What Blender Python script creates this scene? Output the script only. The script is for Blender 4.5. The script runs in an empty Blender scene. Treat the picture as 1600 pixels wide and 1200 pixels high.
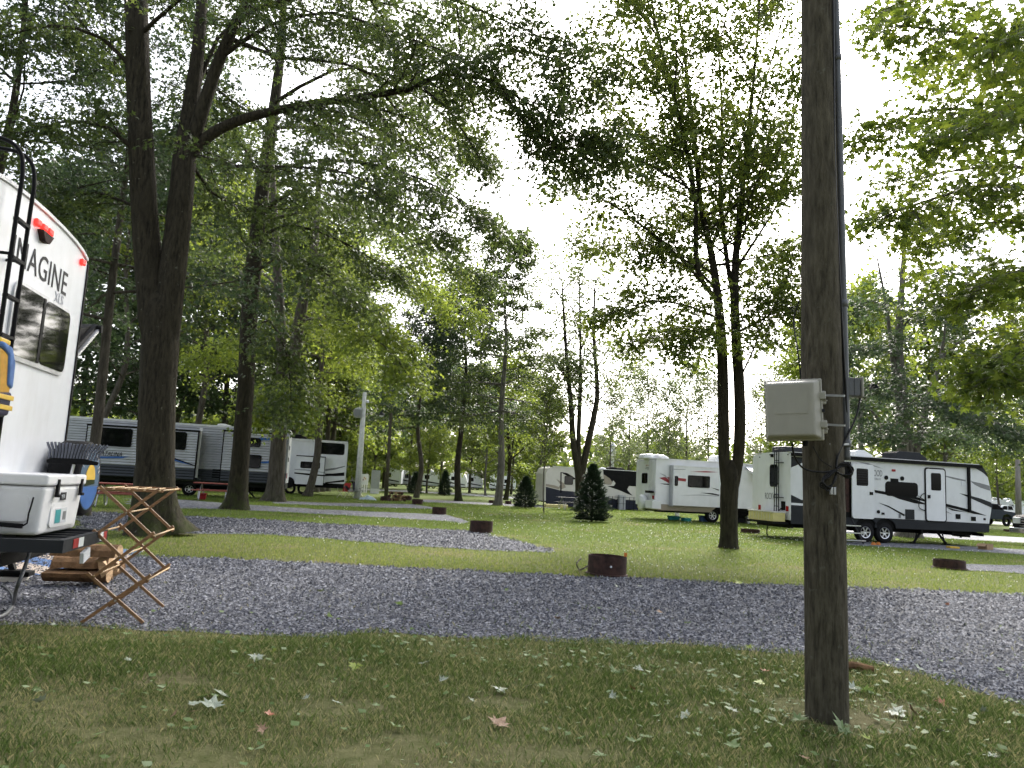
import bpy, math, random, time
import numpy as np
from mathutils import Vector, Matrix

T0 = time.time()
random.seed(7)
RNG = np.random.default_rng(11)
scene = bpy.context.scene
COL = scene.collection

# ------------------------------------------------------------------ camera
FPX, CAMH = 1180.0, 1.42                     # focal length in photo pixels (1600 wide), eye height
PITCH, ROLL = math.atan(155.0 / FPX), math.radians(3.0)
RCAM = Matrix.Rotation(math.pi / 2 + PITCH, 3, 'X') @ Matrix.Rotation(ROLL, 3, 'Z')
cd = bpy.data.cameras.new('camera')
cd.sensor_width = 36.0
cd.lens = FPX / 1600.0 * 36.0
cd.clip_start, cd.clip_end = 0.05, 3000.0
cam = bpy.data.objects.new('camera', cd)
COL.objects.link(cam)
cam.matrix_world = Matrix.Translation((0, 0, CAMH)) @ RCAM.to_4x4()
scene.camera = cam

# ------------------------------------------------------------------ sky, sun, exposure
SUN_EL, SUN_AZ = math.radians(38), math.radians(18)     # azimuth from +Y towards +X
world = bpy.data.worlds.new('World')
scene.world = world
world.use_nodes = True
wn, wl = world.node_tree.nodes, world.node_tree.links
wn.clear()
sky = wn.new('ShaderNodeTexSky')
sky.sky_type = 'NISHITA'
sky.sun_disc = False
sky.sun_elevation = SUN_EL
sky.sun_rotation = SUN_AZ
sky.dust_density = 4.0
sky.air_density = 1.0
hs = wn.new('ShaderNodeHueSaturation')                  # thin overcast: most of the blue is veiled
hs.inputs['Saturation'].default_value = 0.4
bg = wn.new('ShaderNodeBackground')
bg.inputs['Strength'].default_value = 0.15
wo = wn.new('ShaderNodeOutputWorld')
wl.new(sky.outputs[0], hs.inputs['Color'])
wl.new(hs.outputs[0], bg.inputs[0])
wl.new(bg.outputs[0], wo.inputs[0])

sd = bpy.data.lights.new('sun', 'SUN')
sd.energy = 1.5
sd.angle = math.radians(12)
sd.color = (1.0, 0.95, 0.86)
sun = bpy.data.objects.new('sun', sd)
COL.objects.link(sun)
sdir = Vector((math.sin(SUN_AZ) * math.cos(SUN_EL), math.cos(SUN_AZ) * math.cos(SUN_EL), math.sin(SUN_EL)))
sun.rotation_euler = sdir.to_track_quat('Z', 'Y').to_euler()
sun.location = (0, 0, 60)

scene.view_settings.view_transform = 'Standard'
scene.view_settings.look = 'None'
scene.view_settings.gamma = 1.0
scene.view_settings.use_curve_mapping = False
scene.view_settings.exposure = 1.65
scene.cycles.max_bounces = 7
scene.cycles.diffuse_bounces = 3
scene.cycles.glossy_bounces = 2
scene.cycles.transmission_bounces = 4
scene.cycles.transparent_max_bounces = 4
scene.cycles.use_denoising = True
scene.cycles.denoising_prefilter = 'FAST'
scene.cycles.sample_clamp_indirect = 4.0

# ------------------------------------------------------------------ pixel -> place
def ray(px, py):
    return RCAM @ Vector(((px - 800.0) / FPX, -(py - 600.0) / FPX, -1.0))
CAMP = Vector((0, 0, CAMH))
def P(px, py, z=0.0):                     # where the pixel's ray meets the ground (or a level z)
    d = ray(px, py); t = (z - CAMH) / d.z
    return CAMP + d * t
def D(px, py, Y):                         # where the pixel's ray reaches depth Y
    d = ray(px, py)
    return CAMP + d * (Y / d.y)

YAW = math.radians(13.0)                  # the camp's grid: all pads and trailers run along this angle
class Frame:
    def __init__(s, o, yaw=YAW):
        s.o = Vector(o); s.yaw = yaw
        s.R = Matrix.Rotation(yaw, 3, 'Z'); s.Ri = s.R.transposed()
    def pix(s, px, py, axis='y', val=0.0):
        c = s.Ri @ (CAMP - s.o); d = s.Ri @ ray(px, py)
        i = 'xyz'.index(axis); t = (val - c[i]) / d[i]
        return c + d * t
    def xz(s, px, py, y=0.0):
        p = s.pix(px, py, 'y', y); return (p.x, p.z)
    def yz(s, px, py, x=0.0):
        p = s.pix(px, py, 'x', x); return (p.y, p.z)
    def loc(s, w):
        return s.Ri @ (Vector(w) - s.o)

# ------------------------------------------------------------------ object helpers
def put(o, label=None, cat=None, group=None, kind=None):
    if label: o['label'] = label
    if cat: o['category'] = cat
    if group: o['group'] = group
    if kind: o['kind'] = kind
    return o
def thing(name, label, cat, loc=(0, 0, 0), rz=0.0, group=None):
    o = bpy.data.objects.new(name, None)
    o.empty_display_size = 0.2
    COL.objects.link(o)
    o.location = loc; o.rotation_euler = (0, 0, rz)
    return put(o, label, cat, group)
def link_mesh(name, me, parent=None):
    o = bpy.data.objects.new(name, me)
    COL.objects.link(o)
    o.parent = parent
    return o
def children(o):
    return [c for c in bpy.data.objects if c.parent == o]
def copy_tree(o, parent=None):
    kids = list(KIDS.get(o.name, [])) or children(o)
    c = o.copy(); COL.objects.link(c); c.parent = parent
    for k in kids: copy_tree(k, c)
    return c
KIDS = {}

class MB:
    def __init__(s): s.v, s.f = [], []
    def poly(s, verts, faces):
        n = len(s.v); s.v += [tuple(v) for v in verts]
        s.f += [tuple(i + n for i in f) for f in faces]; return s
    def box(s, x0, x1, y0, y1, z0, z1, M=None):
        vs = [Vector((x, y, z)) for z in (z0, z1) for y in (y0, y1) for x in (x0, x1)]
        if M is not None: vs = [M @ v for v in vs]
        return s.poly(vs, [(0, 2, 3, 1), (4, 5, 7, 6), (0, 1, 5, 4), (2, 6, 7, 3), (0, 4, 6, 2), (1, 3, 7, 5)])
    def bar(s, p, q, w, h, up=(0, 0, 1)):
        p, q = Vector(p), Vector(q); d = q - p; L = d.length; d.normalize()
        a = d.cross(Vector(up))
        if a.length < 1e-4: a = d.cross(Vector((0, 1, 0)))
        a.normalize(); b = a.cross(d)
        M = Matrix((a, d, b)).transposed().to_4x4(); M.translation = p
        return s.box(-w / 2, w / 2, 0, L, -h / 2, h / 2, M)
    def prism(s, pts, axis, a, b):
        n = len(pts)
        mk = {'y': lambda p, t: (p[0], t, p[1]), 'x': lambda p, t: (t, p[0], p[1]), 'z': lambda p, t: (p[0], p[1], t)}[axis]
        vs = [mk(p, a) for p in pts] + [mk(p, b) for p in pts]
        fs = [tuple(range(n)), tuple(range(2 * n - 1, n - 1, -1))]
        fs += [(i, i + n, (i + 1) % n + n, (i + 1) % n) for i in range(n)]
        return s.poly(vs, fs)
    def tube(s, pts, r, n=8, caps=True):
        pts = [Vector(p) for p in pts]
        if not isinstance(r, (list, tuple)): r = [r] * len(pts)
        ref = None; vs = []
        for i, p in enumerate(pts):
            d = (pts[min(i + 1, len(pts) - 1)] - pts[max(i - 1, 0)])
            d = d.normalized() if d.length > 1e-9 else Vector((0, 0, 1))
            if ref is None:
                ref = d.cross(Vector((0.31, 0.95, 0.05)));
                if ref.length < 1e-3: ref = d.cross(Vector((1, 0, 0)))
            a = (ref - d * ref.dot(d)).normalized(); ref = a; b = d.cross(a)
            for k in range(n):
                t = 2 * math.pi * k / n
                vs.append(p + (a * math.cos(t) + b * math.sin(t)) * r[i])
        m = len(pts)
        fs = [(i * n + k, i * n + (k + 1) % n, (i + 1) * n + (k + 1) % n, (i + 1) * n + k) for i in range(m - 1) for k in range(n)]
        if caps: fs += [tuple(range(n - 1, -1, -1)), tuple(range((m - 1) * n, m * n))]
        return s.poly(vs, fs)
    def lathe(s, prof, c=(0, 0, 0), n=20, axis='z', closed=False):
        c = Vector(c); vs = []
        for r, h in prof:
            for k in range(n):
                t = 2 * math.pi * k / n; x, y = r * math.cos(t), r * math.sin(t)
                vs.append(c + Vector({'z': (x, y, h), 'y': (x, h, y), 'x': (h, x, y)}[axis]))
        m = len(prof)
        fs = [(i * n + k, i * n + (k + 1) % n, (i + 1) * n + (k + 1) % n, (i + 1) * n + k) for i in range(m - 1) for k in range(n)]
        if closed: fs += [((m - 1) * n + k, (m - 1) * n + (k + 1) % n, (k + 1) % n, k) for k in range(n)]
        return s.poly(vs, fs)
    def build(s, name, mat, parent=None, smooth=False, bevel=0.0, seg=2):
        me = bpy.data.meshes.new(name)
        me.from_pydata(s.v, [], s.f); me.materials.append(mat)
        if smooth: me.polygons.foreach_set('use_smooth', [True] * len(me.polygons))
        me.update()
        o = link_mesh(name, me, parent)
        if bevel:
            b = o.modifiers.new('bevel', 'BEVEL'); b.width = bevel; b.segments = seg; b.limit_method = 'ANGLE'
        return o

def rrect(x0, z0, x1, z1, r, n=4):
    out = []
    for cx, cz, a0 in ((x1 - r, z1 - r, 0), (x0 + r, z1 - r, 90), (x0 + r, z0 + r, 180), (x1 - r, z0 + r, 270)):
        for k in range(n + 1):
            a = math.radians(a0 + 90 * k / n); out.append((cx + r * math.cos(a), cz + r * math.sin(a)))
    return out
def arc_pts(c, r, a0, a1, n):
    return [(c[0] + r * math.cos(a0 + (a1 - a0) * i / n), c[1] + r * math.sin(a0 + (a1 - a0) * i / n)) for i in range(n + 1)]
def smooth_path(pts, n=6):
    pts = [Vector(p) for p in pts]; out = []
    for i in range(len(pts) - 1):
        p0, p1, p2, p3 = pts[max(i - 1, 0)], pts[i], pts[i + 1], pts[min(i + 2, len(pts) - 1)]
        for k in range(n):
            t = k / n
            out.append(0.5 * ((2 * p1) + (p2 - p0) * t + (2 * p0 - 5 * p1 + 4 * p2 - p3) * t * t + (3 * p1 - p0 - 3 * p2 + p3) * t ** 3))
    out.append(pts[-1]); return out

def np_mesh(name, V, Fa, mat, tint=None, smooth=False):
    """V (n,3), Fa (m,k) equal-sized faces"""
    me = bpy.data.meshes.new(name)
    V = np.ascontiguousarray(V, np.float32); Fa = np.ascontiguousarray(Fa, np.int32)
    m, k = Fa.shape
    me.vertices.add(len(V)); me.vertices.foreach_set('co', V.ravel())
    me.loops.add(m * k); me.loops.foreach_set('vertex_index', Fa.ravel())
    me.polygons.add(m)
    me.polygons.foreach_set('loop_start', np.arange(0, m * k, k, dtype=np.int32))
    if tint is not None:
        a = me.attributes.new('tint', 'FLOAT', 'POINT'); a.data.foreach_set('value', np.ascontiguousarray(tint, np.float32))
    me.materials.append(mat)
    me.update(calc_edges=True)
    if smooth: me.polygons.foreach_set('use_smooth', np.ones(m, bool))
    return me

# ------------------------------------------------------------------ materials
def new_mat(name):
    m = bpy.data.materials.new(name); m.use_nodes = True
    nt = m.node_tree; nt.nodes.clear()
    o = nt.nodes.new('ShaderNodeOutputMaterial'); b = nt.nodes.new('ShaderNodeBsdfPrincipled')
    nt.links.new(b.outputs[0], o.inputs[0])
    return m, nt, b, o
def ramp(nt, fac, stops):
    r = nt.nodes.new('ShaderNodeValToRGB'); e = r.color_ramp.elements
    while len(e) < len(stops): e.new(0.5)
    for el, (p, c) in zip(e, stops):
        el.position = p; el.color = (*c, 1)
    nt.links.new(fac, r.inputs[0]); return r.outputs[0]
def noise(nt, scale, detail=4, rough=0.55, vec=None, coord='Object', stretch=None):
    t = nt.nodes.new('ShaderNodeTexNoise'); t.inputs['Scale'].default_value = scale
    t.inputs['Detail'].default_value = detail; t.inputs['Roughness'].default_value = rough
    if vec is None:
        tc = nt.nodes.new('ShaderNodeTexCoord'); vec = tc.outputs[coord]
        if stretch:
            mp = nt.nodes.new('ShaderNodeMapping'); mp.inputs['Scale'].default_value = stretch
            nt.links.new(vec, mp.inputs[0]); vec = mp.outputs[0]
    nt.links.new(vec, t.inputs['Vector']); return t.outputs['Fac']
def mixc(nt, fac, a, b):
    m = nt.nodes.new('ShaderNodeMix'); m.data_type = 'RGBA'
    for s, x in ((0, fac), (6, a), (7, b)):
        if hasattr(x, 'is_linked') or isinstance(x, bpy.types.NodeSocket): nt.links.new(x, m.inputs[s])
        elif s == 0: m.inputs[0].default_value = x
        else: m.inputs[s].default_value = (*x, 1)
    return m.outputs[2]
def bump(nt, b, h, strength, dist=0.02):
    n = nt.nodes.new('ShaderNodeBump'); n.inputs['Strength'].default_value = strength; n.inputs['Distance'].default_value = dist
    nt.links.new(h, n.inputs['Height']); nt.links.new(n.outputs[0], b.inputs['Normal'])
def plain(name, c, rough=0.5, metal=0.0, var=0.12, scale=6.0, bmp=0.0, spec=0.5, dirt=None, stretch=None):
    m, nt, b, o = new_mat(name)
    c2 = tuple(max(0, x * (1 - var * 1.8)) for x in c); c1 = tuple(min(1, x * (1 + var * 0.6)) for x in c)
    f = noise(nt, scale, 5, 0.6, stretch=stretch)
    col = ramp(nt, f, [(0.3, c2), (0.62, c1)])
    if dirt:
        f2 = noise(nt, 2.3, 6, 0.7, stretch=(1, 1, 0.35))
        col = mixc(nt, ramp(nt, f2, [(0.48, (0, 0, 0)), (0.75, (dirt[1],) * 3)]), col, dirt[0])
    nt.links.new(col, b.inputs['Base Color'])
    b.inputs['Roughness'].default_value = rough; b.inputs['Metallic'].default_value = metal
    b.inputs['Specular IOR Level'].default_value = spec
    if bmp: bump(nt, b, noise(nt, scale * 5, 4, 0.6, stretch=stretch), bmp, 0.01)
    return m
def emit(name, c, s):
    m, nt, b, o = new_mat(name)
    b.inputs['Base Color'].default_value = (*c, 1); b.inputs['Emission Color'].default_value = (*c, 1)
    b.inputs['Emission Strength'].default_value = s; return m

def leaf_mat(name, dark, mid, light, trans=0.45, rough=0.45):
    m = bpy.data.materials.new(name); m.use_nodes = True; nt = m.node_tree; nt.nodes.clear()
    o = nt.nodes.new('ShaderNodeOutputMaterial')
    at = nt.nodes.new('ShaderNodeAttribute'); at.attribute_name = 'tint'
    col = ramp(nt, at.outputs['Fac'], [(0.0, dark), (0.5, mid), (1.0, light)])
    df = nt.nodes.new('ShaderNodeBsdfPrincipled'); df.inputs['Roughness'].default_value = rough
    df.inputs['Specular IOR Level'].default_value = 0.35
    nt.links.new(col, df.inputs['Base Color'])
    tr = nt.nodes.new('ShaderNodeBsdfTranslucent')
    hs_ = nt.nodes.new('ShaderNodeHueSaturation'); hs_.inputs['Hue'].default_value = 0.488
    hs_.inputs['Saturation'].default_value = 1.0; hs_.inputs['Value'].default_value = 2.1
    nt.links.new(col, hs_.inputs['Color']); nt.links.new(hs_.outputs[0], tr.inputs['Color'])
    mx = nt.nodes.new('ShaderNodeMixShader'); mx.inputs[0].default_value = trans
    nt.links.new(df.outputs[0], mx.inputs[1]); nt.links.new(tr.outputs[0], mx.inputs[2])
    nt.links.new(mx.outputs[0], o.inputs[0])
    return m
def bark_mat(name, c1, c2, scale=9.0, moss=0.0, bmp=1.0):
    m, nt, b, o = new_mat(name)
    f = noise(nt, scale, 8, 0.68, stretch=(1, 1, 0.16)); g = noise(nt, 1.1, 3, 0.5)
    col = ramp(nt, f, [(0.32, c1), (0.66, c2)])
    col = mixc(nt, ramp(nt, g, [(0.4, (0, 0, 0)), (0.7, (0.5,) * 3)]), col, tuple(0.5 * (a + d) for a, d in zip(c1, c2)))
    lf = noise(nt, 14, 3, 0.5)
    col = mixc(nt, ramp(nt, lf, [(0.68, (0, 0, 0)), (0.76, (0.45,) * 3)]), col, (0.2, 0.21, 0.17))   # lichen
    if moss:
        tc = nt.nodes.new('ShaderNodeTexCoord'); sp = nt.nodes.new('ShaderNodeSeparateXYZ'); nt.links.new(tc.outputs['Object'], sp.inputs[0])
        mr = nt.nodes.new('ShaderNodeMapRange'); mr.inputs[1].default_value = 1.3; mr.inputs[2].default_value = 0.0
        mr.inputs[3].default_value = 0.0; mr.inputs[4].default_value = moss; nt.links.new(sp.outputs[2], mr.inputs[0])
        mf = nt.nodes.new('ShaderNodeMath'); mf.operation = 'MULTIPLY'
        nt.links.new(mr.outputs[0], mf.inputs[0]); nt.links.new(ramp(nt, noise(nt, 4, 5, 0.7), [(0.42, (0, 0, 0)), (0.6, (1, 1, 1))]), mf.inputs[1])
        col = mixc(nt, mf.outputs[0], col, (0.05, 0.065, 0.015))
    nt.links.new(col, b.inputs['Base Color']); b.inputs['Roughness'].default_value = 0.9
    b.inputs['Specular IOR Level'].default_value = 0.15
    bump(nt, b, f, bmp, 0.05)
    return m

M = {}
M['white'] = plain('white_gelcoat', (0.78, 0.79, 0.81), 0.25, var=0.03, scale=1.5, dirt=((0.5, 0.48, 0.44), 0.25))
M['offwhite'] = plain('offwhite_panel', (0.72, 0.73, 0.74), 0.35, var=0.03, scale=1.5, dirt=((0.4, 0.39, 0.36), 0.3))
M['roofw'] = plain('roof_membrane', (0.7, 0.7, 0.68), 0.6, var=0.08)
M['black'] = plain('black_plastic', (0.005, 0.005, 0.0055), 0.6, var=0.2, spec=0.14)
M['rubber'] = plain('tyre_rubber', (0.011, 0.011, 0.012), 0.8, var=0.3, spec=0.2, bmp=0.2)
M['dgrey'] = plain('dark_grey_panel', (0.024, 0.026, 0.03), 0.5, var=0.08, scale=2, spec=0.16)
M['mgrey'] = plain('mid_grey_decal', (0.2, 0.205, 0.215), 0.35, var=0.05)
M['lgrey'] = plain('light_grey_decal', (0.4, 0.41, 0.43), 0.35, var=0.05)
M['steel'] = plain('galvanised_steel', (0.5, 0.51, 0.53), 0.38, 0.8, var=0.12)
M['alu'] = plain('aluminium', (0.65, 0.66, 0.68), 0.3, 0.9, var=0.05)
M['red'] = plain('red_decal', (0.3, 0.012, 0.02), 0.35, var=0.1)
M['navy'] = plain('navy_paint', (0.008, 0.012, 0.03), 0.4, var=0.15, scale=2, spec=0.3)
M['blue'] = plain('blue_decal', (0.03, 0.12, 0.38), 0.35, var=0.1)
M['cover'] = plain('printed_vinyl', (0.045, 0.1, 0.17), 0.5, var=0.15)
M['beige'] = plain('beige_paint', (0.33, 0.28, 0.22), 0.3, var=0.05, scale=2)
M['cream'] = plain('cream_paint', (0.62, 0.6, 0.55), 0.25, var=0.04, scale=2)
M['glass'] = plain('tinted_glass', (0.004, 0.0045, 0.005), 0.04, var=0.1, spec=0.3)
M['redlamp'] = emit('lit_red_lamp', (1.0, 0.02, 0.015), 0.9)
M['redlens'] = plain('red_lens', (0.35, 0.01, 0.012), 0.2, var=0.1)
M['siding'] = plain('aluminium_siding', (0.46, 0.47, 0.49), 0.45, var=0.06, scale=2, dirt=((0.3, 0.29, 0.27), 0.3))
M['siding2'] = plain('grey_siding', (0.055, 0.06, 0.07), 0.5, var=0.06, scale=2, spec=0.2)
M['rackwood'] = plain('varnished_wood', (0.27, 0.14, 0.06), 0.45, var=0.22, scale=5, bmp=0.1, stretch=(1, 8, 8))
M['dowel'] = plain('pale_dowel', (0.55, 0.38, 0.2), 0.5, var=0.12, scale=7)
M['poleW'] = bark_mat('weathered_pole', (0.024, 0.021, 0.015), (0.15, 0.133, 0.096), 34, bmp=0.8)
M['poleL'] = bark_mat('grey_wood_post', (0.12, 0.11, 0.095), (0.26, 0.24, 0.21), 12, bmp=0.3)
M['barkA'] = bark_mat('oak_bark', (0.009, 0.0078, 0.0055), (0.062, 0.053, 0.035), 20, moss=0.75, bmp=1.0)
M['barkB'] = bark_mat('grey_bark', (0.03, 0.026, 0.021), (0.13, 0.113, 0.09), 14, moss=0.4)
M['barkC'] = bark_mat('pale_maple_bark', (0.06, 0.055, 0.047), (0.2, 0.185, 0.16), 12)
M['barkD'] = bark_mat('dark_maple_bark', (0.011, 0.0095, 0.0065), (0.052, 0.045, 0.03), 14, moss=0.2)
M['rust'] = plain('rusty_iron', (0.055, 0.026, 0.02), 0.8, 0.3, var=0.4, scale=9, bmp=0.5)
M['box'] = plain('enclosure_plastic', (0.34, 0.33, 0.28), 0.5, var=0.05, scale=3, dirt=((0.2, 0.19, 0.15), 0.35))
M['pvc'] = plain('grey_conduit', (0.11, 0.115, 0.125), 0.45, var=0.12)
M['cable'] = plain('black_cable', (0.008, 0.008, 0.008), 0.5, var=0.2, spec=0.3)
M['redwood'] = plain('red_painted_plank', (0.3, 0.07, 0.05), 0.6, var=0.25, scale=5, bmp=0.2)
M['coolerw'] = plain('cooler_plastic', (0.74, 0.74, 0.74), 0.42, var=0.03, scale=4, dirt=((0.5, 0.49, 0.46), 0.2))
M['split'] = plain('split_wood', (0.42, 0.27, 0.14), 0.75, var=0.25, scale=6, bmp=0.4, stretch=(1, 1, 6))
M['logbark'] = bark_mat('firewood_bark', (0.07, 0.04, 0.022), (0.26, 0.15, 0.075), 9, bmp=0.9)
M['yellow'] = plain('yellow_plastic', (0.7, 0.45, 0.04), 0.5, var=0.1)
M['gold'] = plain('vest_gold', (0.5, 0.26, 0.02), 0.75, var=0.15, scale=12, bmp=0.3)
M['vnavy'] = plain('vest_navy', (0.015, 0.014, 0.04), 0.8, var=0.15, scale=12, bmp=0.3)
M['vblue'] = plain('vest_blue', (0.08, 0.17, 0.4), 0.75, var=0.15, scale=12, bmp=0.3)
M['orange'] = plain('orange_plastic', (0.6, 0.2, 0.03), 0.5, var=0.1)
M['card'] = plain('cardboard', (0.35, 0.23, 0.13), 0.8, var=0.1)
M['teal'] = plain('teal_fabric', (0.03, 0.28, 0.28), 0.8, var=0.1)
M['tarp'] = plain('pale_tarp', (0.45, 0.55, 0.6), 0.6, var=0.2, scale=4)
M['bristle'] = plain('grey_bristle', (0.11, 0.12, 0.15), 0.6, var=0.15)
M['concrete'] = plain('pale_concrete', (0.72, 0.72, 0.7), 0.8, var=0.12, bmp=0.2)
M['carb'] = plain('dark_blue_car', (0.01, 0.018, 0.04), 0.2, var=0.1)
M['chrome'] = plain('chrome', (0.7, 0.7, 0.72), 0.12, 1.0, var=0.03)
M['fabricR'] = plain('red_fabric', (0.45, 0.03, 0.03), 0.8, var=0.1)
M['lens'] = plain('clear_lens', (0.7, 0.72, 0.75), 0.1, var=0.03)
M['treadgrip'] = plain('yellow_panel', (0.62, 0.55, 0.22), 0.6, var=0.08)

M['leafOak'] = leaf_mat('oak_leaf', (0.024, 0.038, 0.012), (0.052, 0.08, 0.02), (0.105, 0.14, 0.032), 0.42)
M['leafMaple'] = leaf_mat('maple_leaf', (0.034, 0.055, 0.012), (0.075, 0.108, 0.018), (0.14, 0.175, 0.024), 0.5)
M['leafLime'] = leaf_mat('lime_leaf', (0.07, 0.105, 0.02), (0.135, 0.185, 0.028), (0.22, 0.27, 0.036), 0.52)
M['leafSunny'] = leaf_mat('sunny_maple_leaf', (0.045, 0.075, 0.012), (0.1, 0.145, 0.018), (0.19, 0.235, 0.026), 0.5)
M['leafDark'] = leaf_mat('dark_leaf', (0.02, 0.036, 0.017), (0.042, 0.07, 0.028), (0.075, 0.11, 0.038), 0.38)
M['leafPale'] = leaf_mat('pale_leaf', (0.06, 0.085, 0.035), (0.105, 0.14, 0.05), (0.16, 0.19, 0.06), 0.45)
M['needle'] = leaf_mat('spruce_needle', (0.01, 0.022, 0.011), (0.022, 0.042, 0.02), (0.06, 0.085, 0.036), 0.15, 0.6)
M['grassF'] = leaf_mat('lawn_blade', (0.038, 0.068, 0.015), (0.092, 0.145, 0.033), (0.33, 0.295, 0.15), 0.3, 0.55)
M['grassM'] = leaf_mat('sunny_lawn_blade', (0.07, 0.115, 0.015), (0.12, 0.18, 0.022), (0.24, 0.25, 0.07), 0.3, 0.55)
M['clover'] = leaf_mat('white_clover', (0.5, 0.52, 0.45), (0.65, 0.66, 0.6), (0.75, 0.75, 0.7), 0.2)
M['fleafG'] = leaf_mat('fallen_green_leaf', (0.07, 0.13, 0.025), (0.13, 0.2, 0.06), (0.25, 0.31, 0.17), 0.25, 0.5)
M['fleafP'] = plain('pale_leaf_underside', (0.31, 0.35, 0.26), 0.5, var=0.25, scale=20)
M['fleafB'] = plain('dry_brown_leaf', (0.27, 0.16, 0.09), 0.6, var=0.3, scale=20)
M['fleafY'] = plain('yellow_green_leaf', (0.24, 0.30, 0.02), 0.45, var=0.2, scale=20)
M['fleafO'] = plain('orange_leaf', (0.3, 0.09, 0.03), 0.5, var=0.2, scale=20)

def ground_mat():
    m, nt, b, o = new_mat('lawn_soil')
    tc = nt.nodes.new('ShaderNodeTexCoord')
    f = noise(nt, 0.45, 6, 0.6); g = noise(nt, 5.0, 6, 0.7); h = noise(nt, 60.0, 3, 0.6)
    grass = ramp(nt, g, [(0.3, (0.05, 0.075, 0.014)), (0.55, (0.085, 0.125, 0.022)), (0.78, (0.14, 0.15, 0.05))])
    fine = ramp(nt, h, [(0.3, (0.045, 0.07, 0.012)), (0.7, (0.15, 0.19, 0.045))])
    col = mixc(nt, 0.5, grass, fine)
    sp = nt.nodes.new('ShaderNodeSeparateXYZ'); nt.links.new(tc.outputs['Object'], sp.inputs[0])
    dry = ramp(nt, f, [(0.52, (0, 0, 0)), (0.68, (0.75,) * 3)])
    col = mixc(nt, dry, col, (0.19, 0.155, 0.085))
    # the near turf under the shade trees is thin: soil shows
    mr = nt.nodes.new('ShaderNodeMapRange'); mr.inputs[1].default_value = 9.0; mr.inputs[2].default_value = 22.0
    mr.inputs[3].default_value = 0.5; mr.inputs[4].default_value = 0.0; nt.links.new(sp.outputs[1], mr.inputs[0])
    soil = ramp(nt, noise(nt, 9, 5, 0.65), [(0.35, (0.085, 0.068, 0.042)), (0.7, (0.27, 0.215, 0.14))])
    col = mixc(nt, mr.outputs[0], col, soil)
    nt.links.new(col, b.inputs['Base Color']); b.inputs['Roughness'].default_value = 0.95
    b.inputs['Specular IOR Level'].default_value = 0.1
    bump(nt, b, h, 0.6, 0.03)
    return m
M['lawn'] = ground_mat()
def gravel_mat(name, c0, c1, c2, sc):
    m, nt, b, o = new_mat(name)
    tc = nt.nodes.new('ShaderNodeTexCoord')
    v = nt.nodes.new('ShaderNodeTexVoronoi'); v.inputs['Scale'].default_value = sc; nt.links.new(tc.outputs['Object'], v.inputs['Vector'])
    sp = nt.nodes.new('ShaderNodeSeparateColor'); nt.links.new(v.outputs['Color'], sp.inputs[0])
    col = ramp(nt, sp.outputs[0], [(0.0, c0), (0.55, c1), (0.97, c2)])
    dust = ramp(nt, noise(nt, 0.6, 6, 0.65), [(0.5, (0, 0, 0)), (0.75, (0.45,) * 3)])
    col = mixc(nt, dust, col, (0.19, 0.18, 0.16))
    nt.links.new(col, b.inputs['Base Color']); b.inputs['Roughness'].default_value = 0.85
    b.inputs['Specular IOR Level'].default_value = 0.3
    bump(nt, b, v.outputs['Distance'], 1.0, 0.02)
    return m
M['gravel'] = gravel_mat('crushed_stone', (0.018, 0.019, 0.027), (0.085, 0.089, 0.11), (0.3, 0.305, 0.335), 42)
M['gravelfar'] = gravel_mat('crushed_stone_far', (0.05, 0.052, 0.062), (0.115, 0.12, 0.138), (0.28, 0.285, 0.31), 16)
M['road'] = plain('pale_road', (0.36, 0.36, 0.36), 0.9, var=0.1, scale=3)
M['stone'] = leaf_mat('stone_chip', (0.016, 0.018, 0.026), (0.088, 0.093, 0.117), (0.4, 0.405, 0.44), 0.0, 0.85)
def rug_mat():
    m, nt, b, o = new_mat('striped_mat')
    tc = nt.nodes.new('ShaderNodeTexCoord')
    w = nt.nodes.new('ShaderNodeTexWave'); w.inputs['Scale'].default_value = 0.55; w.bands_direction = 'DIAGONAL'; w.inputs['Distortion'].default_value = 0.4
    w.inputs['Detail'].default_value = 1.0; w.inputs['Detail Scale'].default_value = 0.5
    nt.links.new(tc.outputs['Object'], w.inputs['Vector'])
    nt.links.new(ramp(nt, w.outputs['Fac'], [(0.42, (0.1, 0.2, 0.42)), (0.5, (0.52, 0.42, 0.33))]), b.inputs['Base Color'])
    b.inputs['Roughness'].default_value = 0.8
    return m
M['rug'] = rug_mat()

def text(s, size, mat, parent, origin, xdir, ydir, name='lettering', shear=0.0, extr=0.002, sx=1.0, spacing=1.0):
    """lettering laid on a surface: origin = left end of baseline, xdir/ydir = unit axes in the parent's space"""
    cu = bpy.data.curves.new(name, 'FONT'); cu.body = s; cu.size = size; cu.shear = shear; cu.extrude = extr
    cu.space_character = spacing; cu.resolution_u = 3
    tmp = bpy.data.objects.new('tmp_text', cu); COL.objects.link(tmp)
    dg = bpy.context.evaluated_depsgraph_get()
    me = bpy.data.meshes.new_from_object(tmp.evaluated_get(dg)); bpy.data.objects.remove(tmp)
    x, y = Vector(xdir), Vector(ydir); z = x.cross(y)
    X = Matrix((x * sx, y, z)).transposed().to_4x4(); X.translation = Vector(origin)
    me.transform(X); me.materials.clear(); me.materials.append(mat); me.name = name
    return link_mesh(name, me, parent)

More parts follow.
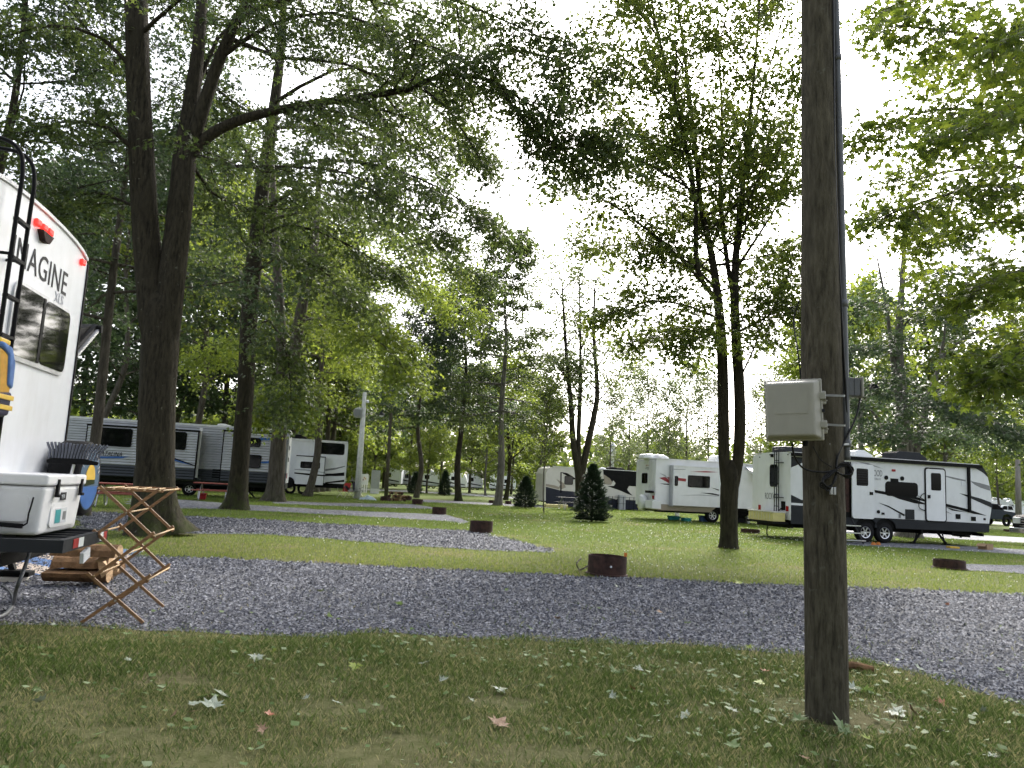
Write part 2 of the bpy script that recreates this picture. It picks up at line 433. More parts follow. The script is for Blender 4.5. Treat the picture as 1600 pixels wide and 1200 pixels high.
# ------------------------------------------------------------------ ground, pads, roads
def pip(poly, X, Y):
    inside = np.zeros(len(X), bool); n = len(poly); j = n - 1
    for i in range(n):
        xi, yi = poly[i]; xj, yj = poly[j]
        c = ((yi > Y) != (yj > Y)) & (X < (xj - xi) * (Y - yi) / (yj - yi + 1e-12) + xi)
        inside ^= c; j = i
    return inside
def rough_edge(poly, step, amp, seed):
    r = random.Random(seed); out = []
    for i, a in enumerate(poly):
        b = poly[(i + 1) % len(poly)]; L = math.dist(a, b); n = max(1, int(L / step))
        nx, ny = (b[1] - a[1]) / (L + 1e-9), -(b[0] - a[0]) / (L + 1e-9)
        for k in range(n):
            t = k / n; w = r.gauss(0, amp)
            out.append((a[0] + (b[0] - a[0]) * t + nx * w, a[1] + (b[1] - a[1]) * t + ny * w))
    return out
def gp(pts): return [tuple(P(x, y).xy) for x, y in pts]

me = bpy.data.meshes.new('lawn')
me.from_pydata([(-900, -60, 0), (900, -60, 0), (900, 1500, 0), (-900, 1500, 0)], [], [(0, 1, 2, 3)])
me.materials.append(M['lawn'])
put(link_mesh('lawn', me), kind='structure')

PADS = []
def pad(name, pts, mat, z, step=0.35, amp=0.05, seed=1, keep=True):
    poly = rough_edge(pts, step, amp, seed)
    me = bpy.data.meshes.new(name)
    me.from_pydata([(x, y, z) for x, y in poly], [], [tuple(range(len(poly)))]); me.materials.append(mat); me.update()
    if me.polygons[0].normal.z < 0: me.flip_normals()
    put(link_mesh(name, me), kind='structure')
    if keep: PADS.append(poly)
    return poly

near1 = [(0, 975), (150, 979), (300, 990), (450, 996), (560, 990), (620, 988), (760, 1000), (900, 1005), (1050, 1008), (1150, 1013), (1240, 1020), (1330, 1032), (1420, 1052), (1500, 1074), (1600, 1100), (1720, 1138)]
far1 = [(1800, 936), (1620, 930), (1450, 922), (1300, 916), (1150, 911), (1000, 904), (880, 900), (760, 893), (600, 886), (450, 878), (320, 872), (230, 868), (150, 863)]
p1 = [(-14.0, 4.6), (-6.0, 5.9)] + gp(near1) + [(12, 4.0), (16, 10)] + gp(far1) + [(-14, 10.2)]
PAD1 = pad('gravel_pad', p1, M['gravel'], 0.004, 0.3, 0.06, 1)
PAD2 = pad('gravel_pad', gp([(120, 826), (280, 834), (420, 836), (520, 843), (640, 853), (740, 859), (860, 864), (872, 861), (810, 846), (760, 834), (730, 829), (640, 825), (500, 818), (420, 812), (276, 806), (120, 799)]), M['gravel'], 0.0045, 0.4, 0.09, 2)
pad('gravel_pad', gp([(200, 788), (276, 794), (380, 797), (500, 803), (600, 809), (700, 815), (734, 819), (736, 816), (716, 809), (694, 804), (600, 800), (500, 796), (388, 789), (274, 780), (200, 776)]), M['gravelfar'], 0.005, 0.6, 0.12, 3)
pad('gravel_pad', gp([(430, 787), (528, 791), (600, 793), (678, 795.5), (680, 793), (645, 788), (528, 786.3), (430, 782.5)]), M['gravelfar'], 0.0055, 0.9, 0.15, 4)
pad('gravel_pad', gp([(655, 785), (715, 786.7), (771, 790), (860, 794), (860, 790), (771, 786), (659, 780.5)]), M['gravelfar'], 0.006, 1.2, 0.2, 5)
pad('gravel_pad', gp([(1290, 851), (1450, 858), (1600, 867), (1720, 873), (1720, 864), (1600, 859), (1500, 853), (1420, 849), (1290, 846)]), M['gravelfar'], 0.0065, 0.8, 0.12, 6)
pad('gravel_pad', gp([(1440, 886), (1500, 881), (1600, 884), (1720, 888), (1720, 902), (1600, 897), (1520, 893)]), M['gravel'], 0.0075, 0.5, 0.1, 8)
pad('road', gp([(1260, 829), (1405, 837), (1590, 848), (1800, 860), (1800, 850), (1600, 840), (1405, 829.5), (1260, 821)]), M['road'], 0.006, 3, 0.1, 9)
pad('road', gp([(560, 765.5), (640, 769), (715, 773), (800, 779), (860, 782), (960, 789), (960, 785.5), (860, 779.5), (800, 776), (715, 770.5), (640, 767), (560, 763.5)]), M['road'], 0.008, 4, 0.15, 10)
pad('road', gp([(1480, 814), (1600, 822), (1700, 828), (1700, 824), (1600, 818), (1480, 810)]), M['road'], 0.009, 4, 0.15, 12)

def on_gravel(X, Y):
    m = np.zeros(len(X), bool)
    for q in PADS: m |= pip(q, X, Y)
    return m

def vnoise(X, Y, s, seed=0):
    """cheap smooth value noise"""
    r = np.random.default_rng(seed); g = r.random((64, 64))
    x, y = X * s + 1000.0, Y * s + 1000.0
    i, j = np.floor(x).astype(int), np.floor(y).astype(int); fx, fy = x - i, y - j
    fx, fy = fx * fx * (3 - 2 * fx), fy * fy * (3 - 2 * fy)
    a = g[i % 64, j % 64]; b = g[(i + 1) % 64, j % 64]; c = g[i % 64, (j + 1) % 64]; d = g[(i + 1) % 64, (j + 1) % 64]
    return (a * (1 - fx) + b * fx) * (1 - fy) + (c * (1 - fx) + d * fx) * fy

def blades(name, X, Y, h, w, mat, tint, label, lean=0.5, simple=False):
    n = len(X); r = RNG
    a = r.random(n) * 2 * np.pi; ca, sa = np.cos(a), np.sin(a)
    b = r.random(n) * 2 * np.pi; l = r.random(n) * lean * h
    base = np.stack([X, Y, np.zeros(n) + 0.001], 1)
    side = np.stack([ca * w / 2, sa * w / 2, np.zeros(n)], 1)
    off = np.stack([np.cos(b) * l, np.sin(b) * l, h], 1)
    mid = base + off * np.array([0.35, 0.35, 0.6])
    V = np.stack([base - side, base + side, mid + side * 0.75, mid - side * 0.75, base + off], 1).reshape(-1, 3)
    if simple:
        V = np.stack([base - side, base + side, base + off], 1).reshape(-1, 3)
        o = link_mesh(name, np_mesh(name, V, np.arange(n * 3).reshape(-1, 3), mat, np.repeat(tint, 3)))
        return put(o, label, 'grass', kind='stuff')
    i = np.arange(n)[:, None] * 5
    F = np.concatenate([i + np.array([[0, 1, 2]]), i + np.array([[0, 2, 4]])], 0)
    me = np_mesh(name, V, F, mat, np.repeat(tint, 5))
    o = link_mesh(name, me)
    return put(o, label, 'grass', kind='stuff')

def in_view(X, Y, marg=0.04):
    # keep what the lens could see from here or from a step aside
    return np.abs(X) < (0.72 + marg) * Y + 1.2

# near turf
n = 780000
X = RNG.uniform(-7, 7, n); Y = RNG.uniform(2.8, 9.6, n)
dens = 0.35 + 0.65 * np.clip((vnoise(X, Y, 1.6, 1) * 0.6 + vnoise(X, Y, 4.5, 2) * 0.4 - 0.25) * 2.2, 0, 1)
dens *= np.clip(5.2 / Y, 0.3, 1)
pb = P(1292, 1122)
dens *= np.clip((np.hypot(X - pb.x, Y - pb.y) - 0.12) / 0.35, 0.12, 1)
for (bx_, by_, br_) in ((270, 1066, .25), (530, 1108, .3), (790, 1100, .22), (1330, 1128, .35), (1410, 1108, .3), (640, 1160, .2), (880, 1180, .2), (320, 1190, .22), (1250, 1105, .25), (1110, 1115, .18), (180, 1150, .22), (560, 1185, .2)):
    c_ = P(bx_, by_); dd_ = np.hypot((X - c_.x) * .6, Y - c_.y) + .12 * (vnoise(X, Y, 7, 41) - .5); dens *= np.clip((dd_ - br_ * .35) / (br_ * .6), 0.1, 1)
keep = in_view(X, Y) & (RNG.random(n) < dens)
X, Y = X[keep], Y[keep]
g = on_gravel(X + RNG.normal(0, 0.07, len(X)) + 0.16 * (vnoise(X, Y, 2.2, 31) - .5), Y + RNG.normal(0, 0.07, len(X)) + 0.3 * (vnoise(X, Y, 2.6, 32) - .5))
keep = ~g | (RNG.random(len(X)) < 0.015)
X, Y = X[keep], Y[keep]
lush = vnoise(X, Y, 0.9, 5) * 0.6 + vnoise(X, Y, 3.0, 6) * 0.4
h = (0.016 + 0.05 * lush * RNG.random(len(X)) ** 0.8 + 0.012 * RNG.random(len(X)))
t = np.where(RNG.random(len(X)) < np.clip(0.42 - 0.5 * (lush - 0.35), 0.06, 0.6), RNG.uniform(0.7, 1.0, len(X)), RNG.uniform(0.0, 0.6, len(X)))
blades('turf', X, Y, h, RNG.uniform(0.0017, 0.0036, len(X)), M['grassF'], t, 'thin shaded turf with dry straw patches before the gravel', 0.9)
print('turf', len(X))
# lawn strips beyond the first pad
n = 420000
Y = 11.5 + (RNG.random(n) ** 1.7) * 40; X = RNG.uniform(-1, 1, n) * (0.74 * Y + 1.5)
lush = vnoise(X, Y, 0.35, 8) * 0.6 + vnoise(X, Y, 1.3, 9) * 0.4
keep = ~on_gravel(X + RNG.normal(0, 0.1, n), Y + RNG.normal(0, 0.14, n) + 0.5 * (vnoise(X, Y, 1.1, 33) - .5)) & (RNG.random(n) < 0.45 + 0.55 * lush)
X, Y, lush = X[keep], Y[keep], lush[keep]
sc = np.clip(Y / 16, 0.9, 3.0)
t = np.where(RNG.random(len(X)) < np.clip(0.3 + 0.3 * np.exp(-((X + 3.5) / 4) ** 2 - ((Y - 14) / 2.5) ** 2) - 0.012 * (Y - 12) + 0.5 * (0.45 - lush), 0.05, 0.6), RNG.uniform(0.7, 1, len(X)), RNG.uniform(0, 0.6, len(X)))
blades('lawn_grass', X, Y, (0.03 + 0.03 * RNG.random(len(X))) * (0.75 + 0.25 * sc), 0.008 * sc, M['grassM'], t, 'mown green lawn between the gravel camping pads', 0.7, simple=True)
print('lawn', len(X))
# white clover heads
n = 14000
Y = 13 + RNG.random(n) ** 1.3 * 24; X = RNG.uniform(-0.25, 0.75, n) * Y
cl = vnoise(X, Y, 0.28, 21) * 0.65 + vnoise(X, Y, 1.1, 22) * 0.35
c0 = P(1000, 838); c1 = P(1130, 830)
near_c = np.exp(-(((X - c0.x) / 5) ** 2 + ((Y - c0.y) / 4) ** 2)) + np.exp(-(((X - c1.x - 2) / 6) ** 2 + ((Y - c1.y) / 5) ** 2))
keep = ~on_gravel(X, Y) & (RNG.random(n) < np.clip((cl - 0.55) * 0.6, 0, 1) + 0.3 * near_c)
X, Y = X[keep], Y[keep]; n = len(X); s = RNG.uniform(0.008, 0.017, n) * np.clip(Y / 20, 0.9, 1.6); z = RNG.uniform(0.03, 0.06, n)
oct_v = np.array([[1, 0, 0], [0, 1, 0], [-1, 0, 0], [0, -1, 0], [0, 0, 1], [0, 0, -1]], float)
oct_f = np.array([[0, 1, 4], [1, 2, 4], [2, 3, 4], [3, 0, 4], [1, 0, 5], [2, 1, 5], [3, 2, 5], [0, 3, 5]])
V = (np.stack([X, Y, z], 1)[:, None, :] + oct_v[None] * s[:, None, None]).reshape(-1, 3)
F = (np.arange(n)[:, None, None] * 6 + oct_f[None]).reshape(-1, 3)
put(link_mesh('clover_flower', np_mesh('clover_flower', V, F, M['clover'], np.repeat(RNG.random(n), 6))), 'scattered white clover flowers in the sunny lawn', 'clover', kind='stuff')
# crushed stone on the near pad
n = 92000
Y = 5.2 + RNG.random(n) ** 1.25 * 8.6; X = RNG.uniform(-1, 1, n) * (0.74 * Y + 1.0)
keep = pip(PAD1, X + RNG.normal(0, 0.05, n), Y + RNG.normal(0, 0.07, n)); X, Y = X[keep], Y[keep]
n2 = 26000
Y2 = RNG.uniform(15, 25, n2); X2 = RNG.uniform(-0.6, 0.1, n2) * Y2
keep = pip(PAD2, X2 + RNG.normal(0, 0.1, n2), Y2 + RNG.normal(0, 0.15, n2)); X, Y = np.concatenate([X, X2[keep]]), np.concatenate([Y, Y2[keep]])
n = len(X); s = RNG.uniform(0.007, 0.019, n) * np.clip(Y / 8, 0.9, 1.9)
st_v = np.array([[1, 0, 0], [0, 1, 0], [-1, 0, 0], [0, -1, 0], [0, 0, 0.8], [0, 0, -0.6]], float)
J = st_v[None] * RNG.uniform(0.55, 1.25, (n, 6, 1)) + RNG.normal(0, 0.16, (n, 6, 3))
a = RNG.random(n) * 2 * np.pi; ca, sa = np.cos(a)[:, None], np.sin(a)[:, None]
J = np.stack([J[..., 0] * ca - J[..., 1] * sa, J[..., 0] * sa + J[..., 1] * ca, J[..., 2]], -1)
V = (np.stack([X, Y, 0.006 + s * 0.25], 1)[:, None, :] + J * s[:, None, None]).reshape(-1, 3)
F = (np.arange(n)[:, None, None] * 6 + oct_f[None]).reshape(-1, 3)
F = (np.arange(n)[:, None, None] * 6 + oct_f[None, :4]).reshape(-1, 3)
put(link_mesh('loose_gravel', np_mesh('loose_gravel', V, F, M['stone'], np.repeat(np.clip(RNG.beta(1.1, 1.9, n), 0, 1), 6))), 'loose blue grey crushed stone covering the camping pad', 'gravel', kind='stuff')
print('stones', n)

# ------------------------------------------------------------------ fallen leaves
def leaf_outline(kind):
    if kind == 'maple':
        pol = [(-90, 0.12), (-62, 0.42), (-38, 0.30), (-8, 0.78), (12, 0.42), (34, 0.72), (52, 0.46), (72, 0.62), (90, 1.0)]
    else:   # pin oak
        pol = [(-90, 0.1), (-40, 0.22), (-22, 0.62), (2, 0.2), (24, 0.8), (44, 0.26), (58, 0.8), (74, 0.34), (90, 1.0)]
    pts = [(r * math.cos(math.radians(a)), r * math.sin(math.radians(a))) for a, r in pol]
    return pts + [(-x, y) for x, y in pts[-2:0:-1]]
def leaf_mesh(kind, curl, seed, mat):
    r = random.Random(seed); o = leaf_outline(kind)
    vs = [(0, 0.25, 0.0)] + [(x, y, curl * (x * x + 0.5 * (y - 0.3) ** 2) + r.uniform(-0.04, 0.06)) for x, y in o]
    n = len(o); fs = [(0, 1 + i, 1 + (i + 1) % n) for i in range(n)]
    vs += [(-0.015, -0.1, 0.0), (0.015, -0.1, 0.0), (0.03, -0.62, 0.06)]; fs.append((n + 1, n + 2, n + 3))
    me = bpy.data.meshes.new('fallen_leaf'); me.from_pydata(vs, [], fs); me.materials.append(mat); me.update()
    a = me.attributes.new('tint', 'FLOAT', 'POINT'); a.data.foreach_set('value', [r.random() * 0.8 + 0.2] * len(vs))
    return me
LM = {}
for kind in ('maple', 'oak'):
    for mk in ('fleafG', 'fleafP', 'fleafB', 'fleafY', 'fleafO'):
        LM[kind, mk] = [leaf_mesh(kind, c, hash((kind, c)) % 97 if 0 else int(c * 100) + len(mk), M[mk]) for c in (0.12, 0.3, 0.5)]
LABEL = {'fleafG': ('green leaf fallen flat on the turf', 'fallen green leaves on the turf'),
         'fleafP': ('leaf lying upside down showing its pale underside', 'fallen leaves with pale undersides'),
         'fleafB': ('curled dry brown leaf lying on the ground', 'dry brown leaves'),
         'fleafY': ('bright yellow green leaf lying on the ground', 'yellow green fallen leaves'),
         'fleafO': ('small orange leaf lying on the ground', 'orange fallen leaves')}
def drop(px, py, mk, size=0.07, kind='oak', tilt=0.35, z=0.03):
    r = random
    me = r.choice(LM[kind, mk]); o = link_mesh('fallen_leaf', me)
    p = P(px, py); o.location = (p.x, p.y, z); o.scale = (size, size, size)
    o.rotation_euler = (r.gauss(0, tilt), r.gauss(0, tilt), r.random() * 6.28)
    put(o, LABEL[mk][0], 'leaf', LABEL[mk][1])
for x, y, mk, s in [(198, 1037, 'fleafP', .06), (330, 1112, 'fleafP', .1), (345, 1092, 'fleafP', .085), (318, 1095, 'fleafG', .09), (300, 1108, 'fleafP', .07), (400, 1032, 'fleafP', .09), (385, 1003, 'fleafG', .08),
        (555, 1046, 'fleafY', .08), (430, 1022, 'fleafY', .06), (780, 1083, 'fleafP', .09), (662, 1043, 'fleafP', .08), (778, 1140, 'fleafB', .1), (690, 1070, 'fleafP', .06), (735, 1100, 'fleafP', .05),
        (828, 1078, 'fleafP', .06), (955, 1095, 'fleafP', .06), (990, 1083, 'fleafO', .05), (1072, 1125, 'fleafP', .08), (1145, 1118, 'fleafP', .05), (900, 1020, 'fleafG', .08), (920, 1040, 'fleafG', .08),
        (870, 1028, 'fleafG', .08), (1000, 1052, 'fleafP', .07), (1020, 1048, 'fleafG', .08), (1045, 1056, 'fleafG', .07), (962, 1056, 'fleafG', .09), (620, 1145, 'fleafG', .07), (1135, 910, 'fleafY', .12),
        (1155, 914, 'fleafY', .1), (1075, 978, 'fleafG', .07), (1030, 960, 'fleafB', .06), (940, 1190, 'fleafG', .07), (1195, 1055, 'fleafO', .06), (1352, 1085, 'fleafG', .1), (1335, 1083, 'fleafP', .09),
        (1398, 1118, 'fleafP', .11), (1430, 1122, 'fleafB', .1), (1475, 1105, 'fleafO', .08), (1535, 1118, 'fleafP', .06), (1318, 1145, 'fleafG', .14), (1357, 1163, 'fleafY', .07), (1265, 1153, 'fleafP', .09),
        (1225, 1125, 'fleafP', .08), (1245, 1132, 'fleafG', .08), (1470, 1150, 'fleafP', .08), (1570, 1185, 'fleafG', .1), (1545, 1188, 'fleafP', .08), (1435, 1050, 'fleafP', .07), (1385, 1045, 'fleafY', .07),
        (1225, 1070, 'fleafG', .08), (1190, 1073, 'fleafY', .07), (1255, 1192, 'fleafB', .07), (1300, 1196, 'fleafP', .07), (1480, 947, 'fleafO', .05), (660, 893, 'fleafB', .08), (790, 925, 'fleafG', .07), (964, 919, 'fleafP', .06), (1000, 920, 'fleafP', .07),
        (622, 947, 'fleafG', .08), (936, 955, 'fleafG', .04), (870, 970, 'fleafB', .06), (410, 1150, 'fleafB', .06), (420, 1125, 'fleafO', .05), (525, 1105, 'fleafP', .05), (480, 1098, 'fleafP', .05), (65, 1102, 'fleafP', .06),
        (85, 982, 'fleafP', .05), (290, 980, 'fleafP', .06), (500, 927, 'fleafY', .06), (515, 967, 'fleafG', .06), (590, 1110, 'fleafG', .06), (1110, 1053, 'fleafG', .08), (1170, 1015, 'fleafY', .07), (1210, 1058, 'fleafG', .06), (1010, 1160, 'fleafG', .07), (990, 1168, 'fleafG', .07), (1145, 1175, 'fleafG', .07), (300, 1120, 'fleafB', .06), (270, 1125, 'fleafB', .05)]:
    drop(x, y, mk, s, 'maple' if random.random() < 0.6 else 'oak')
# leaf litter too small to tell apart
n = 8200
X = RNG.uniform(-4.5, 5, n); Y = RNG.uniform(3.4, 8.0, n)
c1 = P(900, 1030); c2 = P(1300, 1120)
wgt = 0.16 + 0.9 * np.exp(-(((X - c1.x) / 2.2) ** 2 + ((Y - c1.y) / 0.5) ** 2)) + 0.8 * np.exp(-(((X - c2.x) / 0.9) ** 2 + ((Y - c2.y) / 0.6) ** 2))
keep = (RNG.random(n) < wgt) & ~(on_gravel(X, Y) & (RNG.random(n) < 0.85)); X, Y = X[keep], Y[keep]; n = len(X)
a = RNG.random(n) * 6.28; s = 0.008 + 0.034 * RNG.random(n) ** 1.7
q = np.array([[-0.5, -0.6, 0.0], [0.55, -0.35, 0.2], [0.35, 0.8, 0.35], [-0.45, 0.45, -0.05]])
q = q[None] * s[:, None, None]; ca, sa = np.cos(a)[:, None], np.sin(a)[:, None]
V = np.stack([q[..., 0] * ca - q[..., 1] * sa + X[:, None], q[..., 0] * sa + q[..., 1] * ca + Y[:, None], q[..., 2] + RNG.uniform(0.012, 0.045, n)[:, None]], -1).reshape(-1, 3)
F = np.arange(n)[:, None] * 4 + np.array([[0, 1, 2, 3]])
put(link_mesh('leaf_litter', np_mesh('leaf_litter', V, F, M['fleafG'], np.repeat(RNG.random(n) ** 1.6, 4))), 'small scraps of leaf litter strewn over the turf', 'leaf litter', kind='stuff')

# ------------------------------------------------------------------ trees
def tmpl(kind):
    if kind == 'maple':        # five pointed lobes
        V = [(0, 0, 0), (0.75, 0.12, -0.12), (0.3, 0.36, 0), (0.72, 0.72, -0.14), (0.2, 0.62, 0), (0, 1.15, -0.14), (-0.2, 0.62, 0), (-0.72, 0.72, -0.14), (-0.3, 0.36, 0), (-0.75, 0.12, -0.12)]
        F = [(0, 1, 2), (2, 3, 4), (4, 5, 6), (6, 7, 8), (8, 9, 0), (0, 2, 8), (2, 4, 6), (2, 6, 8)]
    elif kind == 'oak':        # narrow lobes on a midrib
        V = [(0, 0, 0), (0.12, 0.3, 0.0), (0.62, 0.45, -0.12), (0.13, 0.55, 0.03), (0.55, 0.95, -0.12), (0.0, 1.35, -0.15), (-0.12, 0.3, 0.0), (-0.62, 0.45, -0.12), (-0.13, 0.55, 0.03), (-0.55, 0.95, -0.12)]
        F = [(0, 1, 6), (1, 2, 3), (6, 8, 7), (1, 3, 8), (1, 8, 6), (3, 4, 5), (8, 5, 9), (3, 5, 8)]
    elif kind == 'tri':        # three lobes, cheap
        V = [(0, 0, 0), (0.6, 0.55, -0.1), (0.16, 0.55, 0.0), (0, 1.15, -0.12), (-0.16, 0.55, 0.0), (-0.6, 0.55, -0.1)]
        F = [(0, 1, 2), (2, 3, 4), (4, 5, 0), (0, 2, 4)]
    else:                      # pair of faces bent along the rib
        V = [(0, 0, 0), (0.42, 0.5, -0.08), (0, 1.1, -0.06), (-0.42, 0.5, -0.08)]
        F = [(0, 1, 2), (0, 2, 3)]
    return np.array(V, float), np.array(F, int)

def leaves_np(pos, axis, size, kind, tilt=0.55, rng=RNG):
    """pos (n,3); axis (n,3) direction the leaf points"""
    TV, TF = tmpl(kind); n = len(pos)
    nor = np.array([[0, 0, 1.0]]) + rng.normal(0, tilt, (n, 3))
    a = axis + rng.normal(0, 0.5, (n, 3)); a[:, 2] -= 0.25
    a /= np.linalg.norm(a, axis=1, keepdims=True) + 1e-9
    s = np.cross(a, nor); s /= np.linalg.norm(s, axis=1, keepdims=True) + 1e-9
    nn = np.cross(s, a)
    V = pos[:, None] + size[:, None, None] * (TV[None, :, 0, None] * s[:, None] + TV[None, :, 1, None] * a[:, None] + TV[None, :, 2, None] * nn[:, None])
    F = (np.arange(n)[:, None, None] * len(TV) + TF[None]).reshape(-1, 3)
    return V.reshape(-1, 3), F, len(TV)

def prisms_np(a, b, ra, rb):
    """three-sided twigs, vectorised"""
    d = b - a; d /= np.linalg.norm(d, axis=1, keepdims=True) + 1e-9
    u = np.cross(d, np.array([[0.3, 0.2, 0.93]])); u /= np.linalg.norm(u, axis=1, keepdims=True) + 1e-9
    w = np.cross(d, u); n = len(a); V = np.empty((n, 6, 3))
    for k in range(3):
        t = 2 * math.pi * k / 3; o = u * math.cos(t) + w * math.sin(t)
        V[:, k] = a + o * ra; V[:, 3 + k] = b + o * rb
    q = np.array([[0, 1, 4, 3], [1, 2, 5, 4], [2, 0, 3, 5]])
    return V.reshape(-1, 3), (np.arange(n)[:, None, None] * 6 + q[None]).reshape(-1, 4)

class Tree:
    def __init__(s, seed):
        s.r = random.Random(seed); s.rng = np.random.default_rng(seed)
        s.stems = MB(); s.wood = MB(); s.tw = []   # tw: (a, b) of leaf-bearing twigs
        s.secs = []
    def stem(s, pts, rad, n=12, rough=0.0, flare=0.0):
        """a trunk or heavy stem: path (local), radii, with ridged bark and flared roots"""
        P_ = smooth_path(pts, 5); m = len(P_)
        rr = np.interp(np.linspace(0, len(rad) - 1, m), range(len(rad)), rad)
        mb = s.stems; base = len(mb.v); ph = s.r.random() * 6
        for i, p in enumerate(P_):
            d = (P_[min(i + 1, m - 1)] - P_[max(i - 1, 0)]).normalized()
            a = d.cross(Vector((0, 1, 0.02))).normalized(); b = d.cross(a)
            for k in range(n):
                t = 2 * math.pi * k / n
                f = 1 + rough * (0.5 * math.sin(5 * t + ph + i * 0.21) + 0.5 * math.sin(11 * t - ph + i * 0.13)) + rough * s.r.uniform(-0.5, 0.5)
                if flare:
                    z = max(0, p.z - P_[0].z) / (rad[0] * 2.2)
                    f += flare * math.exp(-z * 2.4) * (0.75 + 0.45 * math.sin(3 * t + ph) + 0.25 * math.sin(7 * t + 2 * ph))
                mb.v.append(tuple(p + (a * math.cos(t) + b * math.sin(t)) * rr[i] * f))
        mb.f += [(base + i * n + k, base + i * n + (k + 1) % n, base + (i + 1) * n + (k + 1) % n, base + (i + 1) * n + k) for i in range(m - 1) for k in range(n)]
        mb.f.append(tuple(base + (m - 1) * n + k for k in range(n)))
        return P_, rr
    def curve(s, p, d, L, n, up=0.0, wob=0.12):
        d = Vector(d).normalized(); pts = [Vector(p)]
        for i in range(n):
            d = (d + Vector((s.r.gauss(0, wob), s.r.gauss(0, wob), s.r.gauss(0, wob * 0.6) + up / n))).normalized()
            pts.append(pts[-1] + d * (L / n))
        return pts
    def limb(s, pts, r0, nsec, seclen, ntw, twlen, tip=0.012, start=0.25, droop=-0.1, sides=6, flat=0.35):
        """a limb along pts with secondary branches and twigs"""
        pts = [Vector(p) for p in pts]; m = len(pts)
        s.wood.tube(pts, [r0 + (tip - r0) * (i / (m - 1)) ** 0.8 for i in range(m)], sides, caps=False)
        L = sum((pts[i + 1] - pts[i]).length for i in range(m - 1)); side = s.r.choice((-1, 1))
        for k in range(nsec):
            f = start + (1 - start) * (k + s.r.random() * 0.8) / nsec; f = min(f, 0.99)
            x = f * (m - 1); i = int(x); p = pts[i].lerp(pts[i + 1], x - i); d = (pts[i + 1] - pts[i]).normalized()
            lat = d.cross(Vector((0, 0, 1)))
            if lat.length < 0.2: lat = Vector((s.r.uniform(-1, 1), s.r.uniform(-1, 1), 0))
            lat.normalize(); side = -side
            dd = d * s.r.uniform(0.5, 1.0) + lat * side * s.r.uniform(0.5, 1.1) + Vector((0, 0, s.r.gauss(droop, flat)))
            sl = seclen * (1.15 - 0.6 * f) * s.r.uniform(0.6, 1.2)
            q = s.curve(p, dd, sl, 3, up=droop, wob=0.16)
            s.wood.tube(q, [max(0.008, r0 * 0.32 * (1 - 0.5 * f)) * (1 - 0.25 * j) for j in range(4)], 4, caps=False)
            for j in range(ntw):
                g = (j + s.r.random()) / ntw * 3 * 0.999; e = int(g); a = q[e].lerp(q[e + 1], g - e)
                td = (q[e + 1] - q[e]).normalized() + Vector((s.r.gauss(0, 0.6), s.r.gauss(0, 0.6), s.r.gauss(droop * 0.7, flat)))
                s.tw.append((a, a + td.normalized() * twlen * s.r.uniform(0.6, 1.3)))
        e = pts[-1]; d = (pts[-1] - pts[-2]).normalized()
        for j in range(max(2, ntw // 2)):
            td = d + Vector((s.r.gauss(0, 0.5), s.r.gauss(0, 0.5), s.r.gauss(0, 0.3))); s.tw.append((e, e + td.normalized() * twlen))
    def finish(s, name, label, base, bark, leafm, kind, per, size, spread=0.12, tilt=0.55, group=None, keep=None, cull=True, twig_r=0.006, rz=0.0, cat='tree'):
        root = thing(name, label, cat, base, rz, group)
        tr = s.stems.build('trunk', bark, root, smooth=True)
        a = np.array([t[0] for t in s.tw]); b = np.array([t[1] for t in s.tw])
        if cull:      # drop the twigs far outside the lens' view
            w = b + np.array(base); Y_ = np.maximum(w[:, 1], 0.5)
            ok = (np.abs(w[:, 0]) / Y_ < 0.86) & ((w[:, 2] - CAMH) / Y_ < 0.82) & (w[:, 1] > 0.8)
            far = np.random.default_rng(3).random(len(a)) < 0.22
            a, b = a[ok | far], b[ok | far]
        if keep is not None:
            ok = keep(b + np.array(base)); a, b = a[ok], b[ok]
        mb = s.wood; me_w = bpy.data.meshes.new('branchwork')
        V2, F2 = prisms_np(a, b, twig_r, twig_r * 0.5)
        nv = len(mb.v)
        VV = np.concatenate([np.array(mb.v).reshape(-1, 3), V2]); FF = np.concatenate([np.array(mb.f, int).reshape(-1, 4), F2 + nv])
        me_w = np_mesh('branchwork', VV, FF, bark, smooth=True)
        bw = link_mesh('branchwork', me_w, root); put(bw, kind='stuff')
        n = len(a); rng = s.rng
        t = rng.random((n, per)) * 0.95 + 0.1
        pos = (a[:, None] + (b - a)[:, None] * t[..., None]).reshape(-1, 3) + rng.normal(0, spread, (n * per, 3)) * np.array([1, 1, 0.6])
        ax = np.repeat((b - a) / (np.linalg.norm(b - a, axis=1, keepdims=True) + 1e-9), per, 0)
        V, F, k = leaves_np(pos, ax, size * rng.uniform(0.65, 1.25, len(pos)), kind, tilt, rng)
        clump = np.repeat(rng.normal(0, 0.16, n), per)
        tint = np.clip(0.45 + clump + rng.normal(0, 0.17, len(pos)), 0, 1)
        me = np_mesh('crown', V, F, leafm, np.repeat(tint, k))
        put(link_mesh('crown', me, root), kind='stuff')
        global LEAFTRI; LEAFTRI += len(F)
        return root
LEAFTRI = 0

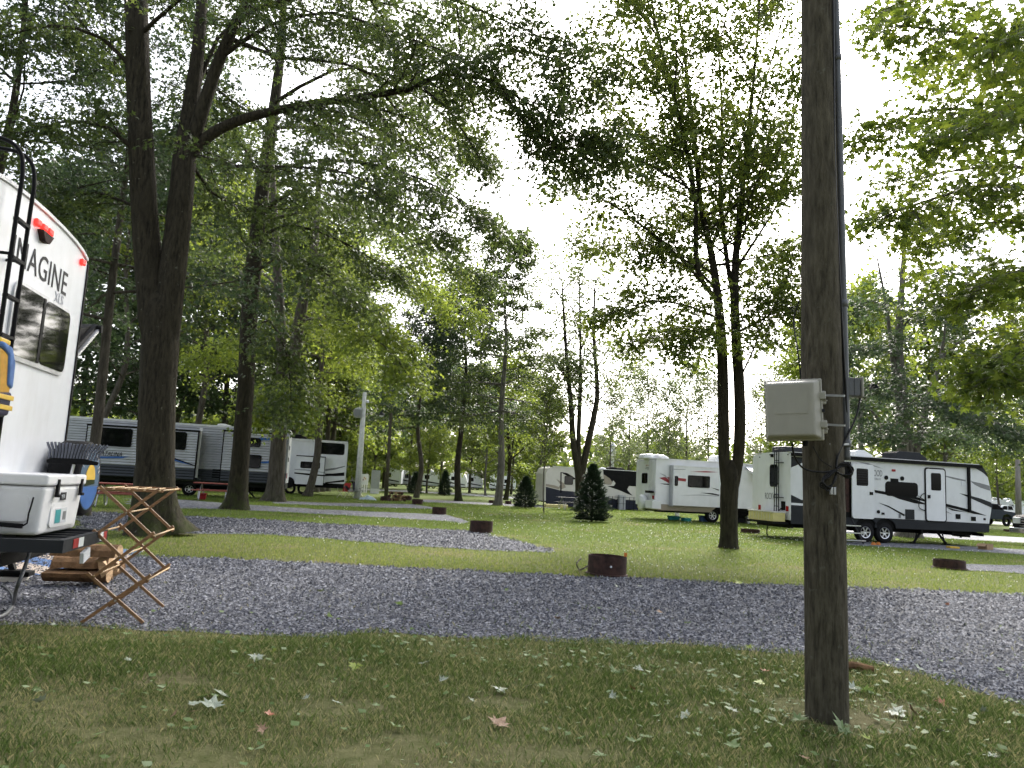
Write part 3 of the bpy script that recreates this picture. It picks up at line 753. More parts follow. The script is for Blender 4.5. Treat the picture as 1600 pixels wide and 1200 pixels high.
def auto_tree(seed, name, label, base, height, clear, r0, R, form, bark, leafm, kind, per, size, nl=22, nsec=7, ntw=5, seclen=1.6, twlen=0.6, stems=None, group=None, spread=0.15, wob=0.012, lean=(0, 0), flare=0.5, n=10, rough=0.05, cull=True, tilt=0.55, cat='tree'):
    t = Tree(seed); r = t.r
    if stems is None:
        pts = [Vector((lean[0] * f * height + (r.gauss(0, wob) * height if 0 < f else 0), lean[1] * f * height + (r.gauss(0, wob) * height if 0 < f else 0), f * height)) for f in (0, 0.15, 0.35, 0.6, 0.8, 1.0)]
        stems = [(pts, [r0, r0 * 0.86, r0 * 0.72, r0 * 0.45, r0 * 0.22, 0.02], True)]
    paths = [t.stem(p, rr, n, rough, flare if fl else 0) for p, rr, fl in stems]
    az = r.random() * 6.28
    for k in range(nl):
        P_, rr = paths[k % len(paths)]
        f = (k + r.random()) / nl; z = clear + (height - clear) * f * 0.97
        i = min(range(len(P_)), key=lambda j: abs(P_[j].z - z)); p = P_[i]
        az += 2.399 + r.gauss(0, 0.3)
        if form == 'oak':
            el = -0.15 + 0.95 * f; L = R * (1.0 - 0.72 * f) * r.uniform(0.75, 1.1); up = 0.05
        elif form == 'vase':
            el = 0.75 + 0.35 * f; L = R * (1.15 - 0.6 * f) * r.uniform(0.7, 1.1); up = 0.15
        else:
            el = 0.3 + 0.7 * f; L = R * (0.35 + 0.65 * math.sin(math.pi * min(1, 0.25 + 0.72 * f))) * r.uniform(0.75, 1.1); up = 0.1
        d = (math.cos(az) * math.cos(el), math.sin(az) * math.cos(el), math.sin(el))
        q = t.curve(p, d, L, 5, up, 0.12)
        t.limb(q, max(0.02, rr[i] * 0.42), nsec, seclen * (0.6 + 0.5 * L / R), ntw, twlen, droop=-0.12 if form == 'oak' else 0.05)
    return t.finish(name, label, base, bark, leafm, kind, per, size, spread, tilt, group, cull=cull, cat=cat)

def along(pix, base):            # pixel path with depths -> local points
    return [D(x, y, Y) - base for x, y, Y in pix]

# --- the big forked oak beside the drying rack
b = P(243, 836); YT = b.y
t = Tree(101)
t.stem([Vector((0, 0, -0.05))] + along([(240, 800, YT), (243, 720, YT), (246, 620, YT), (250, 540, YT), (252, 490, YT), (253, 462, YT), (254, 446, YT)], b), [0.44, 0.41, 0.365, 0.35, 0.365, 0.36, 0.25, 0.08], 26, 0.045, 0.75)
lp, lr = t.stem(along([(247, 590, YT), (240, 500, YT), (234, 430, YT), (226, 330, YT - .1), (219, 200, YT - .2), (215, 100, YT - .3), (212, -20, YT - .4), (205, -300, YT - .6)], b), [0.2, 0.29, 0.28, 0.26, 0.245, 0.24, 0.23, 0.14], 20, 0.05)
rp, rr = t.stem(along([(252, 590, YT), (262, 500, YT), (270, 425, YT), (281, 330, YT + .1), (288, 250, YT + .2), (300, 150, YT + .4), (312, 50, YT + .6), (330, -200, YT + .9)], b), [0.2, 0.28, 0.265, 0.25, 0.24, 0.17, 0.13, 0.06], 20, 0.05)
t.stem(along([(284, 265, YT + .2), (310, 190, YT + .1), (340, 100, YT), (372, 30, YT - .1), (410, -30, YT - .2), (470, -120, YT - .3)], b), [0.15, 0.15, 0.125, 0.11, 0.09, 0.05], 12, 0.04)
main = along([(292, 250, YT + .2), (315, 222, YT + .2), (350, 198, YT + .1), (400, 180, YT), (470, 165, YT - .2), (560, 152, YT - .5), (640, 140, YT - .7), (690, 115, YT - .9), (770, 125, YT - 1.1), (830, 165, YT - 1.2), (900, 215, YT - 1.3)], b)
t.stem(main[:7], [0.13, 0.125, 0.115, 0.1, 0.085, 0.075, 0.062], 10, 0.04)
t.limb(main[3:], 0.1, 40, 1.9, 8, 0.55, start=0.03, flat=0.5)
t.limb(along([(660, 138, YT - .8), (700, 170, YT - .9), (730, 215, YT - 1), (758, 262, YT - 1.1)], b), 0.035, 8, 0.8, 4, 0.4)
for pix, r0, ns, sl in [
        ([(300, 170, YT + .3), (340, 60, YT + 1), (420, 10, YT + 1.5), (520, 30, YT + 1.8), (600, 70, YT + 2)], 0.06, 12, 1.6),
        ([(345, 90, YT), (420, 40, YT - .4), (520, 20, YT - .8), (640, 60, YT - 1.4), (720, 90, YT - 1.8)], 0.06, 14, 1.7),
        ([(395, -10, YT), (500, -40, YT - .3), (620, -30, YT - .8), (760, 20, YT - 1.2), (850, 60, YT - 1.5)], 0.07, 16, 1.9),
        ([(292, 240, YT + .2), (330, 300, YT + 1.2), (400, 330, YT + 2.2), (480, 320, YT + 3)], 0.05, 12, 1.6),
        ([(222, 250, YT - .2), (170, 200, YT - .5), (100, 190, YT - .8), (20, 215, YT - 1)], 0.06, 12, 1.5),
        ([(216, 120, YT - .3), (160, 60, YT - .6), (80, 40, YT - .8), (0, 60, YT - 1)], 0.06, 12, 1.6),
        ([(214, 60, YT - .3), (280, 0, YT - 1), (340, -20, YT - 1.6), (420, 30, YT - 2.2)], 0.055, 11, 1.5),
        ([(225, 330, YT), (150, 300, YT + 1.2), (90, 320, YT + 2)], 0.04, 8, 1.4),
        ([(310, 60, YT + .6), (330, 130, YT + 1.5), (400, 180, YT + 2.6), (500, 200, YT + 3.2)], 0.05, 12, 1.7),
        ([(330, -120, YT + .8), (480, -150, YT + 1.5), (650, -130, YT + 2), (800, -60, YT + 2.2)], 0.07, 12, 2.0),
        ([(360, 60, YT), (440, 90, YT + 1.2), (540, 100, YT + 2), (650, 150, YT + 2.6), (720, 200, YT + 3)], 0.06, 16, 1.8),
        ([(300, 240, YT + .3), (370, 260, YT - .8), (450, 260, YT - 1.6), (540, 270, YT - 2.2), (600, 300, YT - 2.4)], 0.05, 16, 1.5),
        ([(700, 118, YT - .9), (780, 80, YT - .6), (860, 90, YT - .4), (930, 130, YT - .2)], 0.045, 16, 1.4),
        ([(770, 125, YT - 1.1), (830, 200, YT - 1), (880, 230, YT - .8), (950, 240, YT - .8)], 0.04, 16, 1.3),
        ([(380, 20, YT), (500, -10, YT + 1), (620, 10, YT + 2), (720, 50, YT + 2.6)], 0.06, 15, 1.8),
        ([(208, -200, YT - .5), (100, -200, YT - .8), (-20, -140, YT - 1)], 0.06, 9, 1.9)]:
    q = smooth_path(along(pix, b), 2)
    t.limb(q, r0, ns, sl, 7, 0.55, start=0.15)
t.finish('oak_tree', 'massive forked oak trunk behind the wooden drying rack', b, M['barkA'], M['leafOak'], 'tri', 24, 0.098, 0.15)

# --- tall straight oak at the pad behind it
b = P(369, 796); Y_ = b.y
t = Tree(102)
t.stem([Vector((0, 0, -0.05))] + along([(371, 770, Y_), (377, 690, Y_), (384, 600, Y_), (389, 500, Y_), (398, 400, Y_), (410, 300, Y_ + .2), (424, 200, Y_ + .4), (440, 60, Y_ + .6), (450, -150, Y_ + .8)], b), [0.36, 0.33, 0.3, 0.29, 0.29, 0.28, 0.25, 0.22, 0.16, 0.06], 16, 0.05, 0.75)
for pix, r0, ns, sl in [
        ([(398, 400, Y_), (360, 340, Y_ - .5), (330, 270, Y_ - 1), (318, 200, Y_ - 1.2)], 0.09, 10, 2.0),
        ([(405, 340, Y_), (470, 290, Y_ - 1), (560, 290, Y_ - 2), (650, 330, Y_ - 3), (700, 370, Y_ - 3.3)], 0.1, 18, 2.2),
        ([(400, 380, Y_), (450, 350, Y_ + 1), (540, 380, Y_ + 1.5), (620, 430, Y_ + 2)], 0.09, 16, 2.0),
        ([(395, 430, Y_), (440, 400, Y_ - 1.5), (500, 420, Y_ - 2.5), (560, 470, Y_ - 3)], 0.07, 13, 1.8),
        ([(412, 290, Y_), (380, 230, Y_ + 1), (330, 200, Y_ + 2)], 0.08, 10, 2.2),
        ([(425, 200, Y_), (500, 200, Y_ + 1), (600, 220, Y_ + 2), (700, 260, Y_ + 2.5)], 0.09, 18, 2.4),
        ([(430, 160, Y_), (520, 110, Y_ - 1), (620, 110, Y_ - 2), (720, 150, Y_ - 2.5)], 0.09, 16, 2.4),
        ([(393, 450, Y_), (340, 420, Y_ + 1), (300, 400, Y_ + 2)], 0.06, 9, 1.8),
        ([(388, 520, Y_), (420, 500, Y_ - 2), (450, 560, Y_ - 3), (455, 640, Y_ - 3.2)], 0.04, 11, 1.2),
        ([(436, 100, Y_), (380, 40, Y_ - 1), (320, 30, Y_ - 2)], 0.07, 9, 2.3),
        ([(415, 270, Y_), (500, 250, Y_ - 2), (600, 260, Y_ - 3), (700, 300, Y_ - 4), (770, 350, Y_ - 4.5)], 0.08, 22, 2.0),
        ([(405, 350, Y_), (480, 330, Y_ + 2), (580, 340, Y_ + 3), (680, 390, Y_ + 4), (760, 440, Y_ + 4.5)], 0.08, 24, 2.2),
        ([(430, 170, Y_), (540, 160, Y_), (650, 190, Y_), (760, 250, Y_)], 0.08, 22, 2.2),
        ([(445, 0, Y_), (540, -40, Y_), (660, -20, Y_), (740, 30, Y_)], 0.08, 12, 2.6)]:
    t.limb(smooth_path(along(pix, b), 2), r0, ns, sl, 6, 0.75, start=0.2)
t.finish('oak_tree', 'dark straight oak trunk between the striped trailer and picnic table', b, M['barkA'], M['leafOak'], 'tri', 30, 0.14, 0.22)

# --- pale forked oak at the rear of the striped trailer
b = P(428, 783.5); Y_ = b.y
t = Tree(103)
t.stem([Vector((0, 0, -0.05))] + along([(430, 765, Y_), (433, 720, Y_), (437, 670, Y_), (442, 625, Y_), (446, 605, Y_), (447, 592, Y_)], b), [0.42, 0.38, 0.36, 0.35, 0.36, 0.3, 0.08], 16, 0.05, 0.6)
t.stem(along([(441, 625, Y_), (440, 560, Y_), (437, 480, Y_), (432, 400, Y_), (425, 250, Y_)], b), [0.25, 0.25, 0.23, 0.2, 0.1], 12, 0.05)
t.stem(along([(448, 625, Y_), (458, 570, Y_), (468, 500, Y_), (480, 440, Y_), (490, 395, Y_), (500, 250, Y_)], b), [0.25, 0.3, 0.28, 0.24, 0.21, 0.1], 12, 0.05)
for pix, r0, ns, sl in [
        ([(490, 400, Y_), (540, 400, Y_), (590, 415, Y_), (660, 440, Y_)], 0.1, 16, 2.6),
        ([(478, 450, Y_), (530, 460, Y_ - 2), (590, 500, Y_ - 3), (640, 540, Y_ - 3)], 0.08, 16, 2.2),
        ([(470, 490, Y_), (520, 520, Y_ + 1), (570, 560, Y_ + 2)], 0.07, 12, 2.2),
        ([(500, 300, Y_), (580, 330, Y_ - 1), (660, 390, Y_ - 2), (720, 430, Y_ - 2)], 0.1, 18, 3.0),
        ([(435, 450, Y_), (400, 420, Y_ + 2), (350, 420, Y_ + 4), (300, 450, Y_ + 5)], 0.08, 14, 2.4),
        ([(440, 550, Y_), (400, 530, Y_ + 1), (350, 540, Y_ + 2), (310, 570, Y_ + 3)], 0.07, 12, 2.0),
        ([(446, 600, Y_), (430, 600, Y_ - 2.5), (415, 620, Y_ - 3.5), (410, 650, Y_ - 3.6)], 0.05, 12, 1.4),
        ([(448, 600, Y_), (470, 600, Y_ - 2), (480, 610, Y_ - 3), (484, 640, Y_ - 3.2)], 0.04, 10, 1.3),
        ([(485, 420, Y_), (560, 420, Y_ + 2), (650, 450, Y_ + 3), (740, 490, Y_ + 3)], 0.08, 20, 2.6),
        ([(470, 500, Y_), (530, 500, Y_ - 3), (600, 540, Y_ - 4), (640, 590, Y_ - 4)], 0.06, 18, 1.9),
        ([(430, 350, Y_), (380, 330, Y_), (330, 350, Y_ + 2)], 0.08, 12, 2.4)]:
    t.limb(smooth_path(along(pix, b), 2), r0, ns, sl, 6, 0.85, start=0.15)
t.finish('oak_tree', 'thick pale oak trunk forking low at the striped trailer\'s rear', b, M['barkB'], M['leafLime'], 'tri', 25, 0.17, 0.27)

# --- slim trees on the left, behind the near trailer
def straight(seed, label, base, height, clear, r0, R, form, bark, leafm, **k):
    return auto_tree(seed, 'shade_tree', label, base, height, clear, r0, R, form, bark, leafm, **k)
q = D(144, 700, 20.0)
straight(104, 'grey trunk rising behind the parked trailer\'s spare tyre', Vector((q.x, q.y, 0)), 17, 5.2, 0.15, 5.0, 'oak', M['barkB'], M['leafDark'], kind='tri', per=11, size=0.125, nl=26, nsec=9, ntw=6, seclen=1.9, twlen=0.7, flare=0.3, wob=0.002)
q = D(10, 200, 18.0)
straight(105, 'dark trunk rising above the parked trailer\'s roof ladder', Vector((q.x, q.y, 0)), 17, 6.0, 0.2, 5.0, 'oak', M['barkA'], M['leafDark'], kind='tri', per=12, size=0.125, nl=24, nsec=9, ntw=6, seclen=1.9, twlen=0.7)
q = D(176, 600, 44.0)
straight(106, 'thin trunk standing behind the striped trailer\'s front window', Vector((q.x, q.y, 0)), 21, 6.0, 0.22, 6.0, 'maple', M['barkB'], M['leafDark'], kind='quad', per=14, size=0.2, nl=26, nsec=8, ntw=6, seclen=2.4, twlen=0.9)
q = D(307, 640, 47.0)
straight(107, 'leaning thin trunk seen above the striped trailer between two oaks', Vector((q.x, q.y, 0)), 22, 6.5, 0.24, 6.5, 'maple', M['barkB'], M['leafMaple'], kind='quad', per=14, size=0.2, nl=26, nsec=8, ntw=6, seclen=2.4, twlen=0.9)
b4 = P(481, 776)
straight(108, 'slender pale trunk in front of the white trailer\'s side', b4, 17, 7.5, 0.25, 4.6, 'oak', M['barkB'], M['leafLime'], kind='tri', per=12, size=0.17, nl=24, nsec=8, ntw=6, seclen=2.0, twlen=0.8, lean=(0.012, 0))
for i, (px, Yd) in enumerate(((500, 58.0), (509, 60.0), (517, 62.0))):
    q = D(px, 690, Yd)
    straight(109 + i, ['straight trunk behind the white trailer, nearest its roof air conditioner', 'middle one of three trunks behind the white trailer', 'trunk behind the white trailer, next to the metal lamp pole'][i], Vector((q.x, q.y, 0)), 17 + i, 5.5, 0.24, 4.5, 'oak', M['barkB'], M['leafLime'] if i else M['leafOak'], kind='quad', per=13, size=0.22, nl=22, nsec=7, ntw=5, seclen=2.0, twlen=0.9)

# --- the row of pin oaks down the middle
bq = P(650, 778)
auto_tree(121, 'pin_oak', 'slim pin oak behind the rusty fire ring and lamp post', bq, 15, 5.3, 0.2, 4.4, 'oak', M['barkB'], M['leafDark'], 'quad', 13, 0.17, nl=34, nsec=8, ntw=5, seclen=1.7, twlen=0.6, lean=(0.01, 0))
bq = P(717, 783)
auto_tree(122, 'pin_oak', 'dark straight pin oak with layered boughs behind the lawn\'s rings', bq, 15.5, 5.8, 0.24, 4.6, 'oak', M['barkA'], M['leafDark'], 'quad', 13, 0.17, nl=38, nsec=8, ntw=5, seclen=1.8, twlen=0.6)
bq = P(778, 790)
auto_tree(123, 'pin_oak', 'tall grey pin oak beside the smaller spruce', bq, 17.0, 5.6, 0.25, 4.6, 'oak', M['barkC'], M['leafOak'], 'quad', 13, 0.17, nl=38, nsec=8, ntw=5, seclen=1.8, twlen=0.6, lean=(-0.008, 0))
bq = P(790, 785); bq.y += 8
auto_tree(124, 'maple_tree', 'low spreading maple with upswept boughs behind the tall grey pin oak', bq, 11, 2.2, 0.2, 4.6, 'vase', M['barkA'], M['leafLime'], 'quad', 12, 0.2, nl=22, nsec=7, ntw=4, seclen=1.7, twlen=0.8)
# sparse three-stemmed tree behind the larger spruce
bq = D(906, 775, 42.0); bq.z = 0; Y_ = bq.y
t = Tree(125)
for pix, rad in (([(906, 775, Y_), (905, 740, Y_), (896, 690, Y_), (892, 630, Y_), (884, 540, Y_), (878, 440, Y_)], [0.27, 0.24, 0.17, 0.14, 0.1, 0.03]),
                 ([(907, 745, Y_), (904, 690, Y_), (906, 630, Y_), (907, 550, Y_), (905, 430, Y_)], [0.13, 0.13, 0.12, 0.08, 0.03]),
                 ([(908, 748, Y_), (917, 700, Y_), (928, 650, Y_), (933, 610, Y_), (928, 520, Y_), (930, 440, Y_)], [0.17, 0.19, 0.16, 0.13, 0.09, 0.03])):
    q, rr = t.stem(along(pix, bq), rad, 10, 0.05)
    for k in range(13):
        i = int(len(q) * (0.42 + 0.56 * (k + t.r.random()) / 13)); i = min(i, len(q) - 1); az = t.r.random() * 6.28; el = 0.75
        t.limb(t.curve(q[i], (math.cos(az) * .7, math.sin(az) * .7, el), t.r.uniform(1.6, 3.0), 4, 0.1), 0.045, 5, 1.1, 3, 0.6)
t.finish('maple_tree', 'sparse maple with three dark stems behind the larger spruce', bq, M['barkA'], M['leafPale'], 'quad', 11, 0.16, 0.25)
# sapling
bq = P(850, 803)
auto_tree(126, 'sapling', 'thin young tree with a single straight stem between the two spruces', bq, 6.2, 2.0, 0.035, 1.4, 'vase', M['barkB'], M['leafMaple'], 'quad', 9, 0.11, nl=20, nsec=4, ntw=3, seclen=0.6, twlen=0.35, flare=0.0, n=6, spread=0.1)

# --- the near maple on the lawn with two dark stems
b = P(1139, 857); Y_ = b.y
t = Tree(130)
t.stem([Vector((0, 0, -0.05))] + along([(1139, 830, Y_), (1139, 780, Y_), (1141, 745, Y_), (1142, 728, Y_), (1142, 718, Y_)], b), [0.235, 0.225, 0.235, 0.24, 0.17, 0.05], 16, 0.05, 0.3)
lp, lr = t.stem(along([(1138, 790, Y_), (1134, 750, Y_), (1131, 700, Y_), (1130, 620, Y_), (1128, 540, Y_), (1122, 470, Y_), (1112, 400, Y_), (1095, 320, Y_), (1085, 220, Y_), (1070, 90, Y_), (1050, -60, Y_)], b), [0.1, 0.15, 0.155, 0.15, 0.145, 0.12, 0.1, 0.075, 0.06, 0.04, 0.02], 12, 0.06)
rp, rr = t.stem(along([(1141, 790, Y_), (1148, 750, Y_), (1155, 700, Y_), (1156, 620, Y_), (1151, 540, Y_), (1148, 470, Y_), (1150, 400, Y_), (1158, 320, Y_), (1165, 240, Y_), (1178, 120, Y_), (1190, -40, Y_)], b), [0.1, 0.15, 0.155, 0.15, 0.14, 0.12, 0.1, 0.08, 0.06, 0.04, 0.02], 12, 0.06)
p3, _r = t.stem(along([(1122, 470, Y_), (1090, 420, Y_ - .3), (1085, 300, Y_ - .5), (1060, 180, Y_ - .6), (1030, 60, Y_ - .7), (1010, -40, Y_ - .8)], b), [0.07, 0.075, 0.06, 0.05, 0.035, 0.02], 8, 0.05)
p4, _r = t.stem(along([(1148, 480, Y_), (1135, 400, Y_ + .4), (1125, 300, Y_ + .6), (1128, 180, Y_ + .8), (1120, 40, Y_ + 1)], b), [0.06, 0.07, 0.055, 0.04, 0.02], 8, 0.05)
for pix, r0, ns, sl in [
        ([(1120, 470, Y_), (1070, 410, Y_ - .5), (1000, 350, Y_ - 1), (940, 310, Y_ - 1.2), (880, 290, Y_ - 1.3)], 0.05, 12, 1.3),
        ([(1118, 450, Y_), (1060, 400, Y_ + .6), (990, 380, Y_ + 1), (920, 390, Y_ + 1.2)], 0.045, 11, 1.3),
        ([(1127, 500, Y_), (1080, 480, Y_ - .8), (1020, 470, Y_ - 1.2), (950, 490, Y_ - 1.5)], 0.045, 13, 1.2),
        ([(1127, 530, Y_), (1090, 510, Y_ + .5), (1040, 520, Y_ + 1), (990, 545, Y_ + 1.2)], 0.035, 10, 1.1),
        ([(1151, 520, Y_), (1190, 500, Y_ - .6), (1230, 480, Y_ - 1), (1270, 490, Y_ - 1.2)], 0.045, 12, 1.2),
        ([(1152, 600, Y_), (1180, 540, Y_ - .3), (1205, 470, Y_ - .6), (1240, 420, Y_ - .8)], 0.03, 10, 1.0),
        ([(1150, 420, Y_), (1190, 360, Y_ + .5), (1225, 300, Y_ + .8), (1250, 230, Y_ + 1)], 0.05, 9, 1.2),
        ([(1158, 330, Y_), (1200, 260, Y_ - .5), (1240, 180, Y_ - .8), (1260, 100, Y_ - 1)], 0.045, 8, 1.2),
        ([(1095, 320, Y_), (1040, 250, Y_ + .5), (990, 190, Y_ + 1), (940, 150, Y_ + 1.2)], 0.04, 9, 1.3),
        ([(1085, 300, Y_ - .5), (1020, 260, Y_ - 1), (950, 230, Y_ - 1.5)], 0.04, 8, 1.3),
        ([(1085, 220, Y_), (1050, 140, Y_ + .4), (1010, 60, Y_ + .8), (960, 0, Y_ + 1)], 0.04, 9, 1.3),
        ([(1165, 240, Y_), (1190, 150, Y_ + .4), (1215, 60, Y_ + .6), (1240, -30, Y_ + .8)], 0.04, 8, 1.2),
        ([(1060, 180, Y_ - .6), (1000, 110, Y_ - 1), (930, 60, Y_ - 1.4)], 0.035, 8, 1.3),
        ([(1178, 120, Y_), (1140, 60, Y_ - .5), (1110, -20, Y_ - .8)], 0.03, 7, 1.1),
        ([(1110, 390, Y_), (1150, 300, Y_ - .8), (1175, 220, Y_ - 1.2)], 0.03, 7, 1.1),
        ([(1128, 540, Y_), (1110, 520, Y_ - 1.2), (1070, 545, Y_ - 1.8)], 0.03, 8, 1.0),
        ([(1030, 60, Y_ - .7), (990, 10, Y_ - 1), (930, -40, Y_ - 1.3)], 0.03, 7, 1.3)]:
    t.limb(smooth_path(along(pix, b), 2), r0, int(ns * (1.9 if pix[0][1] > 440 or pix[-1][0] < 960 else 1.0)), sl * 1.12, 8 if pix[0][1] > 440 else 6, 0.55, start=0.15, droop=-0.02)
for path, f0, cnt in ((lp, 0.52, 17), (rp, 0.52, 17), (p3, 0.15, 16), (p4, 0.15, 14)):
    for k in range(cnt):
        f = f0 + (0.98 - f0) * (k + t.r.random()) / cnt; i = min(int(f * len(path)), len(path) - 1); az = k * 2.4 + t.r.random(); el = t.r.uniform(0.2, 0.8)
        L_ = t.r.uniform(1.7, 3.6) * (1.15 - 0.35 * f)
        t.limb(t.curve(path[i], (math.cos(az) * math.cos(el), 0.8 * math.sin(az) * math.cos(el), math.sin(el)), L_, 4, 0.08), 0.03, 8, 1.0, 5, 0.45, start=0.2, droop=0.0)
t.finish('maple_tree', 'maple with two dark stems forking low on the open lawn', b, M['barkD'], M['leafMaple'], 'tri', 9, 0.135, 0.19)

# --- maple reaching in from the right, its trunk outside the picture
b = Vector((9.4, 11.0, 0)); t = Tree(131)
t.stem([Vector((0, 0, -0.05)), Vector((0, 0, 2)), Vector((-0.1, 0, 5)), Vector((-0.2, 0.1, 9)), Vector((-0.2, 0.2, 13))], [0.36, 0.32, 0.27, 0.18, 0.05], 16, 0.05, 0.5)
for pix, r0, ns, sl in [
        ([(1700, 330, 10.8), (1620, 300, 10.5), (1540, 290, 10.2), (1460, 310, 10), (1400, 330, 9.8)], 0.05, 12, 0.9),
        ([(1720, 430, 10.8), (1640, 420, 10.3), (1570, 430, 10), (1500, 470, 9.7)], 0.045, 12, 0.8),
        ([(1720, 520, 10.8), (1650, 520, 10.2), (1590, 540, 9.8), (1540, 590, 9.6)], 0.04, 10, 0.7),
        ([(1700, 230, 10.8), (1600, 190, 11), (1500, 170, 11.3), (1420, 180, 11.5), (1350, 210, 11.7)], 0.05, 13, 1.0),
        ([(1690, 120, 10.8), (1590, 80, 10.5), (1490, 50, 10.2), (1400, 40, 10)], 0.05, 12, 1.0),
        ([(1690, 20, 10.8), (1580, -20, 11.2), (1470, -20, 11.6), (1370, 20, 12)], 0.05, 12, 1.0),
        ([(1690, 200, 10.8), (1610, 170, 9.6), (1550, 180, 8.8), (1500, 210, 8.4)], 0.045, 12, 0.8),
        ([(1720, 100, 10.5), (1640, 60, 9.2), (1580, 60, 8.4)], 0.04, 10, 0.8),
        ([(1700, 380, 10.8), (1620, 350, 11.5), (1520, 350, 12.2), (1440, 380, 12.6)], 0.045, 12, 1.0),
        ([(1720, 470, 10.8), (1660, 460, 12), (1590, 480, 13)], 0.04, 9, 1.0),
        ([(1690, 280, 10.8), (1580, 260, 12.5), (1470, 270, 13.5), (1380, 300, 14)], 0.045, 12, 1.1),
        ([(1720, 560, 10.8), (1650, 545, 9.8), (1600, 560, 9.2), (1560, 585, 9)], 0.035, 10, 0.6),
        ([(1690, 60, 10.8), (1560, 80, 12.5), (1450, 110, 13.5)], 0.045, 10, 1.1)]:
    q = smooth_path(along(pix, b), 2)
    t.limb([Vector((-0.1, 0.05, max(2.5, q[0].z - 1.6)))] + q, r0, int(ns * 1.3), sl, 6, 0.45, start=0.2, droop=-0.08)
t.finish('maple_tree', 'bright green maple boughs hanging in beside the utility pole', b, M['barkC'], M['leafSunny'], 'maple', 14, 0.088, 0.13, tilt=0.5)

# --- big maple behind the nearer right-hand trailer
b = D(1421, 820, 33.0); b.z = 0; Y_ = b.y
t = Tree(132)
t.stem([Vector((0, 0, -0.05))] + along([(1421, 780, Y_), (1414, 700, Y_), (1410, 650, Y_), (1408, 600, Y_), (1404, 540, Y_), (1410, 440, Y_), (1415, 330, Y_)], b), [0.42, 0.36, 0.32, 0.26, 0.22, 0.19, 0.12, 0.04], 14, 0.05, 0.5)
t.stem(along([(1411, 660, Y_), (1400, 600, Y_), (1395, 560, Y_), (1385, 480, Y_), (1370, 400, Y_)], b), [0.16, 0.14, 0.11, 0.07, 0.03], 9, 0.05)
t.stem(along([(1420, 720, Y_), (1405, 690, Y_), (1385, 670, Y_), (1360, 640, Y_)], b), [0.16, 0.14, 0.1, 0.04], 9, 0.05)
t.stem(along([(1428, 720, Y_), (1440, 670, Y_), (1452, 620, Y_), (1470, 560, Y_), (1480, 480, Y_)], b), [0.16, 0.14, 0.12, 0.08, 0.03], 9, 0.05)
for pix, r0, ns, sl in [
        ([(1405, 560, Y_), (1370, 540, Y_ - 1), (1330, 550, Y_ - 2)], 0.06, 10, 1.9), ([(1400, 600, Y_), (1370, 600, Y_ - 1.5), (1340, 630, Y_ - 2.5)], 0.05, 10, 1.6),
        ([(1450, 620, Y_), (1500, 590, Y_ - 1), (1560, 590, Y_ - 2), (1620, 620, Y_ - 2.5)], 0.08, 16, 2.0), ([(1440, 670, Y_), (1490, 650, Y_ - 2), (1550, 660, Y_ - 3), (1610, 680, Y_ - 3.5)], 0.06, 16, 1.7),
        ([(1470, 560, Y_), (1520, 520, Y_), (1580, 520, Y_), (1640, 540, Y_)], 0.07, 15, 2.0), ([(1405, 520, Y_), (1440, 480, Y_ - 1), (1490, 480, Y_ - 2)], 0.06, 12, 1.9),
        ([(1410, 440, Y_), (1450, 420, Y_ + 1), (1500, 430, Y_ + 2), (1560, 450, Y_ + 2)], 0.06, 13, 2.0), ([(1415, 640, Y_), (1450, 610, Y_ - 3), (1490, 630, Y_ - 4)], 0.05, 12, 1.6),
        ([(1385, 480, Y_), (1360, 470, Y_ - 1), (1340, 480, Y_ - 1)], 0.05, 8, 1.7), ([(1412, 380, Y_), (1440, 360, Y_), (1490, 380, Y_)], 0.05, 9, 1.8),
        ([(1425, 690, Y_), (1390, 660, Y_ - 2), (1365, 680, Y_ - 3)], 0.04, 9, 1.4), ([(1480, 500, Y_), (1520, 450, Y_ + 1), (1580, 430, Y_ + 1), (1640, 450, Y_)], 0.06, 13, 2.0),
        ([(1425, 690, Y_), (1470, 670, Y_ + 3), (1530, 680, Y_ + 4)], 0.05, 11, 1.8), ([(1405, 600, Y_), (1370, 610, Y_ + 3), (1330, 650, Y_ + 4)], 0.05, 10, 1.8)]:
    t.limb(smooth_path(along(pix, b), 2), r0, ns, sl, 6, 0.75, start=0.1, droop=-0.12)
t.finish('maple_tree', 'broad dark maple standing behind the trailer with two doors', b, M['barkC'], M['leafDark'], 'tri', 20, 0.165, 0.25)

# --- prototypes for the trees further off, each copied where one can be told apart
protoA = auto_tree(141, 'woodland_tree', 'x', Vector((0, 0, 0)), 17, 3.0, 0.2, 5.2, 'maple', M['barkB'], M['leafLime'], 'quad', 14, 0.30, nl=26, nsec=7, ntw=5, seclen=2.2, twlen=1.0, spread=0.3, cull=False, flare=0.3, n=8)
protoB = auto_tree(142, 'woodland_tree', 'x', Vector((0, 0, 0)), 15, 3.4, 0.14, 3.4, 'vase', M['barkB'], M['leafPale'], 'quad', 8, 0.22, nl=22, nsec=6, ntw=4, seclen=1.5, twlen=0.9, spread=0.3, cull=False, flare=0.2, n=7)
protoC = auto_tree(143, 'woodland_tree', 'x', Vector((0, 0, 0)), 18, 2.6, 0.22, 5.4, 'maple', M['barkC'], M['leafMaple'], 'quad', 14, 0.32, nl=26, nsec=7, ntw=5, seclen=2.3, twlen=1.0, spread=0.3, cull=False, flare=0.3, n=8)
protoD = auto_tree(144, 'woodland_tree', 'x', Vector((0, 0, 0)), 19, 4.0, 0.24, 5.4, 'maple', M['barkB'], M['leafDark'], 'quad', 14, 0.3, nl=26, nsec=7, ntw=5, seclen=2.3, twlen=1.0, spread=0.3, cull=False, flare=0.3, n=8)
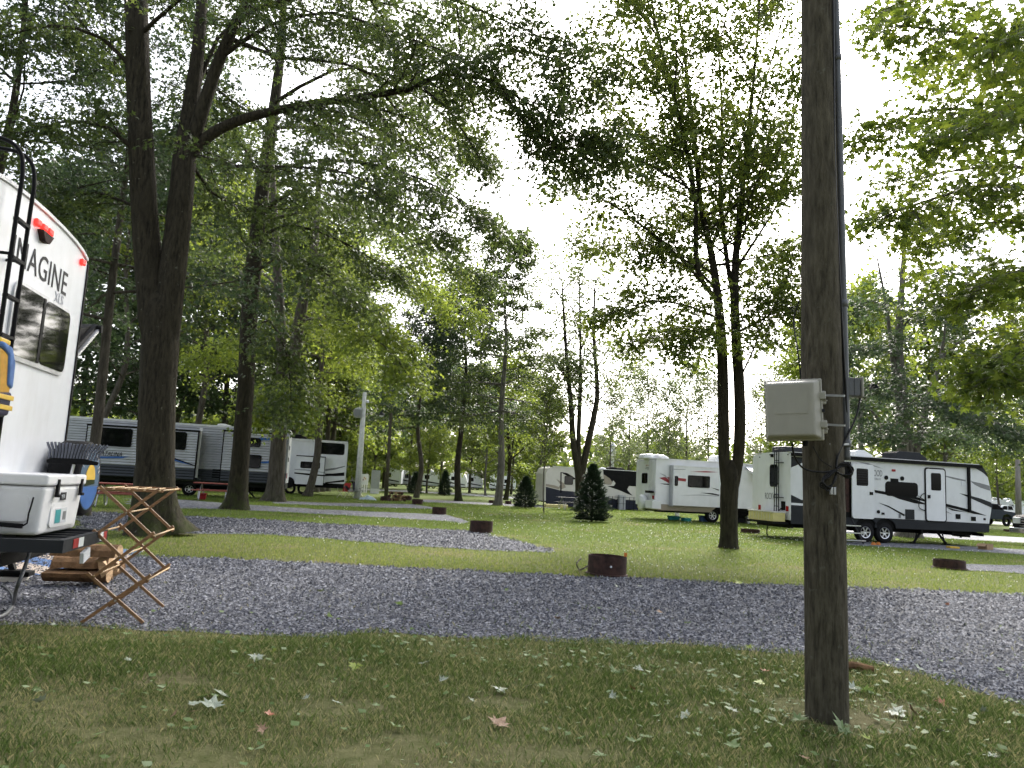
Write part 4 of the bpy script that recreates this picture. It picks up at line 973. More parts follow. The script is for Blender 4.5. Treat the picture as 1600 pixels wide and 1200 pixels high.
for p_ in (protoA, protoB, protoC, protoD): KIDS[p_.name] = children(p_)
used = set()
def plant(proto, px, py, Y_, s, rz, label, group):
    q = D(px, py, Y_)
    if proto.name in used: o = copy_tree(proto)
    else: o = proto; used.add(proto.name)
    o.location = (q.x, q.y, 0); o.rotation_euler = (0, 0, rz); o.scale = (s, s, s)
    put(o, label, 'tree', group)
LIME = ('lime green tree in the sunlit row beyond the road', 'sunlit trees beyond the road')
SPAR = ('thin sparse tree standing behind the trailers and motorhome', 'sparse trees behind the trailers')
DARKT = ('tall dark green tree rising behind the grey striped trailer', 'tall trees behind the striped trailer')
RIGHT = ('green tree beyond the road behind the truck', 'trees beyond the road by the truck')
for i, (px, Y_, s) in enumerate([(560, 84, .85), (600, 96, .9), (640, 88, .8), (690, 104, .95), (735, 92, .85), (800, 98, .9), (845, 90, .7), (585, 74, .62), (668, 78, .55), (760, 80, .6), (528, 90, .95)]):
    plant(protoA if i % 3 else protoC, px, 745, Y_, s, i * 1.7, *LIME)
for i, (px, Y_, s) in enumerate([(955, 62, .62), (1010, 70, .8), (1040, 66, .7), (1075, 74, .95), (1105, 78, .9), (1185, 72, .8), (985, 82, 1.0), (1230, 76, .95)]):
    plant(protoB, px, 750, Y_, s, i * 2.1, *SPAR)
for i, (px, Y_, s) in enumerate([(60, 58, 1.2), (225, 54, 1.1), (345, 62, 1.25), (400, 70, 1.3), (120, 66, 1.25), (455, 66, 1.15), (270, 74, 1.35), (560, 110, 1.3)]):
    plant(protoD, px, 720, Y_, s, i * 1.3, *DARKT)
for i, (px, Y_, s) in enumerate([(1330, 58, 1.0), (1500, 110, 1.0), (1560, 92, .8), (1620, 100, .95), (1380, 70, 1.1), (1480, 64, .9), (1280, 62, .9)]):
    plant(protoC if i % 2 else protoA, px, 780, Y_, s, i * 1.9, *RIGHT)

# --- the far wood: a mass of foliage with nothing to count
def far_wood():
    rng = np.random.default_rng(77); pos = []; tint = []
    for k in range(260):
        f = rng.random(); x = -190 + 400 * f; y = rng.uniform(140, 200) + 0.0 * x
        hgt = rng.uniform(11, 17); rad = rng.uniform(4, 7); n = 170; base_t = rng.normal(0.45, 0.16)
        d = rng.normal(0, 1, (n, 3)); d /= np.linalg.norm(d, axis=1, keepdims=True); rr = rng.random((n, 1)) ** 0.35
        c = np.array([x, y, hgt * 0.52]); lump = 1 + 0.25 * np.sin(d[:, :1] * 4 + k) * np.cos(d[:, 2:] * 5)
        pos.append(c + d * rr * lump * np.array([rad, rad, hgt * 0.52])); tint.append(np.clip(base_t + rng.normal(0, 0.15, n), 0, 1))
    for k in range(70):
        x, y = rng.uniform(-95, -18), rng.uniform(80, 125); hgt = rng.uniform(7, 12); rad = rng.uniform(3, 5); n = 200
        d = rng.normal(0, 1, (n, 3)); d /= np.linalg.norm(d, axis=1, keepdims=True); rr = rng.random((n, 1)) ** 0.4
        pos.append(np.array([x, y, hgt * 0.5]) + d * rr * np.array([rad, rad, hgt * 0.5])); tint.append(np.clip(rng.normal(0.6, 0.15) + rng.normal(0, 0.15, n), 0, 1))
    pos = np.concatenate(pos); tint = np.concatenate(tint); pos[:, 2] = np.maximum(pos[:, 2], 0.3)
    ax = rng.normal(0, 1, pos.shape)
    V, F, k = leaves_np(pos, ax, rng.uniform(0.8, 1.7, len(pos)), 'quad', 0.9, rng)
    put(link_mesh('far_woodland', np_mesh('far_woodland', V, F, M['leafMaple'], np.repeat(tint, k))), 'far green wood closing off the campground', 'woodland', kind='stuff')
far_wood()
def wood_behind():
    # unseen shade trees added behind the viewer; they darken what the windows mirror
    rng = np.random.default_rng(78); pos = []; tint = []
    for k in range(46):
        a = math.radians(rng.uniform(105, 435 - 180)) if k % 2 else math.radians(rng.uniform(165, 375)); R_ = rng.uniform(14, 34)
        x, y = R_ * math.cos(a) * 1.3, R_ * math.sin(a)
        if y > -6: continue
        hgt = rng.uniform(12, 17); rad = rng.uniform(3.5, 5.5); n = 420; bt = rng.normal(0.4, 0.15)
        d = rng.normal(0, 1, (n, 3)); d /= np.linalg.norm(d, axis=1, keepdims=True); rr = rng.random((n, 1)) ** 0.4
        pos.append(np.array([x, y, hgt * 0.56]) + d * rr * np.array([rad, rad, hgt * 0.5])); tint.append(np.clip(bt + rng.normal(0, 0.15, n), 0, 1))
    pos = np.concatenate(pos); tint = np.concatenate(tint); pos[:, 2] = np.maximum(pos[:, 2], 0.4)
    V, F, k = leaves_np(pos, rng.normal(0, 1, pos.shape), rng.uniform(0.5, 1.0, len(pos)), 'quad', 0.9, rng)
    put(link_mesh('unseen_woodland', np_mesh('unseen_woodland', V, F, M['leafDark'], np.repeat(tint, k))), 'unseen trees added behind the viewer to darken the window reflections', 'woodland', kind='stuff')
wood_behind()

# --- young spruces
def spruce_mesh(h, R, n, seed, size):
    rng = np.random.default_rng(seed)
    z = rng.random(n) ** 1.25; prof = (1 - z) ** 0.72 * (0.62 + 0.5 * np.minimum(1, (z + 0.06) / 0.26))
    a = rng.random(n) * 2 * np.pi; whorl = 0.9 + 0.2 * np.sin(z * 40 + 1.8 * np.sin(a * 3 + seed)) + 0.14 * np.sin(a * 7 + z * 26) + rng.normal(0, 0.07, n)
    rr = R * prof * whorl * (rng.random(n) ** 0.3)
    pos = np.stack([np.cos(a) * rr, np.sin(a) * rr, 0.06 + z * (h - 0.1)], 1)
    ax = np.stack([np.cos(a), np.sin(a), 0.25 + 0.3 * z], 1)
    TV = np.array([(0, 0, 0), (0.22, 0.35, 0), (0, 1.2, 0.1), (-0.22, 0.35, 0), (0.5, 0.75, -0.06), (-0.5, 0.75, -0.06)]); TF = np.array([(0, 1, 2), (0, 2, 3), (0, 4, 1), (0, 3, 5)])
    s_ = np.cross(ax, np.array([[0, 0, 1.0]]) + rng.normal(0, 0.5, (n, 3))); s_ /= np.linalg.norm(s_, axis=1, keepdims=True); ax = ax + rng.normal(0, 0.22, (n, 3)); ax /= np.linalg.norm(ax, axis=1, keepdims=True); nn = np.cross(s_, ax)
    sz = size * rng.uniform(0.6, 1.3, n)
    V = pos[:, None] + sz[:, None, None] * (TV[None, :, 0, None] * s_[:, None] + TV[None, :, 1, None] * ax[:, None] + TV[None, :, 2, None] * nn[:, None])
    F = (np.arange(n)[:, None, None] * 6 + TF[None]).reshape(-1, 3)
    tint = np.clip(0.12 + 0.55 * rng.random(n) ** 2 + 0.25 * (rng.random(n) < 0.12), 0, 1)
    return np_mesh('foliage', V.reshape(-1, 3), F, M['needle'], np.repeat(tint, 6))
def spruce(px, py, top_y, wpx, label, n, seed, size):
    q = P(px, py); h = (py - top_y) / FPX * q.y; R = wpx / 2 / FPX * q.y
    root = thing('spruce', label, 'tree', q)
    MB().tube([(0, 0, -0.03), (0, 0, h * 0.5), (0, 0, h * 0.97)], [0.05, 0.035, 0.008], 7).build('trunk', M['barkA'], root, smooth=True)
    put(link_mesh('crown', spruce_mesh(h, R, n, seed, size), root), kind='stuff')
spruce(924, 815, 727, 58, 'larger dark young spruce in front of the motorhome', 9000, 5, 0.11)
spruce(820, 794, 745, 39, 'smaller dark young spruce near the tall grey pin oak', 6500, 6, 0.11)
spruce(694, 774.5, 736, 20, 'little cone shaped evergreen by the far road, beside the straight pin oak', 2600, 8, 0.16)
spruce(648, 772, 738, 22, 'little cone shaped evergreen half hidden behind the slim pin oak', 2600, 9, 0.16)
print('leaf tris', LEAFTRI, 'time', time.time() - T0)

# ------------------------------------------------------------------ shared builders for trailers
def wheel(root, x, y, z, r, w=0.2, rim=True):
    """wheel on an axle along local y; outer face towards -y"""
    tb = MB(); k = r * 0.57
    tb.lathe([(k, 0.0), (r * 0.9, -0.008), (r, 0.03), (r, w - 0.03), (r * 0.9, w), (k, w)], (x, y, z), 26, 'y')
    ty = tb.build('wheel', M['rubber'], root, smooth=True)
    if rim:
        rb = MB(); rb.lathe([(0.0, 0.03), (k * 0.3, 0.02), (k * 0.32, 0.05)], (x, y, z), 14, 'y')
        rb.lathe([(k * 0.86, 0.02), (k * 1.0, 0.004), (k * 1.0, 0.09)], (x, y, z), 22, 'y')
        for j in range(6):
            a = j * math.pi / 3; c, s_ = math.cos(a), math.sin(a)
            rb.bar((x + c * k * .22, y + 0.035, z + s_ * k * .22), (x + c * k * .93, y + 0.03, z + s_ * k * .93), k * 0.2, 0.03, up=(0, 1, 0))
        rb.build('rim', M['alu'], ty)
        MB().lathe([(0.0, 0.1), (k * 1.0, 0.1)], (x, y, z), 18, 'y').build('brake_drum', M['black'], ty)
    return ty
def panel(root, name, pts, mat, y=-0.006, depth=0.005, parent=None):
    return MB().prism(pts, 'y', y, y + depth).build(name, mat, parent or root)
def window_y(root, x0, z0, x1, z1, r=0.06, frame=0.03, y=-0.012, mat=None):
    f = MB().prism(rrect(x0 - frame, z0 - frame, x1 + frame, z1 + frame, r + frame), 'y', y, y + 0.011).build('window', M['black'], root)
    MB().prism(rrect(x0, z0, x1, z1, r), 'y', y - 0.004, y).build('pane', mat or M['glass'], f)
    return f
def window_x(root, y0, z0, y1, z1, r=0.06, frame=0.03, x=0.012, s=1):
    f = MB().prism(rrect(y0 - frame, z0 - frame, y1 + frame, z1 + frame, r + frame), 'x', x - s * 0.011, x).build('window', M['black'], root)
    MB().prism(rrect(y0, z0, y1, z1, r), 'x', x, x + s * 0.004).build('pane', M['glass'], f)
    return f
def zm(x0, y0, k): return lambda x, y: (x0 + x / k, y0 + y / k)
def underside(root, x0, x1, z0, z1, y0=0.12, y1=2.3):
    mb = MB()
    for yy in (y0 + 0.35, y1 - 0.45): mb.box(x0, x1, yy, yy + 0.08, z0 + 0.02, z1)
    n = max(2, int((x1 - x0) / 1.2))
    for k in range(n + 1):
        xx = x0 + (x1 - x0 - 0.1) * k / n; mb.box(xx, xx + 0.07, y0, y1, z1 - 0.14, z1 - 0.02)
    return mb.build('chassis', M['black'], root)
def scissor_jack(root, x, y, z1, dx=0.45, parent=None):
    mb = MB(); mb.bar((x, y, z1), (x + dx, y, 0.06), 0.07, 0.05, up=(0, 1, 0)); mb.bar((x + dx * 0.55, y, z1), (x + dx * 0.78, y, z1 * 0.42), 0.03, 0.03)
    mb.box(x + dx - 0.1, x + dx + 0.1, y - 0.09, y + 0.09, 0.02, 0.05)
    return mb.build('stabiliser_jack', M['black'], root)
def roof_unit(root, x, y, z, sx, sy, sz, mat):
    pr = [(x - sx / 2, z), (x - sx / 2 + 0.05, z + sz * 0.8), (x - sx / 2 + 0.18, z + sz), (x + sx / 2 - 0.3, z + sz), (x + sx / 2, z + sz * 0.45), (x + sx / 2 + 0.03, z)]
    return MB().prism(pr, 'y', y, y + sy).build('air_conditioner', mat, root, bevel=0.03)

# ------------------------------------------------------------------ near trailer (its rear wall faces right)
c = D(137, 410, 7.6)
fy = Frame((0, 0, 0)); vdir = Vector((-math.sin(YAW), math.cos(YAW), 0))
oA = Vector((c.x, c.y, 0)) - vdir * 2.44
FA = Frame(oA)
RA = thing('travel_trailer', 'large white trailer with red marker lamps lit and a cooler on its bumper', 'trailer', oA, YAW)
zt = c.z
prof = [(0.0, 0.62), (2.44, 0.62), (2.44, zt - 0.03), (2.40, zt)] + [(1.22 + 1.1 * math.cos(a), zt + 0.01 + 0.09 * math.sin(a)) for a in [math.pi * k / 8 for k in range(1, 8)]] + [(0.04, zt), (0.0, zt - 0.03)]
MB().prism(prof, 'x', -8.6, 0.0).build('body', M['white'], RA)
# black corner trim and roof edge
MB().box(-0.02, 0.012, 2.432, 2.462, 0.62, zt - 0.02).build('corner_trim', M['black'], RA)
rp = [(y, z + 0.002) for y, z in prof[3:-1]]; rp2 = [(y, z + 0.03) for y, z in rp[::-1]]
MB().prism(rp + rp2, 'x', -8.6, 0.018).build('roof_edge', M['offwhite'], RA)
MB().box(-8.6, -0.02, 0.05, 2.39, 0.5, 0.615).build('chassis', M['black'], RA)
ya = lambda x, y: FA.yz(x, y, 0.0)
# window
(y0, z0), (y1, z1) = ya(14, 566), ya(97, 490)
w0 = ya(22, 452); w1 = ya(97, 583)
za, zb = w1[1], w0[1]
yL, yR = ya(10, 540)[0], ya(100, 540)[0]
zlo = ya(95, 586)[1]; zhi = ya(100, 487)[1]
fr = MB().prism(rrect(yL - 0.04, zlo - 0.02, yR + 0.03, zhi + 0.03, 0.11), 'x', 0.001, 0.02).build('window', M['steel'], RA)
ym = ya(58, 540)[0]
MB().prism(rrect(yL - 0.01, zlo + 0.02, ym - 0.02, zhi, 0.07), 'x', 0.02, 0.026).build('pane', M['glass'], fr)
MB().prism(rrect(ym + 0.02, zlo + 0.02, yR, zhi, 0.07), 'x', 0.02, 0.026).build('pane', M['glass'], fr)
MB().box(0.02, 0.03, ym - 0.05, ym, zlo + 0.02, zhi).build('mullion', M['black'], fr)
# lettering
p_l, p_r = FA.pix(17, 413, 'x', 0.003), FA.pix(103, 457, 'x', 0.003)
L = p_r.y - p_l.y
zbase = 0.5 * (p_l.z + p_r.z)
tx = text('IMAGINE', 0.30, M['dgrey'], RA, (0.003, 0, 0), (0, 1, 0), (0, 0, 1), spacing=1.05)
bb = [v.co.y for v in tx.data.vertices]; wd = max(bb) - min(bb)
sc_ = L / wd
for v in tx.data.vertices:
    v.co.y = p_l.y + (v.co.y - min(bb)) * sc_; v.co.z = zbase + v.co.z * min(1.15, sc_)
p2 = FA.pix(84, 487, 'x', 0.003)
text('XLS', 0.14, M['lgrey'], RA, (0.003, FA.pix(84, 470, 'x', 0).y, FA.pix(90, 474, 'x', 0).z), (0, 1, 0), (0, 0, 1))
# lit marker lamps
for px, py in ((60, 348), (70, 356), (79, 363), (130, 410)):
    q = FA.pix(px, py, 'x', 0.02)
    MB().box(0.0, 0.035, q.y - 0.05, q.y + 0.05, q.z - 0.028, q.z + 0.028).build('marker_lamp', M['redlamp'], RA, bevel=0.012)
q = FA.pix(70, 370, 'x', 0.02)
MB().prism([(q.y - 0.13, q.z + 0.03), (q.y + 0.13, q.z + 0.03), (q.y + 0.05, q.z - 0.05), (q.y - 0.05, q.z - 0.05)], 'x', 0.0, 0.05).build('camera_mount', M['rust'], RA)
# ladder
qa, qb = FA.pix(5, 480, 'x', 0.12).y, FA.pix(26, 480, 'x', 0.12).y
lad = MB()
for yy in (qa, qb):
    lad.tube(smooth_path([(0.12, yy, 1.15), (0.12, yy, zt - 0.3), (0.12, yy, zt + 0.16), (0.06, yy, zt + 0.34), (-0.1, yy, zt + 0.40), (-0.34, yy, zt + 0.36), (-0.42, yy, zt + 0.1)], 5), 0.016, 8)
ld = lad.build('ladder', M['black'], RA, smooth=True)
for k in range(7):
    zz = zt - 0.22 - k * 0.3
    if zz > 1.2: MB().box(0.1, 0.14, qa, qb, zz - 0.012, zz + 0.012).build('rung', M['black'], ld)
for zz in (zt - 0.5, zt - 1.4):
    for yy in (qa, qb): MB().bar((0.0, yy, zz), (0.12, yy, zz), 0.02, 0.02).build('bracket', M['black'], ld)
# awning arm on the far side
tip = FA.loc(D(174, 516, 8.25)); ft = FA.loc(D(126, 558, 7.75))
MB().bar((0.0, 2.47, ft.z), (0.0, tip.y, tip.z), 0.03, 0.03).build('awning_arm', M['alu'], RA)
MB().bar((-0.04, 2.47, ft.z + 0.06), (-0.04, tip.y, tip.z + 0.03), 0.05, 0.05).build('awning_brace', M['black'], RA)
MB().prism([(2.47, FA.loc(D(131, 505, 7.7)).z), (2.47 + (tip.y - 2.47) * .45, tip.z - 0.06), (tip.y - 0.02, tip.z + 0.04), (tip.y - 0.04, tip.z - 0.02), (2.47, ft.z + 0.08)], 'x', -4.2, -0.06).build('awning', M['black'], RA)
MB().lathe([(0.0, -4.3), (0.045, -4.3), (0.045, 0.03), (0.0, 0.03)], (0, tip.y, tip.z), 12, 'x').build('awning_roller', M['black'], RA)
# rear rack with reflective tape
k0 = FA.loc(P(88, 844, 0.80)); k1 = FA.loc(P(178.7, 827.5, 0.80)); xr = 0.5 * (k0.x + k1.x); ya0, ya1 = k0.y, k1.y
rk = MB(); rk.box(0.0, xr, ya0, ya0 + 0.06, 0.70, 0.80); rk.box(0.0, xr, ya1 - 0.06, ya1, 0.70, 0.80); rk.box(xr - 0.05, xr, ya0 + 0.061, ya1 - 0.061, 0.70, 0.80); rk.box(0.05, 0.1, ya0 + 0.061, ya1 - 0.061, 0.70, 0.80)
for k in range(5): rk.box(0.101, xr - 0.051, ya0 + 0.15 + k * (ya1 - ya0 - 0.3) / 4 - 0.02, ya0 + 0.15 + k * (ya1 - ya0 - 0.3) / 4 + 0.02, 0.74, 0.78)
rack = rk.build('cargo_rack', M['dgrey'], RA)
for f0, f1, mk in ((0.19, 0.30, 'red'), (0.305, 0.41, 'lens'), (0.80, 0.88, 'lens'), (0.885, 0.97, 'red')):
    MB().box(xr + 0.001, xr + 0.004, ya0 + (ya1 - ya0) * f0, ya0 + (ya1 - ya0) * f1, 0.715, 0.79).build('reflective_tape', M[mk], rack)
MB().bar((xr - 0.02, ya0 + (ya1 - ya0) * 0.62, 0.64), (xr - 0.02, ya0 + (ya1 - ya0) * 0.48, 0.6), 0.03, 0.09).build('tape_tag', M['lens'], rack)
MB().box(-0.4, 0.0, 0.1, 2.3, 0.52, 0.66).build('bumper', M['black'], RA)
# jacks
for (px, py, qx, qy) in ((8, 850, 20, 893), (128, 852, 125, 905)):
    foot = FA.loc(P(qx, qy, 0.13 if px < 50 else 0.02)); top = Vector((min(foot.x, -0.05), foot.y, 0.6))
    mb = MB(); mb.bar((top.x - 0.18 if px < 50 else top.x, foot.y, 0.6), (foot.x, foot.y, 0.15 if px < 50 else 0.03), 0.07 if px < 50 else 0.035, 0.06 if px < 50 else 0.035)
    zf = 0.13 if px < 50 else 0.02
    mb.box(foot.x - 0.1, foot.x + 0.1, foot.y - 0.08, foot.y + 0.08, zf - 0.005, zf + 0.02)
    mb.build('stabiliser_jack', M['black'], RA)
# spare tyre and its printed cover
qc = FA.pix(139, 748, 'x', 0.33)
sp_ = MB(); sp_.lathe([(0.2, 0.06), (0.335, 0.06), (0.36, 0.1), (0.36, 0.3), (0.335, 0.335), (0.0, 0.335)], (0, qc.y, qc.z), 32, 'x')
tyre = sp_.build('spare_tyre', M['rubber'], RA, smooth=True)
for rad, mk, xx in ((0.30, 'cover', 0.337),):
    MB().lathe([(0.0, xx), (rad, xx)], (0, qc.y, qc.z), 28, 'x').build('tyre_cover', M[mk], tyre)
MB().prism(arc_pts((qc.y, qc.z - 0.01), 0.15, 0, math.pi, 14), 'x', 0.340, 0.342).build('sun_emblem', M['yellow'], tyre)
MB().prism([(qc.y - 0.15, qc.z - 0.011)] + [(qc.y + 0.15, qc.z - 0.011), (qc.y + 0.15, qc.z - 0.05), (qc.y - 0.15, qc.z - 0.07)], 'x', 0.340, 0.342).build('field_emblem', M['leafMaple'], tyre)
MB().prism([(qc.y + 0.29 * math.cos(a), qc.z + 0.29 * math.sin(a)) for a in [math.radians(195 + 150 * k / 12) for k in range(13)]], 'x', 0.338, 0.3395).build('water_emblem', M['blue'], tyre)
for i, ch in enumerate('MOUNTAIN'):
    a = math.radians(155 - i * 18.5); yy, zz = qc.y + 0.24 * math.cos(a), qc.z + 0.24 * math.sin(a)
    text(ch, 0.09, M['lgrey'], tyre, (0.340, yy - 0.03 * math.sin(a), zz), (0, math.sin(a), -math.cos(a)), (0, math.cos(a), math.sin(a)), 'cover_letter')
MB().bar((0.0, qc.y, qc.z), (0.08, qc.y, qc.z), 0.1, 0.1).build('tyre_carrier', M['black'], RA)

# ---- cooler on the rack
oC = oA + FA.R @ Vector((0, 0, 0))
FC = FA
b0 = FA.loc(P(61, 838, 0.80)); b1 = FA.loc(P(135, 825, 0.80))
cx1 = min(b0.x, xr + 0.02); cy0, cy1 = b0.y, min(b1.y, b0.y + 0.98)
cw = 0.50
RC = thing('cooler', 'white hard cooler with rubber latches on the rear rack', 'cooler', FA.o + FA.R @ Vector((cx1, cy0, 0.802)), YAW)
ztop = FA.pix(80, 742, 'y', cy0).z - 0.802
ztop = max(0.36, min(0.5, ztop)); zl = ztop * 0.80
W, Lc = cw, cy1 - cy0
tp = 0.025
mb = MB()
mb.poly([(-W + tp, tp, 0), (-tp, tp, 0), (-tp, Lc - tp, 0), (-W + tp, Lc - tp, 0), (-W, 0, zl), (0, 0, zl), (0, Lc, zl), (-W, Lc, zl)], [(3, 2, 1, 0), (4, 5, 6, 7), (0, 1, 5, 4), (1, 2, 6, 5), (2, 3, 7, 6), (3, 0, 4, 7)])
bd = mb.build('body', M['coolerw'], RC, bevel=0.03, seg=3)
MB().box(-W - 0.012, 0.018, -0.012, Lc + 0.012, zl + 0.006, ztop).build('lid', M['coolerw'], RC, bevel=0.02, seg=3)
for f in (0.24, 0.86):
    lt = MB(); lt.box(0.006, 0.03, Lc * f - 0.022, Lc * f + 0.022, zl - 0.07, zl + 0.06); lt.box(0.006, 0.045, Lc * f - 0.03, Lc * f + 0.03, zl - 0.09, zl - 0.065)
    lt.build('latch', M['rubber'], RC, bevel=0.004)
MB().box(-0.004, 0.004, Lc * 0.40, Lc * 0.53, zl - 0.12, zl - 0.055).build('badge', M['dgrey'], RC)
text('YETI', 0.045, M['lens'], RC, (0.005, Lc * 0.405, zl - 0.105), (0, 1, 0), (0, 0, 1), sx=0.9)
MB().prism(rrect(Lc * 0.22, 0.05, Lc * 0.9, zl - 0.15, 0.04), 'x', -0.02, -0.006).build('recess_panel', M['coolerw'], RC)
MB().box(-0.008, -0.003, Lc * 0.32, Lc * 0.62, 0.075, zl - 0.19).build('sticker', M['lens'], RC)
MB().box(-0.0035, -0.001, Lc * 0.33, Lc * 0.46, 0.08, zl - 0.2).build('sticker_print', M['teal'], RC)
MB().box(-0.0035, -0.001, Lc * 0.52, Lc * 0.6, 0.1, zl - 0.22).build('sticker_photo', M['mgrey'], RC)
hd = MB(); hy = -0.02
hp = [(-W * 0.84, hy, zl * 0.72), (-W * 0.84, hy - 0.03, zl * 0.5), (-W * 0.82, hy - 0.04, zl * 0.24), (-W * 0.22, hy - 0.04, zl * 0.2), (-W * 0.16, hy - 0.03, zl * 0.45), (-W * 0.14, hy, zl * 0.78)]
hd.tube(smooth_path(hp, 3), 0.007, 6); hd.bar(hp[2], hp[3], 0.03, 0.035); hd.build('handle', M['rubber'], RC)
MB().prism(rrect(-W * 0.8, zl * 0.28, -W * 0.2, zl * 0.82, 0.04), 'y', -0.006, 0.02).build('end_recess', M['coolerw'], RC)

# ---- broom standing bristles-up behind the cooler
qh = FA.pix(112, 722, 'x', 0.3); RB = thing('broom', 'upturned push broom with grey bristles behind the cooler', 'broom', FA.o + FA.R @ Vector((0.30, qh.y, 0.80)), YAW - 1.35)
zh = qh.z - 0.80 - 0.02
MB().tube([(0.0, -0.05, 0.0), (0.0, 0.02, zh)], 0.013, 8).build('handle', M['alu'], RB)
MB().prism([(-0.19, zh), (0.21, zh), (0.22, zh + 0.03), (0.1, zh + 0.055), (-0.16, zh + 0.05), (-0.2, zh + 0.03)], 'x', -0.025, 0.025).build('head', M['black'], RB, bevel=0.006)
br = MB(); r_ = random.Random(4)
for i in range(17):
    for j in range(2):
        y_ = -0.18 + 0.38 * i / 16; fan = 1 + 0.55 * abs(i - 8) / 8
        br.tube([(-0.012 + j * 0.024, y_, zh + 0.045), (-0.012 + j * 0.024 + r_.gauss(0, 0.004), y_ * 1.06 + 0.01, zh + 0.12), (-0.012 + j * 0.024 + r_.gauss(0, .006), y_ * 1.28 + 0.02, zh + 0.19 + r_.uniform(-.006, .006))], [0.008, 0.0095, 0.0105], 5)
br.build('bristle_tuft', M['bristle'], RB)

# ---- life vest on the ladder
qv = FA.pix(6, 590, 'x', 0.2)
RV = thing('life_vest', 'yellow and navy life vest hanging on the trailer ladder', 'life vest', FA.o + FA.R @ Vector((0.17, qv.y, qv.z - 0.3)), YAW)
def padded(name, pts, x0, x1, mat): return MB().prism(pts, 'x', x0, x1).build(name, mat, RV, bevel=0.022, seg=3)
yv = -0.16
padded('vest_front', [(yv - 0.14, 0.08), (yv + 0.2, 0.08), (yv + 0.23, 0.22), (yv + 0.19, 0.42), (yv + 0.1, 0.5), (yv - 0.1, 0.5), (yv - 0.17, 0.3)], -0.02, 0.06, M['gold'])
padded('vest_edge', [(yv + 0.15, 0.24), (yv + 0.24, 0.22), (yv + 0.23, 0.42), (yv + 0.14, 0.53), (yv - 0.02, 0.55), (yv - 0.02, 0.5), (yv + 0.1, 0.46)], -0.01, 0.075, M['vblue'])
padded('lower_panel', [(yv - 0.14, 0.0), (yv + 0.21, 0.02), (yv + 0.22, 0.2), (yv - 0.14, 0.16)], -0.01, 0.08, M['vnavy'])
for zz in (0.06, 0.135): MB().box(0.075, 0.088, yv - 0.12, yv + 0.235, zz, zz + 0.035).build('strap', M['yellow'], RV, bevel=0.004)
MB().box(-0.02, 0.03, yv + 0.02, yv + 0.2, 0.545, 0.585).build('shoulder_strap', M['yellow'], RV, bevel=0.01)

# ---- levelling pad, hose
q = P(18, 908); RP = thing('jack_pad', 'cream plastic pad with a black block under the trailer jack', 'jack pad', q, YAW)
MB().box(-0.3, 0.14, -0.12, 0.14, 0.0, 0.06).build('pad', M['cream'], RP, bevel=0.01); MB().box(-0.24, 0.2, -0.1, 0.1, 0.062, 0.118).build('block', M['black'], RP, bevel=0.006)
hp = [D(48, 858, 6.7), D(38, 888, 6.6), D(26, 920, 6.55), P(21, 943, 0.05), P(10, 958, 0.03), P(-8, 966, 0.03), P(-40, 972, 0.03)]
put(MB().tube(smooth_path(hp, 6), 0.016, 8).build('drain_hose', M['pvc'], None, smooth=True), 'grey hose running down from the trailer rack to the gravel', 'hose')
hp = [P(-30, 915, 0.02), P(0, 914, 0.02), P(14, 922, 0.02), P(21, 934, 0.022), P(19, 948, 0.02), P(6, 962, 0.02), P(-20, 972, 0.02)]
put(MB().tube(smooth_path(hp, 6), 0.014, 8).build('water_hose', M['cable'], None, smooth=True), 'black hose curled on the gravel under the trailer', 'hose')
# ---- mat on the awning side
FR = Frame(P(216, 866)); RR = FR
mat_b = MB().box(-6.5, 0.0, -2.7, 0.6, 0.008, 0.014); ro = mat_b.build('outdoor_mat', M['rug'], None); ro.location = FR.o; ro.rotation_euler = (0, 0, YAW)
put(ro, 'blue and tan striped outdoor mat under the trailer awning', 'mat')

# ---- firewood
def log(px, py, z, L, r, ang, label, yaw_off=0.0, seed=0, bark=True):
    """a split log: wedge section, bark on the round side, its length along the camp grid's cross axis"""
    r_ = random.Random(seed); q = P(px, py, z); o = thing('firewood_log', label, 'log', q, YAW + yaw_off, 'split logs stacked under the bumper')
    sec = [(0.0, r * 0.55)] + [(r * math.cos(math.radians(a)), r * 0.55 - r * 0.95 * math.sin(math.radians(a)) * 0.9) for a in (5, 35, 65, 95, 125, 155, 178)]
    mb = MB(); n = len(sec); ns = 7; ca, sa = math.cos(ang), math.sin(ang)
    for i in range(ns):
        x = L * i / (ns - 1)
        for (u_, w_) in sec:
            j = 1 + r_.uniform(-0.07, 0.07); mb.v.append((x, (u_ * ca - w_ * sa) * j, (u_ * sa + w_ * ca) * j + r * 0.6))
    mb.f += [(i * n + k, i * n + (k + 1) % n, (i + 1) * n + (k + 1) % n, (i + 1) * n + k) for i in range(ns - 1) for k in range(n)]
    b_ = mb.build('bark', M['logbark'] if bark else M['split'], o)
    for i, s in ((0, -1), (ns - 1, 1)):
        vs = [Vector(mb.v[i * n + k]) + Vector((s * 0.003, 0, 0)) for k in range(n)]
        MB().poly(vs, [tuple(range(n)) if s < 0 else tuple(range(n - 1, -1, -1))]).build('cut_end', M['split'], o)
    return o
FL = 'split logs'
log(70, 914, 0.0, 0.66, 0.15, 0.1, 'long dark log at the bottom of the firewood stack', 0.0, 1)
log(84, 886, 0.19, 0.58, 0.15, 3.2, 'weathered log lying across the middle of the firewood stack', 0.05, 2)
log(86, 870, 0.40, 0.62, 0.16, 3.1, 'square edged red brown log on top of the firewood stack', -0.02, 3)
log(158, 908, 0.0, 0.34, 0.09, 1.2, 'short log with pale end at the side of the stack', -1.35, 4)
log(172, 902, 0.0, 0.36, 0.085, 2.2, 'round pale ended log beside the stack', -1.35, 5)
log(184, 897, 0.0, 0.36, 0.08, 0.6, 'outermost small log on the gravel by the stack', -1.4, 6)
